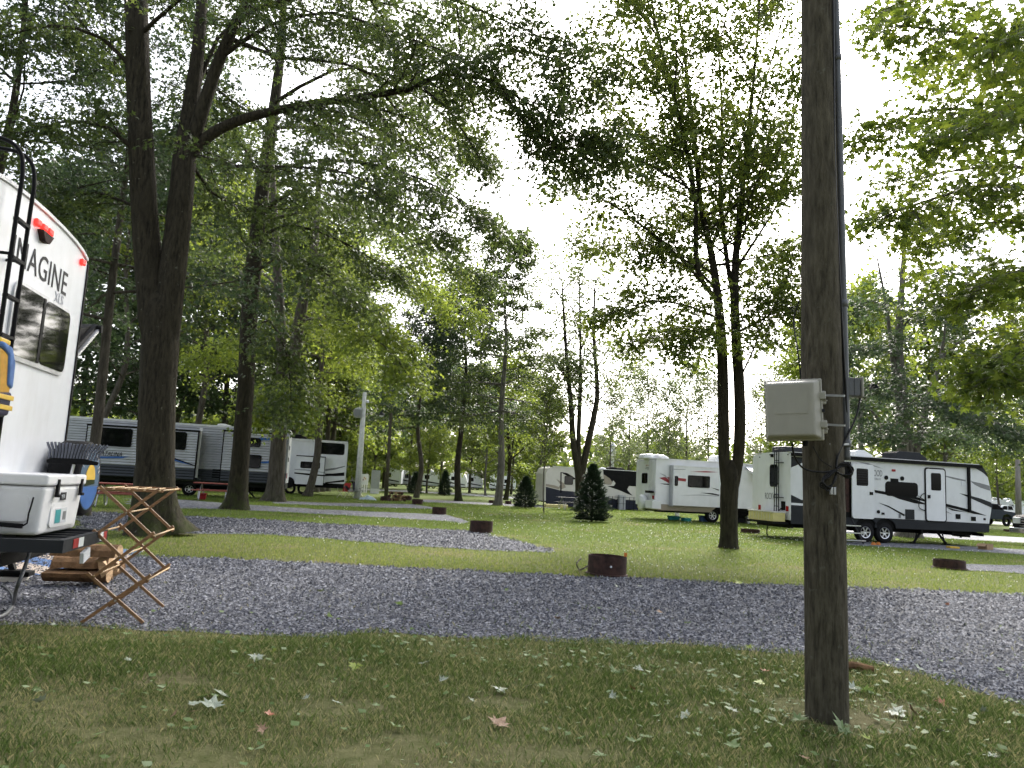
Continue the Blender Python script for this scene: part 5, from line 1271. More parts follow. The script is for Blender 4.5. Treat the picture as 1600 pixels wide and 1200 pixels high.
log(164, 890, 0.17, 0.36, 0.10, 1.9, 'pale split log laid over the small ones', -1.35, 7, False)
log(178, 884, 0.17, 0.36, 0.10, 2.7, 'split log leaning at the stack\'s outer top', -1.4, 8, False)

log(168, 872, 0.36, 0.36, 0.10, 1.0, 'pale half log on top of the small ones', -1.35, 9, False)
log(192, 892, 0.0, 0.34, 0.09, 1.6, 'little round log at the outer foot of the stack', -1.45, 10)
# ---- folding drying rack
f0 = P(127, 975); FD = Frame(f0); RD = thing('drying_rack', 'folding wooden accordion clothes rack standing on the gravel', 'drying rack', f0, YAW)
W = 0.85
bars = [((127, 974), (236, 898)), ((223, 978), (136, 896)), ((146, 901), (242, 832)), ((231, 910), (145, 828)), ((145, 839), (250, 764)), ((241, 841), (155, 760))]
ends = {}
for side, y in ((0, 0.0), (1, W)):
    for i, (a, e) in enumerate(bars):
        (xa, za_), (xe, ze) = FD.xz(*a), FD.xz(*e); za_ = max(za_, 0.012); yy = y + (0.011 if i % 2 else -0.011)
        MB().bar((xa, yy, za_), (xe, yy, ze), 0.018, 0.028, up=(0, 0, 1)).build('slat', M['rackwood'], RD, bevel=0.003)
    xa, za_ = FD.xz(150, 764); xe, ze = FD.xz(254, 767)
    MB().bar((xa, y + 0.03, 0.5 * (za_ + ze)), (xe, y + 0.03, 0.5 * (za_ + ze)), 0.016, 0.026).build('top_slat', M['rackwood'], RD, bevel=0.003)
    for jp in ((181, 938), (187, 869.5), (198, 801)):
        x, z = FD.xz(*jp); MB().lathe([(0, -0.03), (0.008, -0.03), (0.008, 0.03), (0, 0.03)], (x, y, z), 8, 'y').build('rivet', M['steel'], RD)
for jp in ((148, 899), (146, 833), (233, 905), (241, 837), (155, 763), (250, 767), (187, 869.5), (198, 801), (178, 764), (202, 765), (226, 766)):
    x, z = FD.xz(*jp); MB().tube([(x, -0.03, z), (x, W + 0.03, z)], 0.0075, 8).build('dowel', M['dowel'], RD, smooth=True)

# ------------------------------------------------------------------ grey striped trailer on the left
o1 = P(300, 775); F1 = Frame(o1)
R1 = thing('travel_trailer', 'long grey trailer with horizontal siding and slide-outs behind the oaks', 'trailer', o1, YAW)
X0 = F1.xz(40, 700)[0]; X1 = F1.xz(449, 715)[0]
zr = 0.5 * (F1.xz(274, 661)[1] + F1.xz(388, 667)[1]); zb = F1.xz(300, 748)[1]; zb = max(0.5, min(zb, 1.05)); zs = F1.xz(200, 727)[1]
def siding(x0, x1, z0, z1, y, mat, name, parent, back=0.05, pitch=0.125):
    pr = []; n = max(1, round((z1 - z0) / pitch)); p_ = (z1 - z0) / n
    for k in range(n): pr += [(y, z0 + k * p_), (y - 0.04, z0 + (k + 0.33) * p_), (y - 0.04, z0 + (k + 0.5) * p_), (y, z0 + (k + 0.96) * p_)]
    pr += [(y, z1), (y + back, z1), (y + back, z0)]
    return MB().prism(pr, 'x', x0, x1).build(name, mat, parent)
MB().box(X0, X1, 0.03, 2.44, 0.55, zr - 0.06).build('body', M['dgrey'], R1)
siding(X0, X1, zs, zr - 0.1, 0.0, M['siding'], 'upper_siding', R1); siding(X0, X1, zb - 0.1, zs - 0.005, 0.0, M['siding2'], 'lower_siding', R1)
MB().box(X0 - 0.02, X1 + 0.02, -0.03, 2.47, zr - 0.1, zr).build('roof', M['roofw'], R1)
MB().box(X1 + 0.002, X1 + 0.02, 0.0, 2.44, zb, zr - 0.1).build('rear_panel', M['offwhite'], R1)
for zz in (zr - 0.35, zr - 1.0, zr - 1.6): MB().box(X1 + 0.02, X1 + 0.024, 0.25, 1.2, zz, zz + 0.22).build('rear_decal', M['dgrey'], R1)
MB().box(X1 + 0.021, X1 + 0.05, 0.08, 0.28, zb + 0.25, zb + 0.5).build('tail_lamp', M['redlens'], R1)
def slide(pxa, pxb, ytop, depth, name='slide_out'):
    xa, xb = F1.xz(pxa, 700, -depth)[0], F1.xz(pxb, 700, -depth)[0]; z1_ = F1.xz(0.5 * (pxa + pxb), ytop, -depth)[1]; z0_ = zb - 0.05
    s_ = MB().box(xa, xb, -depth + 0.03, 0.02, z0_, z1_ - 0.06).build(name, M['dgrey'], R1)
    zs_ = F1.xz(0.5 * (pxa + pxb), 0.5 * (721 + 730), -depth)[1]; zs_ = zs
    siding(xa + 0.05, xb - 0.05, zs_, z1_ - 0.08, -depth, M['siding'], 'slide_siding', s_); siding(xa + 0.05, xb - 0.05, z0_, zs_ - 0.005, -depth, M['siding2'], 'slide_skirt', s_)
    MB().box(xa - 0.02, xb + 0.02, -depth - 0.04, 0.02, z1_ - 0.075, z1_).build('slide_roof', M['black'], s_)
    for xx in (xa, xb - 0.05): MB().box(xx, xx + 0.05, -depth - 0.03, -depth + 0.02, z0_, z1_ - 0.08).build('slide_trim', M['black'], s_)
    return s_
dS = 0.75
s1 = slide(132, 309, 667, dS); s2 = slide(347, 436, 674, dS)
w1_ = lambda x, y: F1.xz(x, y, -dS)
def win1(pa, pb, par):
    (xa, za_), (xb, zb_) = w1_(*pa), w1_(*pb)
    f = MB().prism(rrect(xa, zb_, xb, za_, 0.1), 'y', -dS - 0.055, -dS - 0.0165).build('window', M['black'], par)
    MB().prism(rrect(xa + .03, zb_ + .03, xb - .03, za_ - .03, 0.08), 'y', -dS - 0.06, -dS - 0.0555).build('pane', M['glass'], f)
win1((152, 667), (205, 699), s1); win1((255, 673), (290, 703), s1); win1((389, 684), (407, 699), s2); win1((388, 710), (407, 732), s2)
qa, qb = w1_(152, 708), w1_(196, 711)
tx = text('CATALINA', 0.3, M['black'], s1, (qa[0], -dS - 0.046, 0.5 * (qa[1] + qb[1]) - 0.09), (1, 0, 0), (0, 0, 1), shear=0.3, sx=(qb[0] - qa[0]) / 1.65)
panel(s1, 'decal', [w1_(155, 713), w1_(202, 713.5), w1_(190, 716), w1_(155, 716)], M['blue'], -dS - 0.047, parent=s1)
panel(s1, 'decal', [w1_(272, 716), w1_(300, 727), w1_(296, 726), w1_(272, 720)], M['blue'], -dS - 0.047, parent=s1)
panel(s1, 'decal', [w1_(272, 715), w1_(308, 728), w1_(300, 727), w1_(272, 717)], M['black'], -dS - 0.053, parent=s1)
panel(s2, 'decal', [w1_(404, 684), w1_(432, 685), w1_(432, 688), w1_(404, 688)], M['blue'], -dS - 0.047, parent=s2)
panel(s2, 'decal', [w1_(404, 722), w1_(432, 719), w1_(432, 724), w1_(410, 724)], M['blue'], -dS - 0.047, parent=s2)
xa = F1.xz(312, 700)[0]; MB().box(xa, xa + 0.12, -0.6, -0.52, 0.9, zr - 0.2).build('awning_post', M['roofw'], R1)
MB().box(xa + 0.7, xa + 1.1, -0.03, -0.017, 0.9, 1.35).build('service_hatch', M['black'], R1)
underside(R1, X0 + 0.2, X1 - 0.2, 0.32, 0.55)
xw = F1.xz(295, 766)[0]
for dx in (-1.0, 0.0): wheel(R1, xw + dx, 0.05, 0.33, 0.33)
MB().box(xw - 1.5, xw + 0.5, -0.012, 0.03, zb - 0.1, zb + 0.02).build('wheel_arch', M['lgrey'], R1)
for dx in (-4.5, 2.6): scissor_jack(R1, xw + dx, 0.25, 0.5)
roof_unit(R1, xw + 1.2, 0.8, zr, 0.7, 0.7, 0.14, M['roofw']); roof_unit(R1, xw + 4.0, 0.8, zr, 0.5, 0.5, 0.1, M['roofw'])

# ------------------------------------------------------------------ white trailer with black swooshes, behind it
Z5 = zm(380, 600, 5.0)
o2 = P(500, 774); F2 = Frame(o2); R2 = thing('travel_trailer', 'white trailer with black swooshes beside the metal lamp pole', 'trailer', o2, YAW)
a2 = lambda x, y, d=0.0: F2.xz(*Z5(x, y), d)
zr2 = a2(600, 440)[1]; zb2 = a2(650, 775)[1]; xL, xR = a2(200, 600)[0], a2(805, 600)[0]
MB().prism(rrect(xL - 3.5, zb2, xR, zr2, 0.09), 'y', 0, 2.44).build('body', M['white'], R2)
MB().box(xL - 3.3, xR - 0.03, 0.1, 2.3, 0.5, zb2 - 0.003).build('chassis', M['black'], R2)
MB().box(xL - 3.5, xR + 0.03, -0.05, 0.1, zr2 - 0.12, zr2 + 0.02).build('awning', M['roofw'], R2)
x0, z0 = a2(565, 540); x1, z1 = a2(792, 472); window_y(R2, x0, z0, x1, z1, 0.1)
dS2 = 0.5; x0, z0 = F2.xz(*Z5(400, 780), -dS2); x1, z1 = F2.xz(*Z5(640, 575), -dS2)
s_ = MB().box(x0, x1, -dS2, 0.0, z0, z1).build('slide_out', M['white'], R2); MB().box(x0 - 0.03, x1 + 0.05, -dS2 - 0.03, 0, z1, z1 + 0.06).build('slide_roof', M['dgrey'], s_)
MB().box(x1, x1 + 0.03, -dS2 - 0.01, 0.0, z0, z1).build('slide_trim', M['black'], s_)
wx0, wz0 = F2.xz(*Z5(445, 655), -dS2); wx1, wz1 = F2.xz(*Z5(603, 612), -dS2)
f = MB().prism(rrect(wx0, wz0, wx1, wz1, 0.08), 'y', -dS2 - 0.015, -dS2 - 0.001).build('window', M['black'], s_); MB().prism(rrect(wx0 + .04, wz0 + .04, wx1 - .04, wz1 - .04, 0.06), 'y', -dS2 - 0.02, -dS2 - 0.015).build('pane', M['glass'], f)
for pts, mk, dd, par in (([(640, 700), (700, 700), (790, 690), (790, 718), (640, 720)], 'black', 0, R2), ([(640, 665), (720, 655), (795, 640), (795, 646), (720, 668), (640, 680)], 'mgrey', 0, R2), ([(640, 768), (790, 748), (790, 765), (640, 776)], 'black', 0, R2),
        ([(400, 664), (480, 664), (640, 690), (640, 696), (480, 676), (400, 670)], 'lgrey', dS2, s_), ([(400, 690), (520, 700), (640, 712), (640, 722), (500, 712), (400, 700)], 'black', dS2, s_)):
    panel(R2, 'decal', [F2.xz(*Z5(x, y), -dd) for x, y in pts], M[mk], -dd - 0.006, parent=par)
MB().box(xR + 0.003, xR + 0.05, -0.02, 0.06, zb2, zr2 - 0.1).build('corner_trim', M['offwhite'], R2)
for dx in (-2.6, -3.4): wheel(R2, xR + dx, 0.05, 0.36, 0.36, rim=False)
x, z = a2(425, 405); roof_unit(R2, x, 0.7, zr2 + 0.005, 1.1, 0.8, 0.32, M['black'])
x, z = a2(380, 770); sp_ = MB().lathe([(0.0, 0.0), (0.3, 0.0), (0.36, 0.05), (0.36, 0.2), (0.3, 0.25)], (x - 0.2, -0.35, z), 20, 'y').build('spare_tyre', M['rubber'], R2, smooth=True)

# ------------------------------------------------------------------ the nearer right-hand trailer
Z8 = zm(1300, 660, 5.3333); o3 = P(1382, 849); F3 = Frame(o3)
R3 = thing('travel_trailer', 'white trailer with two doors, dark skirt and black swooshes by the utility pole', 'trailer', o3, YAW)
a3 = lambda x, y, d=0.0: F3.xz(*Z8(x, y), d)
xb = F3.xz(1236, 760)[0]; zt3 = 0.5 * (a3(150, 292)[1] + a3(1150, 352)[1]); zk = 0.5 * (a3(200, 795)[1] + a3(1250, 838)[1]); zbt = 0.5 * (a3(700, 895)[1] + a3(1290, 912)[1])
nose = [a3(x, y) for x, y in ((1225, 350), (1262, 378), (1288, 420), (1308, 500), (1326, 590), (1332, 660), (1326, 740), (1316, 800), (1310, 842))]
nose[0] = (nose[0][0], zt3)
body = [(xb, zk)] + [(xb, zt3 - 0.02), (xb + 0.05, zt3)] + nose[:-1] + [(nose[-1][0], zk)]
MB().prism(body, 'y', 0, 2.44).build('body', M['offwhite'], R3)
arch = []
for cxp in (285, 445):
    cx = a3(cxp, 940)[0]; arch.append(cx)
sk = [(xb, zk - 0.003), (xb, zbt)] ; rW = 0.36
for cx in arch:
    sk += [(cx - 0.44, zbt)] + [(cx + 0.44 * math.cos(t_), zbt + 0.34 * math.sin(t_)) for t_ in [math.pi * (1 - k / 8) for k in range(1, 8)]] + [(cx + 0.44, zbt)]
sk += [(nose[-1][0] - 0.03, zbt), (nose[-1][0], zk - 0.003)]
MB().prism(sk, 'y', -0.012, 0.02).build('skirt', M['dgrey'], R3)
MB().box(xb + 0.02, nose[-1][0] - 0.1, 0.05, 2.4, zbt - 0.02, zk - 0.004).build('floor_pan', M['black'], R3)
underside(R3, xb + 0.1, nose[-1][0] - 0.1, zbt - 0.17, zbt - 0.021)
for cx in arch: wheel(R3, cx, 0.02, 0.36, 0.36)
MB().box(xb - 0.01, nose[0][0] + 0.05, -0.11, 0.0, zt3 - 0.1, zt3 + 0.02).build('awning', M['black'], R3)
MB().box(xb - 0.01, nose[0][0], -0.02, 2.46, zt3 + 0.021, zt3 + 0.05).build('roof', M['roofw'], R3)
for px0, px1 in ((1125, 1143),): 
    x0, x1 = a3(px0, 500)[0], a3(px1, 500)[0]; MB().box(x0, x1, -0.07, 0.0, a3(1140, 750)[1], zt3 - 0.1).build('awning_arm', M['black'], R3)
# nose cap
panel(R3, 'nose_cap', [a3(x, y) for x, y in ((1150, 355), (1222, 352), (1262, 380), (1288, 422), (1296, 455), (1260, 420), (1200, 385), (1150, 372))], M['dgrey'], -0.008)
panel(R3, 'lower_panel', [(xb, F3.xz(1236, 773)[1]), (F3.xz(1252, 781)[0], F3.xz(1252, 781)[1]), (F3.xz(1312, 786)[0], F3.xz(1312, 786)[1]), (F3.xz(1312, 786)[0], zk), (xb, zk)], M['dgrey'], -0.008)
panel(R3, 'stripe', [(xb, F3.xz(1236, 785.5)[1]), (F3.xz(1312, 790)[0], F3.xz(1312, 790)[1]), (F3.xz(1312, 794)[0], F3.xz(1312, 794)[1]), (xb, F3.xz(1236, 789)[1])], M['white'], -0.0105, 0.002)
panel(R3, 'corner_decal', [(xb, zt3 - 0.12), (xb + 0.9, zt3 - 0.12), (xb, zt3 - 0.5)], M['dgrey'], -0.007)
# doors
def door(pa, pb, wa, wb, nm='door'):
    x0, z0 = a3(*pa); x1, z1 = a3(*pb)
    d_ = MB().prism(rrect(x0, z0, x1, z1, 0.12), 'y', -0.03, -0.002).build(nm, M['black'], R3)
    MB().prism(rrect(x0 + .05, z0 + .05, x1 - .05, z1 - .05, 0.08), 'y', -0.037, -0.03).build('door_leaf', M['white'], d_)
    (u0, v0), (u1, v1) = a3(*wa), a3(*wb)
    MB().prism(rrect(u0, v0, u1, v1, 0.06), 'y', -0.043, -0.0375).build('pane', M['glass'], d_)
    return d_
d1 = door((775, 828), (942, 385), (820, 565), (900, 425))
x, z = a3(800, 618); MB().box(x - 0.05, x + 0.05, -0.07, -0.0372, z - 0.06, z + 0.06).build('handle', M['black'], d1)
# second door folded open against the wall
x0, z0 = a3(168, 798, -0.1); x1, z1 = a3(350, 355, -0.1)
d2 = MB().prism(rrect(x0, z0, x1, z1, 0.1), 'y', -0.11, -0.07).build('door', M['white'], R3)
(u0, v0), (u1, v1) = a3(205, 525, -0.11), a3(300, 388, -0.11)
MB().prism(rrect(u0, v0, u1, v1, 0.05), 'y', -0.116, -0.1105).build('pane', M['glass'], d2)
for k in range(7): zz = v0 + (v1 - v0) * (k + 0.5) / 7; MB().box(u0 + .03, u1 - .03, -0.121, -0.1165, zz - 0.008, zz + 0.008).build('louvre', M['dgrey'], d2)
x, z = a3(328, 592, -0.11); MB().box(x - 0.07, x + 0.06, -0.13, -0.1105, z - 0.05, z + 0.05).build('latch', M['black'], d2)
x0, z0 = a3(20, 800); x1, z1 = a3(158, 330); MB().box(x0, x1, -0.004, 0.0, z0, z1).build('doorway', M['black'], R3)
x0, z0 = a3(110, 745); x1, z1 = a3(140, 470); MB().box(x0, x1, -0.02, -0.0045, z0, z1).build('screen', M['rust'], R3)
# steps
st = MB()
for k, (yy, zz) in enumerate(((855, 0.0), (916, 0.0), (978, 0.0))):
    xz = a3(60, yy, -0.25 - 0.25 * k); x1 = a3(215 + k * 22, yy, -0.25 - 0.25 * k)[0]
    st.box(x1 - 0.75, x1, -0.42 - 0.24 * k, -0.2 - 0.24 * k, xz[1] - 0.015, xz[1] + 0.02)
stp = st.build('step', M['alu'], R3)
MB().bar((a3(155, 810, -0.1)[0], -0.15, zk - 0.05), (a3(262, 985, -0.9)[0], -0.9, 0.02), 0.03, 0.05).build('stringer', M['dgrey'], stp)
# windows and fittings
x0, z0 = a3(450, 604); x1, z1 = a3(708, 512); window_y(R3, x0, z0, x1, z1, 0.1)
for pa, pb, mk in (((487, 505), (551, 470), 'black'), ((610, 806), (684, 727), 'dgrey'), ((1030, 803), (1068, 765), 'black'), ((1158, 820), (1196, 787), 'black'), ((1262, 815), (1278, 798), 'black'), ((412, 768), (436, 752), 'black'), ((555, 795), (572, 763), 'mgrey'), ((1078, 530), (1112, 492), 'lens')):
    x0, z0 = a3(*pa); x1, z1 = a3(*pb); MB().box(x0, x1, -0.02, -0.001, z0, z1).build('hatch', M[mk], R3, bevel=0.005)
for x_, y_, r_ in ((450, 460, .075), (583, 467, .075), (385, 745, .06)):
    x, z = a3(x_, y_); MB().lathe([(0, -0.03), (r_, -0.03), (r_, -0.001)], (x, 0, z), 16, 'y').build('speaker', M['black'], R3)
x, z = a3(512, 400); MB().box(x - 0.08, x + 0.08, -0.025, -0.001, z - 0.04, z + 0.04).build('marker_lamp', M['redlens'], R3, bevel=0.015)
gr = MB().tube(smooth_path([(a3(775, 600)[0], -0.01, a3(775, 592)[1]), (a3(735, 600)[0], -0.07, a3(735, 605)[1]), (a3(712, 640)[0], -0.08, a3(712, 660)[1]), (a3(715, 700)[0], -0.08, a3(715, 712)[1]), (a3(775, 730)[0], -0.01, a3(775, 735)[1])], 4), 0.015, 6).build('grab_handle', M['black'], R3)
for pts, mk, y in (([(350, 562), (430, 575), (560, 605), (720, 625), (785, 662), (640, 630), (470, 606), (360, 586)], 'black', -0.006), ([(480, 605), (600, 620), (700, 645), (815, 690), (690, 674), (560, 638)], 'black', -0.0065),
        ([(700, 600), (790, 655), (900, 715), (1005, 768), (880, 716), (780, 664)], 'black', -0.0072), ([(820, 645), (960, 680), (1140, 725), (1290, 778), (1180, 762), (1060, 728), (900, 690)], 'black', -0.006),
        ([(890, 435), (1000, 455), (1112, 480), (1112, 492), (1010, 472)], 'mgrey', -0.0068), ([(1150, 488), (1230, 505), (1312, 528), (1318, 570), (1240, 545), (1190, 520)], 'mgrey', -0.006),
        ([(1060, 590), (1130, 605), (1240, 635), (1328, 668), (1332, 712), (1250, 675), (1150, 630)], 'dgrey', -0.0064), ([(385, 668), (470, 695), (610, 770), (600, 782), (480, 712)], 'black', -0.006),
        ([(180, 320), (300, 340), (430, 388), (300, 352)], 'mgrey', -0.006), ([(950, 705), (1040, 730), (1130, 750), (1000, 735)], 'dgrey', -0.0066)):
    panel(R3, 'decal', [a3(x, y_) for x, y_ in pts], M[mk], y, 0.003)
x, z = a3(345, 447); x2 = a3(418, 447)[0]
text('OOD', 0.32, M['mgrey'], R3, (x, -0.006, z), (1, 0, 0), (0, 0, 1), sx=(x2 - x) / 0.75)
text('ULTRA LITE', 0.1, M['lgrey'], R3, (x, -0.006, a3(345, 478)[1]), (1, 0, 0), (0, 0, 1), sx=(x2 - x) / 0.62)
# rear wall: window, ladder, lettering, rack
Z7 = zm(1170, 690, 7.5)
b3 = lambda x, y, d=0.0: F3.yz(*Z7(x, y), xb - d)
MB().prism([(0.0, zk - 0.2), (2.44, zk - 0.2), (2.44, zt3 - 0.12), (2.2, zt3 - 0.02), (1.22, zt3 + 0.06), (0.2, zt3 + 0.02), (0.0, zt3 - 0.05)], 'x', xb - 0.02, xb - 0.002).build('rear_panel', M['white'], R3)
(y0, z0), (y1, z1) = b3(342, 525), b3(257, 275); window_x(R3, y0, z0, y1, z1, 0.1, 0.02, xb - 0.032, -1)
yl0, yl1 = b3(385, 500)[0], b3(335, 500)[0]
ld = MB()
for yy in (yl0, 0.5 * (yl0 + yl1), yl1): ld.tube([(xb - 0.12, yy, zk - 0.05), (xb - 0.12, yy, zt3 + 0.05), (xb - 0.06, yy, zt3 + 0.22), (xb + 0.12, yy, zt3 + 0.16)], 0.018, 6)
for k in range(6): zz = zk + 0.25 + k * 0.4; ld.tube([(xb - 0.12, yl0, zz), (xb - 0.12, yl1, zz)], 0.014, 6)
for yy_ in (250, 657, 850): zz = b3(400, yy_)[1]; ld.bar((xb - 0.1, b3(435, yy_)[0], zz), (xb - 0.1, b3(340, yy_)[0], zz), 0.03, 0.03)
ld.build('ladder', M['dgrey'], R3)
ya_, za_ = b3(195, 672); yb_, _ = b3(330, 672)
text('ROCKWO', 0.34, M['mgrey'], R3, (xb - 0.024, ya_, za_), (0, -1, 0), (0, 0, 1), sx=abs(ya_ - yb_) / 1.42)
for (x_, y_) in ((135, 770), (460, 787)): yy, zz = b3(x_, y_); MB().box(xb - 0.05, xb - 0.02, yy - 0.07, yy + 0.07, zz - 0.09, zz + 0.09).build('tail_lamp', M['redlens'], R3, bevel=0.01)
for (x_, y_) in ((135, 183), (255, 155), (330, 150), (465, 153)): yy, zz = b3(x_, y_); MB().box(xb - 0.03, xb - 0.0205, yy - 0.03, yy + 0.03, zz - 0.02, zz + 0.02).build('marker_lamp', M['dgrey'], R3)
yy, zz = b3(290, 165); MB().box(xb - 0.1, xb - 0.02, yy - 0.04, yy + 0.04, zz - 0.06, zz + 0.06).build('rear_camera', M['black'], R3)
yy, zz = b3(415, 752); MB().box(xb - 0.06, xb - 0.02, yy - 0.1, yy + 0.1, zz - 0.15, zz + 0.15).build('power_inlet', M['black'], R3)
(y0, z0), (y1, z1) = b3(345, 938, 0.4), b3(60, 808, 0.4)
bx = MB().box(xb - 0.62, xb - 0.13, y0, y1, z0, z1).build('storage_box', M['treadgrip'], R3, bevel=0.01)
for k in range(1, 9): yy = y0 + (y1 - y0) * k / 9; MB().box(xb - 0.63, xb - 0.621, yy - 0.008, yy + 0.008, z0 + .03, z1 - .03).build('box_rib', M['cream'], bx)
MB().box(xb - 0.64, xb - 0.11, y0 - 0.02, y1 + 0.02, z1, z1 + 0.04).build('box_lid', M['cream'], bx)
MB().box(xb - 0.65, xb - 0.02, y0 - 0.05, y1 + 0.05, z0 - 0.08, z0 - 0.001).build('rear_bumper', M['black'], R3)
cab = [(xb - 0.06, yl0 - 0.1, zk + 0.2), (xb - 0.5, yl0 - 0.05, zk - 0.3), (xb - 0.5, yl0, 0.05), (xb - 0.2, -0.4, 0.03), (xb + 1.2, -0.5, 0.03)]
MB().tube(smooth_path(cab, 4), 0.02, 6).build('power_cord', M['cable'], R3)
x, z = a3(340, 275); roof_unit(R3, x, 0.5, zt3 + 0.051, 0.75, 0.6, 0.26, M['white'])
x, z = a3(780, 270); roof_unit(R3, x, 0.7, zt3 + 0.051, 1.35, 0.8, 0.34, M['dgrey'])
MB().box(xb + 0.3, xb + 1.5, 0.9, 1.7, zt3 + 0.051, zt3 + 0.3).build('roof_unit', M['dgrey'], R3, bevel=0.06)
scissor_jack(R3, a3(800, 920)[0], 0.3, zbt - 0.05, -0.35); scissor_jack(R3, a3(925, 930)[0], 0.3, zbt - 0.05, 0.4)
x, z = a3(1290, 930); MB().box(x - 0.1, x + 0.15, 0.9, 1.5, zbt - 0.25, zbt).build('hitch', M['black'], R3); MB().tube([(x, 1.2, zbt - 0.2), (x, 1.2, 0.25)], 0.04, 8).build('tongue_jack', M['black'], R3)
q = P(*Z8(1007, 1050)); put(MB().box(-0.16, 0.16, -0.14, 0.14, 0.0, 0.06).build('jack_pad', M['yellow'], None, bevel=0.01), 'yellow pad under the front jack of the two-door trailer', 'jack pad').location = (q.x, q.y, 0.006)
for i, xx in enumerate((345, 385)):
    q = P(*Z8(xx, 1022)); o = MB().prism([(-0.07, 0), (0.07, 0), (0.03, 0.09), (-0.01, 0.09)], 'y', -0.05, 0.05).build('wheel_chock', M['orange'], None); o.location = (q.x, q.y, 0.006); o.rotation_euler = (0, 0, YAW)
    put(o, 'orange wheel chock between the two-door trailer\'s wheels', 'wheel chock', 'orange chocks')
q = P(*Z8(1280, 1060)); RX = thing('cardboard_box', 'small open cardboard box on the gravel before the trailer\'s nose', 'box', q, YAW + 0.3)
mb = MB(); mb.box(-0.2, 0.2, -0.15, 0.15, 0, 0.015); mb.box(-0.2, -0.185, -0.15, 0.15, 0.016, 0.2); mb.box(0.185, 0.2, -0.15, 0.15, 0.016, 0.2); mb.box(-0.184, 0.184, -0.15, -0.135, 0.016, 0.2); mb.box(-0.184, 0.184, 0.135, 0.15, 0.016, 0.2); mb.build('carton', M['card'], RX)
MB().prism([(-0.2, 0.2), (-0.34, 0.12), (-0.34, 0.11), (-0.2, 0.19)], 'y', -0.15, 0.15).build('flap', M['card'], RX)

# ------------------------------------------------------------------ white trailer with red flashes
Zr = zm(980, 660, 5.7143); o4 = P(1115, 817); F4 = Frame(o4)
R4 = thing('travel_trailer', 'white trailer with red flashes and a round spare tyre cover', 'trailer', o4, YAW)
a4 = lambda x, y, d=0.0: F4.xz(*Zr(x, y), d)
xb4 = a4(256, 560)[0]; zt4 = 0.5 * (a4(300, 360)[1] + a4(800, 330)[1]); zk4 = 0.5 * (a4(300, 735)[1] + a4(760, 745)[1]); xe4 = a4(1160, 600)[0] + 1.5
MB().prism([(xb4, zk4), (xb4, zt4 - 0.05), (xb4 + 0.05, zt4), (xe4, zt4), (xe4, zk4)], 'y', 0, 2.44).build('body', M['white'], R4)
MB().prism([(xb4, zk4 - 0.002), (xb4 + 0.1, zk4 - 0.3), (a4(740, 790)[0], zk4 - 0.3), (a4(800, 750)[0], zk4 - 0.002)], 'y', 0.0, 2.44).build('skirt', M['beige'], R4)
MB().box(xb4 + 0.01, xe4, 0.06, 2.38, zk4 - 0.2, zk4 - 0.003).build('floor_pan', M['black'], R4)
underside(R4, xb4 + 0.2, xe4, zk4 - 0.42, zk4 - 0.21)
MB().box(xb4, xe4, -0.06, 2.46, zt4, zt4 + 0.05).build('roof', M['roofw'], R4)
x0, z0 = a4(404, 740, -0.3); x1, z1 = a4(458, 395, -0.3)
sl = MB().box(x0, x0 + 4.6, -0.35, 0.0, z0, z1).build('slide_out', M['white'], R4)
MB().box(x0 - 0.06, x0 - 0.001, -0.36, 0.0, z0 - .05, z1 + 0.05).build('slide_trim', M['lgrey'], sl); MB().box(x0, x0 + 4.6, -0.37, 0.0, z1, z1 + 0.05).build('slide_roof', M['roofw'], sl)
s4 = lambda x, y: F4.xz(*Zr(x, y), -0.35)
def win4(pa, pb):
    (u0, v0), (u1, v1) = s4(*pa), s4(*pb); f = MB().prism(rrect(u0, v0, u1, v1, 0.06), 'y', -0.372, -0.351).build('window', M['black'], sl); MB().prism(rrect(u0 + .04, v0 + .04, u1 - .04, v1 - .04, 0.05), 'y', -0.377, -0.3725).build('pane', M['glass'], f)
win4((540, 577), (738, 482)); win4((422, 566), (454, 478))
for pts, mk, y in (([(285, 495), (330, 488), (400, 490), (400, 520), (370, 522), (400, 555), (340, 525)], 'red', -0.006), ([(285, 450), (340, 470), (380, 520), (330, 480)], 'lgrey', -0.009), ([(290, 545), (380, 548), (400, 560), (330, 555)], 'dgrey', -0.006)):
    panel(R4, 'decal', [a4(x, y_) for x, y_ in pts], M[mk], y, 0.003)
for pts, mk in (([(455, 495), (525, 503), (525, 528), (455, 520)], 'red'), ([(560, 440), (700, 435), (815, 445), (700, 447)], 'red'), ([(745, 580), (820, 600), (815, 610)], 'dgrey'), ([(655, 628), (760, 632), (820, 645), (820, 655), (740, 642)], 'dgrey'), ([(460, 652), (640, 645), (820, 655), (820, 662), (640, 652)], 'lgrey'), ([(410, 415), (520, 418), (520, 424), (410, 424)], 'lgrey')):
    panel(sl, 'decal', [s4(x, y_) for x, y_ in pts], M[mk], -0.357, 0.003, parent=sl)
b4_ = lambda x, y, d=0.0: F4.yz(*Zr(x, y), xb4 - d)
MB().box(xb4 - 0.02, xb4 - 0.002, 0.01, 2.43, zk4 - 0.1, zt4 - 0.05).build('rear_panel', M['white'], R4)
(y0, z0), (y1, z1) = b4_(182, 540), b4_(138, 458); window_x(R4, y0, z0, y1, z1, 0.05, 0.03, xb4 - 0.032, -1)
ld = MB(); yl = [b4_(232, 500)[0], b4_(212, 500)[0]]
for yy in yl: ld.tube([(xb4 - 0.1, yy, zk4 + 0.2), (xb4 - 0.1, yy, zt4 + 0.1), (xb4 + 0.1, yy, zt4 + 0.22)], 0.016, 6)
for k in range(6): ld.tube([(xb4 - 0.1, yl[0], zk4 + 0.4 + k * .33), (xb4 - 0.1, yl[1], zk4 + .4 + k * .33)], 0.012, 6)
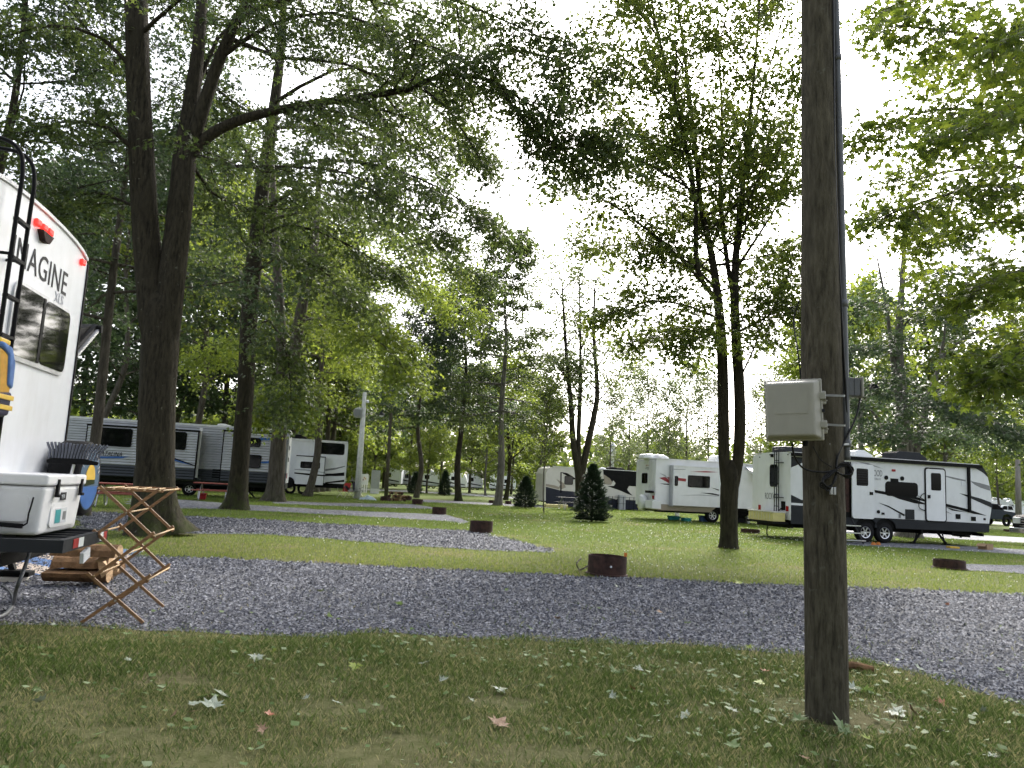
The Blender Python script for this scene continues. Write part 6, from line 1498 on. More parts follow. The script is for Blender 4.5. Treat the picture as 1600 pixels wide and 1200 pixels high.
ld.build('ladder', M['alu'], R4)
ya_, za_ = b4_(165, 418); text('Zinger', 0.26, M['mgrey'], R4, (xb4 - 0.023, ya_, za_), (0, -1, 0), (0, 0, 1), sx=0.75)
yy, zz = b4_(128, 712, 0.3); MB().lathe([(0.0, -0.38), (0.34, -0.38), (0.38, -0.32), (0.38, -0.15), (0.3, -0.12)], (xb4, yy, zz), 24, 'x').build('spare_tyre', M['white'], R4, smooth=True)
yy, zz = b4_(238, 668); MB().box(xb4 - 0.06, xb4 - 0.0205, yy - 0.08, yy + 0.08, zz - 0.08, zz + 0.08).build('tail_lamp', M['redlens'], R4)
for (x_) in (176, 190, 203): yy, zz = b4_(x_, 383); MB().box(xb4 - 0.04, xb4 - 0.0205, yy - 0.03, yy + 0.03, zz - 0.02, zz + 0.02).build('marker_lamp', M['redlens'], R4)
(y0, z0), (y1, z1) = b4_(222, 770, 0.5), b4_(160, 690, 0.5); MB().box(xb4 - 0.5, xb4 - 0.04, y0, y1, z0, z1).build('rear_box', M['white'], R4, bevel=0.02)
yy, zz = b4_(175, 618, 0.3); MB().box(xb4 - 0.35, xb4 - 0.1, yy - 0.4, yy + 0.1, zz - 0.06, zz + 0.06).build('bike_rack', M['black'], R4)
xw4 = a4(766, 850)[0]
for dx in (0.0, 0.9): wheel(R4, xw4 + dx, 0.03, 0.35, 0.35)
for px_ in (280, 360): roof_unit(R4, a4(px_, 330)[0], 0.8, zt4 + 0.051, 0.9, 0.7, 0.22, M['white'])
x, z = a4(930, 280); roof_unit(R4, x, 0.8, zt4 + 0.051, 0.9, 0.8, 0.38, M['white'])
# awning with its arm, seen past the tree
x0, z0 = a4(1050, 365, -0.05); x1, z1 = F4.xz(*Zr(1175, 545), -1.6)
aw = MB().poly([(x0, -0.05, zt4 - 0.12), (xe4, -0.05, zt4 - 0.12), (xe4, -1.9, z1 + 0.15), (x0, -1.9, z1 + 0.15), (x0, -0.05, zt4 - 0.1), (xe4, -0.05, zt4 - 0.1), (xe4, -1.9, z1 + 0.17), (x0, -1.9, z1 + 0.17)], [(0, 1, 2, 3), (7, 6, 5, 4), (0, 4, 5, 1), (2, 6, 7, 3), (0, 3, 7, 4), (1, 5, 6, 2)]).build('awning', M['white'], R4)
MB().bar((x0, -0.03, zt4 - 0.2), (x0, -1.9, z1 + 0.1), 0.05, 0.05).build('awning_arm', M['roofw'], aw)
x0, z0 = a4(1060, 770); x1, z1 = a4(1095, 630); 
(u0, v0), (u1, v1) = a4(1102, 580), a4(1148, 492); window_y(R4, u0, v0, u1, v1, 0.04)
(u0, v0), (u1, v1) = a4(975, 620), a4(1015, 490); window_y(R4, u0, v0, u1, v1, 0.04)
panel(R4, 'decal', [a4(970, 700), a4(1040, 725), a4(1045, 730), a4(970, 712)], M['dgrey'], -0.006, 0.003)
gx, gz = a4(1085, 600); MB().tube(smooth_path([(gx, -0.02, gz), (gx + .1, -.12, gz - .1), (gx + .05, -.12, gz - .5), (gx, -.02, gz - .6)], 4), 0.018, 6).build('grab_handle', M['white'], R4)
# camp gear beneath
def gear(px, py, sx, sy, sz, mk, label, cat, nm, lid=True):
    q = P(px, py); o = thing(nm, label, cat, q, YAW)
    MB().poly([(-sx / 2 * .92, 0, 0), (sx / 2 * .92, 0, 0), (sx / 2 * .92, sy, 0), (-sx / 2 * .92, sy, 0), (-sx / 2, -.02, sz), (sx / 2, -.02, sz), (sx / 2, sy + .02, sz), (-sx / 2, sy + .02, sz)], [(3, 2, 1, 0), (4, 5, 6, 7), (0, 1, 5, 4), (1, 2, 6, 5), (2, 3, 7, 6), (3, 0, 4, 7)]).build('tub', M[mk], o, bevel=0.02)
    if lid: MB().box(-sx / 2 - .03, sx / 2 + .03, -.05, sy + .05, sz + .002, sz + .05).build('lid', M[mk], o, bevel=0.01)
gear(*Zr(432, 875), 0.5, 0.4, 0.16, 'teal', 'larger teal tub under the red flashed trailer', 'tub', 'storage_tub')
gear(*Zr(540, 885), 0.36, 0.4, 0.12, 'teal', 'smaller teal tub under the red flashed trailer', 'tub', 'storage_tub')
gear(*Zr(700, 890), 0.42, 0.35, 0.26, 'vblue', 'pale blue bin beside the red flashed trailer\'s wheel', 'bin', 'storage_bin')
gear(*Zr(452, 850), 0.2, 0.2, 0.3, 'lgrey', 'grey canister standing under the red flashed trailer', 'canister', 'canister')
gear(*Zr(1085, 905), 0.16, 0.16, 0.3, 'white', 'white propane bottle behind the two-stemmed maple', 'bottle', 'propane_bottle')
gear(*Zr(1010, 900), 0.7, 0.4, 0.35, 'dgrey', 'dark crate of gear behind the two-stemmed maple', 'crate', 'gear_crate')

# ------------------------------------------------------------------ motorhome
Zm = zm(840, 690, 9.23); o5 = P(880, 792); F5 = Frame(o5)
R5 = thing('motorhome', 'cream and black motorhome with curling swooshes behind the spruce', 'motorhome', o5, YAW)
a5 = lambda x, y, d=0.0: F5.xz(*Zm(x, y), d)
xa5, xe5 = a5(110, 600)[0], a5(1600, 600)[0]; zt5 = 0.5 * (a5(400, 385)[1] + a5(1000, 395)[1]); zb5 = 0.34
MB().prism([(xa5, zb5), (xa5, zt5 - 0.5), (xa5 + 0.15, zt5 - 0.12), (xa5 + 0.5, zt5), (xe5, zt5), (xe5, zb5)], 'y', 0, 2.5).build('body', M['cream'], R5)
for pts, mk, y in (([(118, 650), (330, 705), (520, 720), (700, 760), (960, 790), (1120, 830), (1450, 850), (1450, 985), (118, 915)], 'navy', -0.006),
        ([(945, 395), (1090, 400), (1480, 440), (1480, 650), (1320, 640), (1290, 690), (1330, 740), (1380, 790), (1200, 710), (960, 625)], 'black', -0.007), ([(330, 440), (420, 450), (560, 540), (520, 545), (400, 480)], 'black', -0.0075),
        ([(950, 470), (1040, 530), (1080, 590), (1060, 620), (960, 610)], 'beige', -0.011), ([(1090, 560), (1125, 600), (1100, 640), (960, 640), (960, 615), (1060, 622)], 'cream', -0.012),
        ([(270, 540), (380, 600), (410, 660), (340, 690), (300, 660), (330, 620)], 'beige', -0.0075), ([(118, 610), (240, 630), (320, 660), (310, 690), (118, 640)], 'beige', -0.011),
        ([(960, 650), (1200, 720), (1430, 800), (1430, 815), (1200, 745), (960, 670)], 'cream', -0.013), ([(1000, 720), (1200, 790), (1430, 825), (1430, 840), (1180, 815), (1000, 750)], 'cream', -0.0135), ([(330, 440), (345, 440), (345, 740), (325, 740)], 'black', -0.0115)):
    panel(R5, 'decal', [a5(x, y_) for x, y_ in pts], M[mk], y, 0.004)
(u0, v0), (u1, v1) = a5(390, 612), a5(508, 505); window_y(R5, u0, v0, u1, v1, 0.06, 0.03, -0.02)
(u0, v0), (u1, v1) = a5(1080, 700), a5(1240, 480)
MB().box(xa5 + 0.5, xe5, -0.04, 2.54, zt5, zt5 + 0.05).build('roof', M['roofw'], R5)
MB().lathe([(0.28, 0.0), (0.2, 0.1), (0.0, 0.14)], (a5(1000, 390)[0], 0.9, zt5 + 0.05), 18).build('satellite_dome', M['white'], R5)
roof_unit(R5, a5(1160, 390)[0], 0.8, zt5 + 0.05, 0.8, 0.7, 0.2, M['black']); roof_unit(R5, a5(1260, 395)[0], 0.8, zt5 + 0.05, 0.7, 0.7, 0.16, M['black'])
for px_ in (200, 1280): wheel(R5, a5(px_, 900)[0] + 0.3, 0.02, 0.42, 0.42, rim=True)
MB().box(xa5 + 0.2, xe5 - 0.2, 0.2, 2.3, 0.25, zb5 - 0.002).build('chassis', M['black'], R5)
(u0, v0) = a5(1140, 990); MB().box(u0, u0 + 0.45, -0.5, -0.1, 0.0, 1.0).build('post_pedestal', M['lgrey'], None)
o = bpy.data.objects['post_pedestal']; o.location = o5; o.rotation_euler = (0, 0, YAW); o.name = 'power_pedestal'; put(o, 'grey power pedestal beside the motorhome', 'pedestal')
fnc = thing('pet_fence', 'low black wire fence beside the motorhome', 'fence', o5 + Vector((0, -0.8, 0)), YAW)
xs_ = [a5(x, 1000, -0.8)[0] for x in (1055, 1110, 1190, 1270, 1355, 1420, 1500)]
for xx in xs_: MB().tube([(xx, 0, 0), (xx, 0, 0.9)], 0.018, 6).build('post', M['black'], fnc)
for zz in (0.42, 0.86): MB().bar((xs_[0], 0, zz), (xs_[-1], 0, zz), 0.02, 0.02).build('rail', M['black'], fnc)
q = P(*Zm(270, 955)); put(MB().box(-0.75, 0.75, -0.15, 0.25, 0.0, 0.22).build('kerb_block', M['treadgrip'], None, bevel=0.03), 'pale yellow block on the ground before the motorhome', 'block').location = q
o = bpy.data.objects['kerb_block']; o.rotation_euler = (0, 0, YAW)

# ------------------------------------------------------------------ utility pole with its boxes
b = P(1292, 1124); Y_ = b.y
def polepts(pys, cx): return [D(x, y, Y_) - b for x, y in zip(cx, pys)]
RU = thing('utility_pole', 'thick weathered wooden utility pole carrying a beige box and grey conduit', 'pole', b)
pts = [Vector((0, 0, -0.03))] + polepts((900, 575, 300, 0, -300, -600), (1289.5, 1283, 1280, 1276, 1273, 1270))
t = Tree(150); t.stem(pts, [0.135, 0.134, 0.133, 0.121, 0.107, 0.1, 0.09], 30, 0.008)
t.stems.build('shaft', M['poleW'], RU, smooth=True)
def onp(px, py, dy=0.0): return D(px, py, Y_ + dy) - b
cps = [onp(x, y, -0.02) for x, y in ((1323, 712), (1320.5, 575), (1317.5, 450), (1314, 300), (1310, 150), (1306, 0), (1301, -200))]
cd_ = MB().tube([cps[0] + (cps[0] - cps[1]) * 0.05] + cps, 0.0235, 14).build('conduit', M['pvc'], RU, smooth=True)
for px, py in ((1322.5, 693), (1318, 474), (1308, 90)):
    q = onp(px, py, -0.02); MB().lathe([(0.0236, -0.025), (0.031, -0.022), (0.031, 0.022), (0.0236, 0.025)], q, 14).build('coupling', M['pvc'], cd_, smooth=True)
q0 = onp(1313, 693, -0.1); MB().bar(onp(1296, 694, -0.13), onp(1326, 694, -0.05), 0.008, 0.014).build('strap', M['steel'], RU)
# thin cable beside the conduit
MB().tube(smooth_path([onp(1326, 700, -0.03), onp(1306, 300, -0.08), onp(1303, 100, -0.08), onp(1301, -100, -0.08)], 5), 0.007, 6).build('riser_cable', M['cable'], RU)
# guy wire on the left of the pole
MB().tube(smooth_path([onp(1252, 596, 0.05), onp(1246, 545, 0.1), onp(1240, 500, 0.2), onp(1249, 470, 0.1)], 5), 0.005, 6).build('drop_wire', M['cable'], RU)
# enclosure: front faces left-front
cE = onp(1243, 642, -0.22)
ENC = thing('junction_box', 'beige plastic enclosure with latches strapped to the utility pole', 'box', b + Vector((cE.x, cE.y, cE.z)), math.radians(-24))
w, h, dp = 0.335, 0.385, 0.19
tilt = Matrix.Rotation(math.radians(-2.5), 4, 'Y')
lidE = MB().poly([tilt @ Vector(v) for v in [(-w / 2, -dp * .62, -h / 2 + .02), (w / 2 - .05, -dp * .62, -h / 2 + .02), (w / 2 - .05, -dp * .62, h / 2 - .02), (-w / 2, -dp * .62, h / 2 - .02), (-w / 2 - .015, -dp * .3, -h / 2), (w / 2 - .01, -dp * .3, -h / 2), (w / 2 - .01, -dp * .3, h / 2), (-w / 2 - .015, -dp * .3, h / 2)]],
    [(0, 1, 2, 3), (7, 6, 5, 4), (0, 4, 5, 1), (1, 5, 6, 2), (2, 6, 7, 3), (3, 7, 4, 0)]).build('lid', M['box'], ENC, bevel=0.012, seg=3)
MB().box(-w / 2 - .02, w / 2, -dp * .3 + .001, -dp * .3 + .03, -h / 2 - .008, h / 2 + .008, tilt).build('rim', M['box'], ENC, bevel=0.006)
MB().box(-w / 2 + .02, w / 2 - .012, -dp * .3 + .031, dp * .55, -h / 2 + .008, h / 2 - .008, tilt).build('case', M['box'], ENC, bevel=0.02, seg=3)
MB().box(-w / 2 + .04, w / 2 - .085, -dp * .62 - .003, -dp * .62 - .0005, -.03, h / 2 - .05, tilt).build('label_plate', M['mgrey'] if 0 else M['box'], lidE)
for zz in (0.085, -0.1):
    l_ = MB(); l_.box(w / 2 - .03, w / 2 + .022, -dp * .3 - .012, -dp * .3 + .05, zz - .022, zz + .022, tilt); l_.box(w / 2 - .01, w / 2 + .03, -dp * .3 + .051, -dp * .3 + .07, zz - .028, zz - .02, tilt); l_.build('latch', M['box'], ENC, bevel=0.004)
MB().box(w / 2 - .005, w / 2 + .012, -dp * .3 - .004, -dp * .3 + .02, -.02, .0, tilt).build('hasp', M['dgrey'], ENC)
for zz in (0.11, -0.085):
    MB().box(w / 2 - .04, w / 2 + .02, dp * .551, dp * .63, zz - .06, zz + .03, tilt).build('foot', M['box'], ENC, bevel=0.006)
    MB().bar((w / 2 - 0.02, dp * .6, zz + .01), (w / 2 + 0.13, dp * .42, zz - .0), 0.008, 0.014).build('steel_strap', M['steel'], ENC)
MB().lathe([(0.0, -0.035), (0.016, -0.035), (0.02, 0.0), (0.0, 0.0)], (0.06, 0.0, -h / 2 - .003), 12).build('cable_gland', M['black'], ENC)
# small outlet box on the right of the conduit
qo = onp(1335, 606, 0.0)
OB = thing('outlet_box', 'dark grey weatherproof outlet box on the conduit\'s far side', 'box', b + qo, math.radians(-8))
for k in range(2): MB().box(-0.055 + k * 0.043, -0.014 + k * 0.043, -0.04, 0.06, -0.06, 0.065).build('case', M['pvc'], OB, bevel=0.004)
MB().box(0.033, 0.05, -0.05, 0.07, -0.07, 0.075).build('cover', M['box'], OB, bevel=0.012)
# cables and the coil tied on the pole
cabs = [[onp(1238, 692, -.24), onp(1241, 712, -.2), onp(1256, 732, -.15), onp(1285, 738, -.16), onp(1306, 734, -.16)],
        [onp(1344, 622, 0), onp(1338, 650, -.03), onp(1322, 685, -.07), onp(1310, 710, -.12), onp(1306, 732, -.15)],
        [onp(1270, 697, -.15), onp(1282, 718, -.15), onp(1300, 730, -.16)], [onp(1304, 695, -.12), onp(1307, 715, -.13), onp(1308, 732, -.15)]]
CB = thing('cable_coil', 'black cable looped and tied on the utility pole below the box', 'cable', b)
for i, c_ in enumerate(cabs): MB().tube(smooth_path(c_, 6), 0.0065 if i < 2 else 0.003, 6).build('lead', M['cable'], CB, smooth=True)
r_ = random.Random(9)
for k in range(11):
    cx, cy = (1306, 735); right = k % 2 == 0
    if right: ctr = [(1306, 735), (1318 + r_.uniform(-3, 3), 726 + r_.uniform(-4, 5)), (1331 + r_.uniform(-3, 3), 732 + r_.uniform(-8, 8)), (1328 + r_.uniform(-4, 2), 744 + r_.uniform(-4, 3)), (1314, 741), (1306, 736)]
    else: ctr = [(1306, 735), (1294 + r_.uniform(-3, 3), 742 + r_.uniform(-3, 4)), (1284 + r_.uniform(-3, 4), 756 + r_.uniform(-5, 4)), (1293 + r_.uniform(-3, 5), 764 + r_.uniform(-4, 4)), (1304 + r_.uniform(-2, 3), 752), (1307, 737)]
    MB().tube(smooth_path([onp(x, y, -.17 - r_.uniform(0, .03)) for x, y in ctr], 6), 0.0055, 6).build('loop', M['cable'], CB, smooth=True)
q = onp(1299, 767, -.17)
for dx in (0.0, 0.02): MB().box(q.x + dx - 0.008, q.x + dx + 0.008, q.y - .01, q.y + .01, q.z - 0.025, q.z + 0.025).build('plug', M['steel'], CB, bevel=0.003)
# ------------------------------------------------------------------ rotten wood and leaves behind the pole
q = P(1345, 1050); o = MB().tube([(-0.16, 0, 0.035), (-0.08, 0.01, 0.04), (0.0, 0, 0.035), (0.1, -0.01, 0.03)], [0.02, 0.042, 0.04, 0.025], 9).build('rotten_log', M['logbark'], None); o.location = q
put(o, 'reddish rotten piece of wood on the turf beside the pole', 'wood')

# ------------------------------------------------------------------ fire rings
def fire_ring(px, py, wpx, hpx, label, tilt=0.0, seed=0):
    q = P(px, py); R = wpx / 2 / FPX * q.y; h = hpx / FPX * q.y
    o = thing('fire_ring', label, 'fire ring', (q.x, q.y + R, 0.006), seed * 0.9, None)
    MB().lathe([(R * 1.0, 0), (R * 0.985, h), (R * 0.955, h), (R * 0.965, 0)], (0, 0, 0), 32, closed=True).build('band', M['rust'], o, smooth=False)
    MB().lathe([(R * 1.001, 0), (R * 1.09, 0.0), (R * 1.09, 0.02), (R * 1.001, 0.03)], (0, 0, 0), 32).build('flange', M['rust'], o)
    MB().lathe([(0, 0.03), (R * 0.5, 0.05), (R * 0.95, 0.02)], (0, 0, 0), 18).build('ash', M['dgrey'], o)
    if tilt: o.rotation_euler = (0, tilt, 0)
    return o
fr0 = fire_ring(952, 902, 61, 29, 'rusty fire ring with a white dot on the nearest gravel pad', 0.02, 0)
RF = 61 / 2 / FPX * P(952, 902).y
MB().lathe([(0, -0.004), (0.018, -0.004), (0.018, 0.003)], (0.02, -RF * 1.0, 0.16), 10, 'y').build('bolt', M['lens'], fr0)
MB().box(RF * 0.8, RF * 0.95, -0.1, -0.07, 0.32, 0.38).build('hinge', M['orange'], fr0)
put(MB().tube(smooth_path([D(919, 884, 12.2), D(912, 888, 12.1), P(905, 890, .03), P(901, 880, .12), P(908, 873, 0.16)], 5), 0.012, 6).build('stick', M['barkB'], None), 'bent bare stick poking out beside the nearest fire ring', 'stick')
fire_ring(751, 833, 36, 17, 'dark fire ring at the tip of the second gravel pad', 0, 1)
fire_ring(685, 804, 22, 10.5, 'fire ring on the third gravel pad', 0, 2)
fire_ring(651, 788.5, 17, 8, 'low red brown fire ring at the foot of the slim pin oak', 0, 3)
fire_ring(600.5, 783, 15.5, 7, 'reddish fire ring beside the dark lamp post', 0, 4)
fire_ring(634.5, 782, 15.5, 6.5, 'black fire ring next to the woodpile', 0, 5)
fire_ring(768, 786.3, 9, 4.3, 'far fire ring half behind the tall grey pin oak', 0, 6)
fire_ring(794, 788, 10, 5, 'far fire ring between the tall grey pin oak and the smaller spruce', 0, 7)
fire_ring(1497, 891, 46, 13, 'low fire ring on the lawn before the truck', 0, 8)
fire_ring(1177, 834, 29, 6, 'flat dark fire ring on the lawn by the yellow storage box', 0, 9)
fire_ring(1576, 831, 9, 3.5, 'tiny fire ring beyond the road behind the cardboard box', 0, 10)

# ------------------------------------------------------------------ picnic tables
def picnic(q, label, L=1.8, rz=YAW, wood='redwood'):
    o = thing('picnic_table', label, 'picnic table', q, rz)
    for k in range(4): MB().box(-L / 2, L / 2, -0.36 + k * 0.185, -0.36 + k * 0.185 + 0.165, 0.72, 0.76).build('plank', M[wood], o)
    for s in (-1, 1): MB().box(-L / 2, L / 2, s * 0.68 - 0.13, s * 0.68 + 0.13, 0.42, 0.46).build('bench_plank', M[wood], o)
    for x in (-L / 2 + 0.3, L / 2 - 0.3):
        for s in (-1, 1):
            MB().tube(smooth_path([(x, s * 0.05, 0.71), (x, s * 0.3, 0.45), (x, s * 0.5, 0.03), (x, s * 0.62, 0.025), (x, s * 0.72, 0.1), (x, s * 0.7, 0.41)], 4), 0.022, 6).build('leg', M['steel'], o)
        MB().bar((x, -0.8, 0.40), (x, 0.8, 0.40), 0.04, 0.035).build('cross_bar', M['steel'], o)
    return o
picnic(P(334, 782), 'red picnic table with steel legs beside the striped trailer\'s wheel', 1.7)
qq = P(190, 792); picnic(qq, 'red picnic table behind the drying rack and spare tyre', 1.9)
qq = P(402, 773); picnic(qq, 'far red picnic table behind the pale forked oak', 1.7)
qq = P(890, 797); picnic(Vector((qq.x, qq.y, 0)), 'dark picnic table half hidden behind the larger spruce', 1.6, wood='dgrey')
# red chair by the wheel
def camp_chair(q, label, mk, rz, recl=0.0):
    o = thing('camp_chair', label, 'chair', q, rz)
    MB().poly([(-.26, -.22, .42), (.26, -.22, .42), (.24, .2, .38), (-.24, .2, .38), (-.26, -.22, .43), (.26, -.22, .43), (.24, .2, .39), (-.24, .2, .39)], [(3, 2, 1, 0), (4, 5, 6, 7), (0, 1, 5, 4), (1, 2, 6, 5), (2, 3, 7, 6), (3, 0, 4, 7)]).build('seat', M[mk], o)
    MB().poly([(-.25, .2, .4), (.25, .2, .4), (.25, .34 + recl, .92 - recl * .5), (-.25, .34 + recl, .92 - recl * .5), (-.25, .22, .4), (.25, .22, .4), (.25, .36 + recl, .92 - recl * .5), (-.25, .36 + recl, .92 - recl * .5)], [(3, 2, 1, 0), (4, 5, 6, 7), (0, 1, 5, 4), (1, 2, 6, 5), (2, 3, 7, 6), (3, 0, 4, 7)]).build('backrest', M[mk], o)
    for s in (-1, 1):
        MB().tube([(s * .27, -.26, 0.0), (s * .27, .22, .42)], .012, 6).build('leg', M['steel'], o); MB().tube([(s * .27, .3, 0.0), (s * .27, -.22, .43), (s * .27, -.24, .62)], .012, 6).build('leg', M['steel'], o)
        MB().bar((s * .28, -.26, .62), (s * .28, .28, .64), .05, .02).build('armrest', M['black'], o)
camp_chair(P(553, 779), 'black reclined camp chair beside the metal lamp pole', 'black', 1.1, 0.35)
camp_chair(P(536, 778), 'red camp chair at the white trailer\'s corner', 'fabricR', -0.5)
camp_chair(P(558, 776), 'navy camp chair nearest the covered board', 'vnavy', 0.6)
gear(315, 781, 0.3, 0.25, 0.24, 'red', 'small red bin under the red picnic table by the wheel', 'bin', 'storage_bin')
q = P(574, 781); o = thing('tarp_bundle', 'crumpled pale blue tarp on the grass near the woodpile', 'tarp', q)
mb = MB(); r_ = random.Random(3)
for i in range(6):
    for j in range(9): mb.v.append((-.5 + j * .13, -.25 + i * .1, max(0.0, .24 * math.sin(math.pi * i / 5) * math.sin(math.pi * j / 8) + (r_.uniform(-.06, .08) if 0 < i < 5 and 0 < j < 8 else 0))))
mb.f += [(i * 9 + j, i * 9 + j + 1, i * 9 + j + 10, i * 9 + j + 9) for i in range(5) for j in range(8)]
mb.build('sheet', M['tarp'], o)
# woodpile
RW = P(620, 783); n = 0
for lv, cnt in enumerate((5, 5, 3)):
    for k in range(cnt):
        o = thing('firewood_log', 'small split log in the heap beside the dark lamp post', 'log', (RW.x - 0.62 + k * 0.27 + lv * 0.13 + random.uniform(-.04, .04), RW.y + random.uniform(0, .25), 0.09 + lv * 0.19), random.uniform(-.6, .6), 'heaped logs by the lamp post')
        MB().tube([(0, -0.25, 0), (0, 0.0, 0.01), (0, 0.25, 0)], [0.095, 0.1, 0.09], 7).build('bark', M['logbark'], o); MB().lathe([(0, -0.252), (0.085, -0.252)], (0, 0, 0), 7, 'y').build('cut_end', M['split'] if k % 2 else M['rust'], o)

# ------------------------------------------------------------------ lamp poles, boards
q = P(558, 779); RM = thing('lamp_pole', 'pale metal pole with a ribbed transformer near the top', 'pole', q)
top = D(570, 613, q.y) - q; lean = top.xy
MB().tube([(0, 0, -.02), (lean.x * .5, lean.y * .5, top.z * .5), (lean.x, lean.y, top.z)], [0.2, 0.17, 0.12], 12).build('shaft', M['concrete'], RM, smooth=True)
tq = D(560, 645, q.y - .1) - q
tr = MB().lathe([(0, -.32), (.22, -.3), (.25, -.2), (.25, .22), (.2, .3), (0, .34)], (tq.x, tq.y, tq.z), 16).build('transformer', M['lgrey'], RM)
for k in range(7): a = -2.4 + k * .28; MB().box(-.02, .02, -.32, -.25, -.2, .2, Matrix.Translation(tq) @ Matrix.Rotation(a + 1.57, 4, 'Z')).build('fin', M['lgrey'], tr)
tq = D(574, 627, q.y) - q; MB().bar((lean.x, lean.y, tq.z - .1), (tq.x, tq.y - .1, tq.z), .05, .05).build('arm', M['alu'], RM); MB().lathe([(0, .1), (.1, .05), (.12, -.1), (0, -.12)], tq, 10).build('lamp', M['lens'], RM)
def lamp_post(q, toppx, arm, label, mat, r=0.12, lampdir=-1):
    o = thing('lamp_post', label, 'lamp post', q); t_ = D(toppx[0], toppx[1], q.y) - q
    MB().tube([(0, 0, -.02), (t_.x, t_.y, t_.z)], [r, r * .72], 10).build('post', mat, o, smooth=True)
    e = D(arm[0], arm[1], q.y) - q
    MB().tube(smooth_path([(t_.x, t_.y, t_.z - .25), (t_.x + (e.x - t_.x) * .5, t_.y, t_.z + .05), (e.x, e.y, e.z + .3)], 4), .02, 6).build('arm', M['dgrey'], o)
    l_ = MB().lathe([(.03, .3), (.08, .24), (.2, .05), (.24, 0.0)], (e.x, e.y, e.z), 14).build('lamp_shade', M['dgrey'], o)
    MB().lathe([(0, -.14), (.13, -.1), (.17, 0.0)], (e.x, e.y, e.z), 12).build('lens', M['lens'], l_)
q = P(603, 778); lamp_post(q, (611, 645), (596, 649), 'dark wooden lamp post with a hooded lamp by the woodpile', M['poleW'], 0.14)
q = D(1348, 800, 31.5); q.z = 0; lamp_post(q, (1343, 606), (1366, 608), 'grey lamp post behind the outlet box on the utility pole', M['poleL'], 0.13)
q = P(1592, 832); lamp_post(Vector((q.x, q.y, 0)), (1590, 718), (1612, 722), 'grey wooden lamp post beside the truck', M['poleL'], 0.2)
q = D(955, 770, 75.0); q.z = 0
o = thing('light_column', 'white columned lamp standing behind the motorhome', 'lamp', q)
MB().tube([(0, 0, 0), (0, 0, 4.5)], [.2, .17], 10).build('column', M['white'], o); MB().lathe([(.2, 4.5), (.35, 4.9), (.2, 5.4), (.3, 5.6), (0, 6.0)], (0, 0, 0), 12).build('lantern', M['white'], o)
def board(px0, px1, py0, py1, py_ground, Yoff, label, mk, legs, dots=False):
    q = P(0.5 * (px0 + px1), py_ground); Yb = q.y; o = thing('utility_board', label, 'board', q, YAW * .5)
    (a, z0), (b_, z1) = [(lambda w: (w.x - q.x, w.z))(D(x, y, Yb)) for x, y in ((px0, py1), (px1, py0))]
    p_ = MB().box(a, b_, -.05, .05, z0, z1).build('panel', M[mk], o)
    for k in range(legs): x = a + (b_ - a) * (k + .5) / legs; MB().box(x - .05, x + .05, -.03, .03, 0, z0 - .002).build('slat', M['white'], o)
    if dots:
        for i, (u, mk2) in enumerate(((.45, 'red'), (.7, 'yellow'), (.55, 'orange'))): MB().box(a + (b_ - a) * u - .05, a + (b_ - a) * u + .05, -.055, -.0505, z0 + (z1 - z0) * (.4 + .1 * i), z0 + (z1 - z0) * (.4 + .1 * i) + .1).build('notice', M[mk2], p_)
board(561, 576, 741, 757, 770, 0, 'white notice board with coloured cards by the metal pole', 'white', 4, True)
board(579, 594.5, 735, 763, 771.5, 0, 'tall pale grey cabinet on white slats near the woodpile', 'lgrey', 7)

# ------------------------------------------------------------------ campers parked beyond the road
def camper(px0, px1, ytop, ybot, gy, label, mk='white', nose=1, dark=False, Yd=None, grp=None):
    q = P(0.5 * (px0 + px1), gy) if Yd is None else D(0.5 * (px0 + px1), gy, Yd); q.z = 0; Yb = q.y
    o = thing('camper', label, 'camper', q, 0.0, grp); a = D(px0, gy, Yb).x - q.x; b_ = D(px1, gy, Yb).x - q.x
    z1 = D(px0, ytop, Yb).z; z0 = max(0.45, min(0.8, D(px0, ybot, Yb).z)); z1 = max(z1, 2.6); L = b_ - a; c_ = min(1.0, L * .3)
    if nose > 0: pr = [(a, z0), (a, z1), (b_ - c_, z1), (b_ - c_ * .4, z1 - .25), (b_ - .08, z1 - .9), (b_, z0 + .8), (b_ - .15, z0)]
    else: pr = [(a + .15, z0), (a, z0 + .8), (a + .08, z1 - .9), (a + c_ * .4, z1 - .25), (a + c_, z1), (b_, z1), (b_, z0)]
    MB().prism(pr, 'y', 0, 2.4).build('body', M[mk], o)
    MB().box(a + .1, b_ - .2, .1, 2.3, .3, z0 - .003).build('chassis', M['black'], o)
    for k in range(max(1, int(L / 2.2))): x = a + L * (.22 + .5 * k / max(1, int(L / 2.2))); window_y(o, x, z0 + (z1 - z0) * .45, x + min(.8, L * .2), z0 + (z1 - z0) * .72, .05, .02)
    panel(o, 'decal', [(a + .1, z0 + .5), (b_ - .3, z0 + .25), (b_ - .3, z0 + .4), (a + .1, z0 + .75)], M['dgrey'])
    panel(o, 'decal', [(a + .1, z0 + .12), (b_ - .3, z0 + .12), (b_ - .3, z0 + .2), (a + .1, z0 + .24)], M['lgrey'], -.007)
    for x in (a + L * .4, a + L * .4 + .8): wheel(o, x, .03, .34, .34, rim=False)
    roof_unit(o, a + L * .45, .8, z1 + .002, .8, .7, .25, M['white'])
camper(655, 690, 741, 759, 763, 'white camper with rounded nose between the two little evergreens')
camper(697, 729, 743, 762, 764.5, 'grey white camper just behind the straight pin oak', 'offwhite')
camper(728, 754, 742, 762, 765.5, 'camper with a dark panel and curved nose just past the straight pin oak', 'lgrey')
camper(764, 778, 747, 764, 767, 'narrow white camper peeking behind the tall grey pin oak', 'white')
camper(782, 806, 750, 765, 768, 'low white camper with grey swooshes near the smaller spruce', 'white')
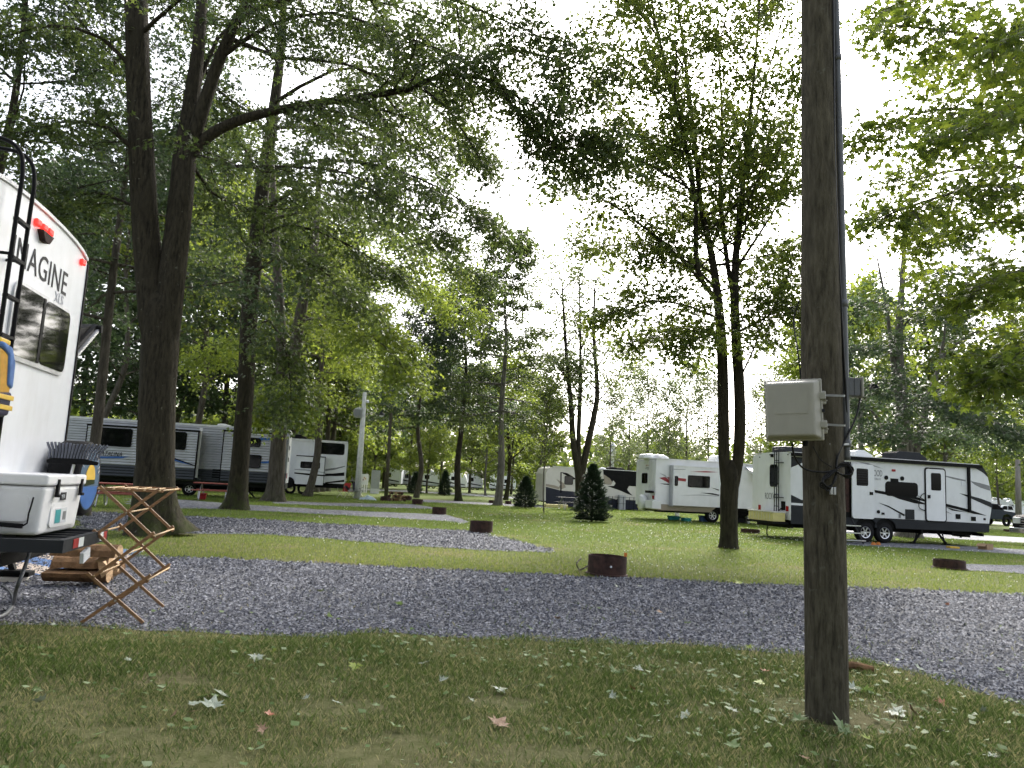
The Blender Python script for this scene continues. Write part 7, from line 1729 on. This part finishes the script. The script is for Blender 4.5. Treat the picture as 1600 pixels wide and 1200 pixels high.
camper(598, 626, 738, 756, 760, 'white camper behind the tall grey cabinet and woodpile', 'white', -1)
camper(540, 572, 735, 754, 757, 'white camper glimpsed behind the metal lamp pole', 'white')
camper(626, 652, 740, 757, 761, 'pale blue grey camper behind the slim pin oak', 'lgrey')
camper(1571, 1602, 796, 811, 814, 'white camper parked beyond the road by the grey lamp post', 'white', -1)
camper(1560, 1574, 794, 811, 813, 'dark fronted camper beyond the road', 'offwhite', -1)

# ------------------------------------------------------------------ vehicles
def pickup(q, rz, label, body, L=5.6, front=-1, nm='pickup_truck'):
    """front towards local -x"""
    o = thing(nm, label, 'truck', q, rz)
    pr = [(0.05, .55), (0.0, .75), (0.02, 1.12), (.15, 1.2), (1.25, 1.3), (1.9, 1.85), (3.3, 1.88), (3.6, 1.35), (L, 1.35), (L, .6), (4.8, .55), (4.7, .85), (4.3, 1.0), (3.85, .85), (3.75, .55), (1.5, .5), (1.4, .85), (1.0, 1.0), (.6, .85), (.5, .55)]
    MB().prism(pr, 'y', 0, 1.95).build('body', M[body], o, bevel=.04)
    for y in (-.006, 1.946):
        s = -1 if y < 1 else 1
        MB().prism([(1.45, 1.36), (1.98, 1.78), (2.5, 1.8), (2.5, 1.36)], 'y', y, y + .01).build('side_window', M['glass'], o); MB().prism([(2.6, 1.36), (2.6, 1.8), (3.2, 1.8), (3.4, 1.38)], 'y', y, y + .01).build('side_window', M['glass'], o)
    MB().poly([(1.27, .1, 1.33), (1.27, 1.85, 1.33), (1.86, 1.7, 1.84), (1.86, .25, 1.84)], [(0, 1, 2, 3)]).build('windscreen', M['glass'], o)
    g = MB().box(-.04, .03, .45, 1.5, .72, 1.1).build('grille', M['black'], o)
    for k in range(4): MB().box(-.06, -.041, .42, 1.53, .76 + k * .1, .79 + k * .1).build('grille_bar', M['chrome'], g)
    for y in (.06, 1.52): MB().box(-.03, .14, y, y + .37, .86, 1.12).build('headlight', M['lens'], o, bevel=.03)
    MB().box(-.14, .06, -.02, 1.97, .46, .7).build('bumper', M['chrome'], o, bevel=.03)
    for y in (-.1, 1.9): MB().box(1.5, 1.62, y, y + .14, 1.35, 1.55).build('mirror', M['black'], o, bevel=.02)
    for x in (1.0, 4.3): wheel(o, x, -.02, .38, .39); wheel(o, x, 1.75, .38, .39, rim=False)
    return o
q = P(1650, 857); pickup(Vector((q.x, q.y, 0)), YAW, 'black pickup truck with bright grille facing the trailer', 'black')
q = P(1559, 820.5); pickup(Vector((q.x, q.y, 0)), YAW + math.pi, 'dark blue pickup glimpsed behind the trailer\'s nose', 'carb')
q = D(1549, 812, 88); q.z = 0; pickup(Vector((q.x, q.y, 0)), 0.3, 'white truck beyond the road in front of the far campers', 'white')
# red van and car glimpsed between the boards
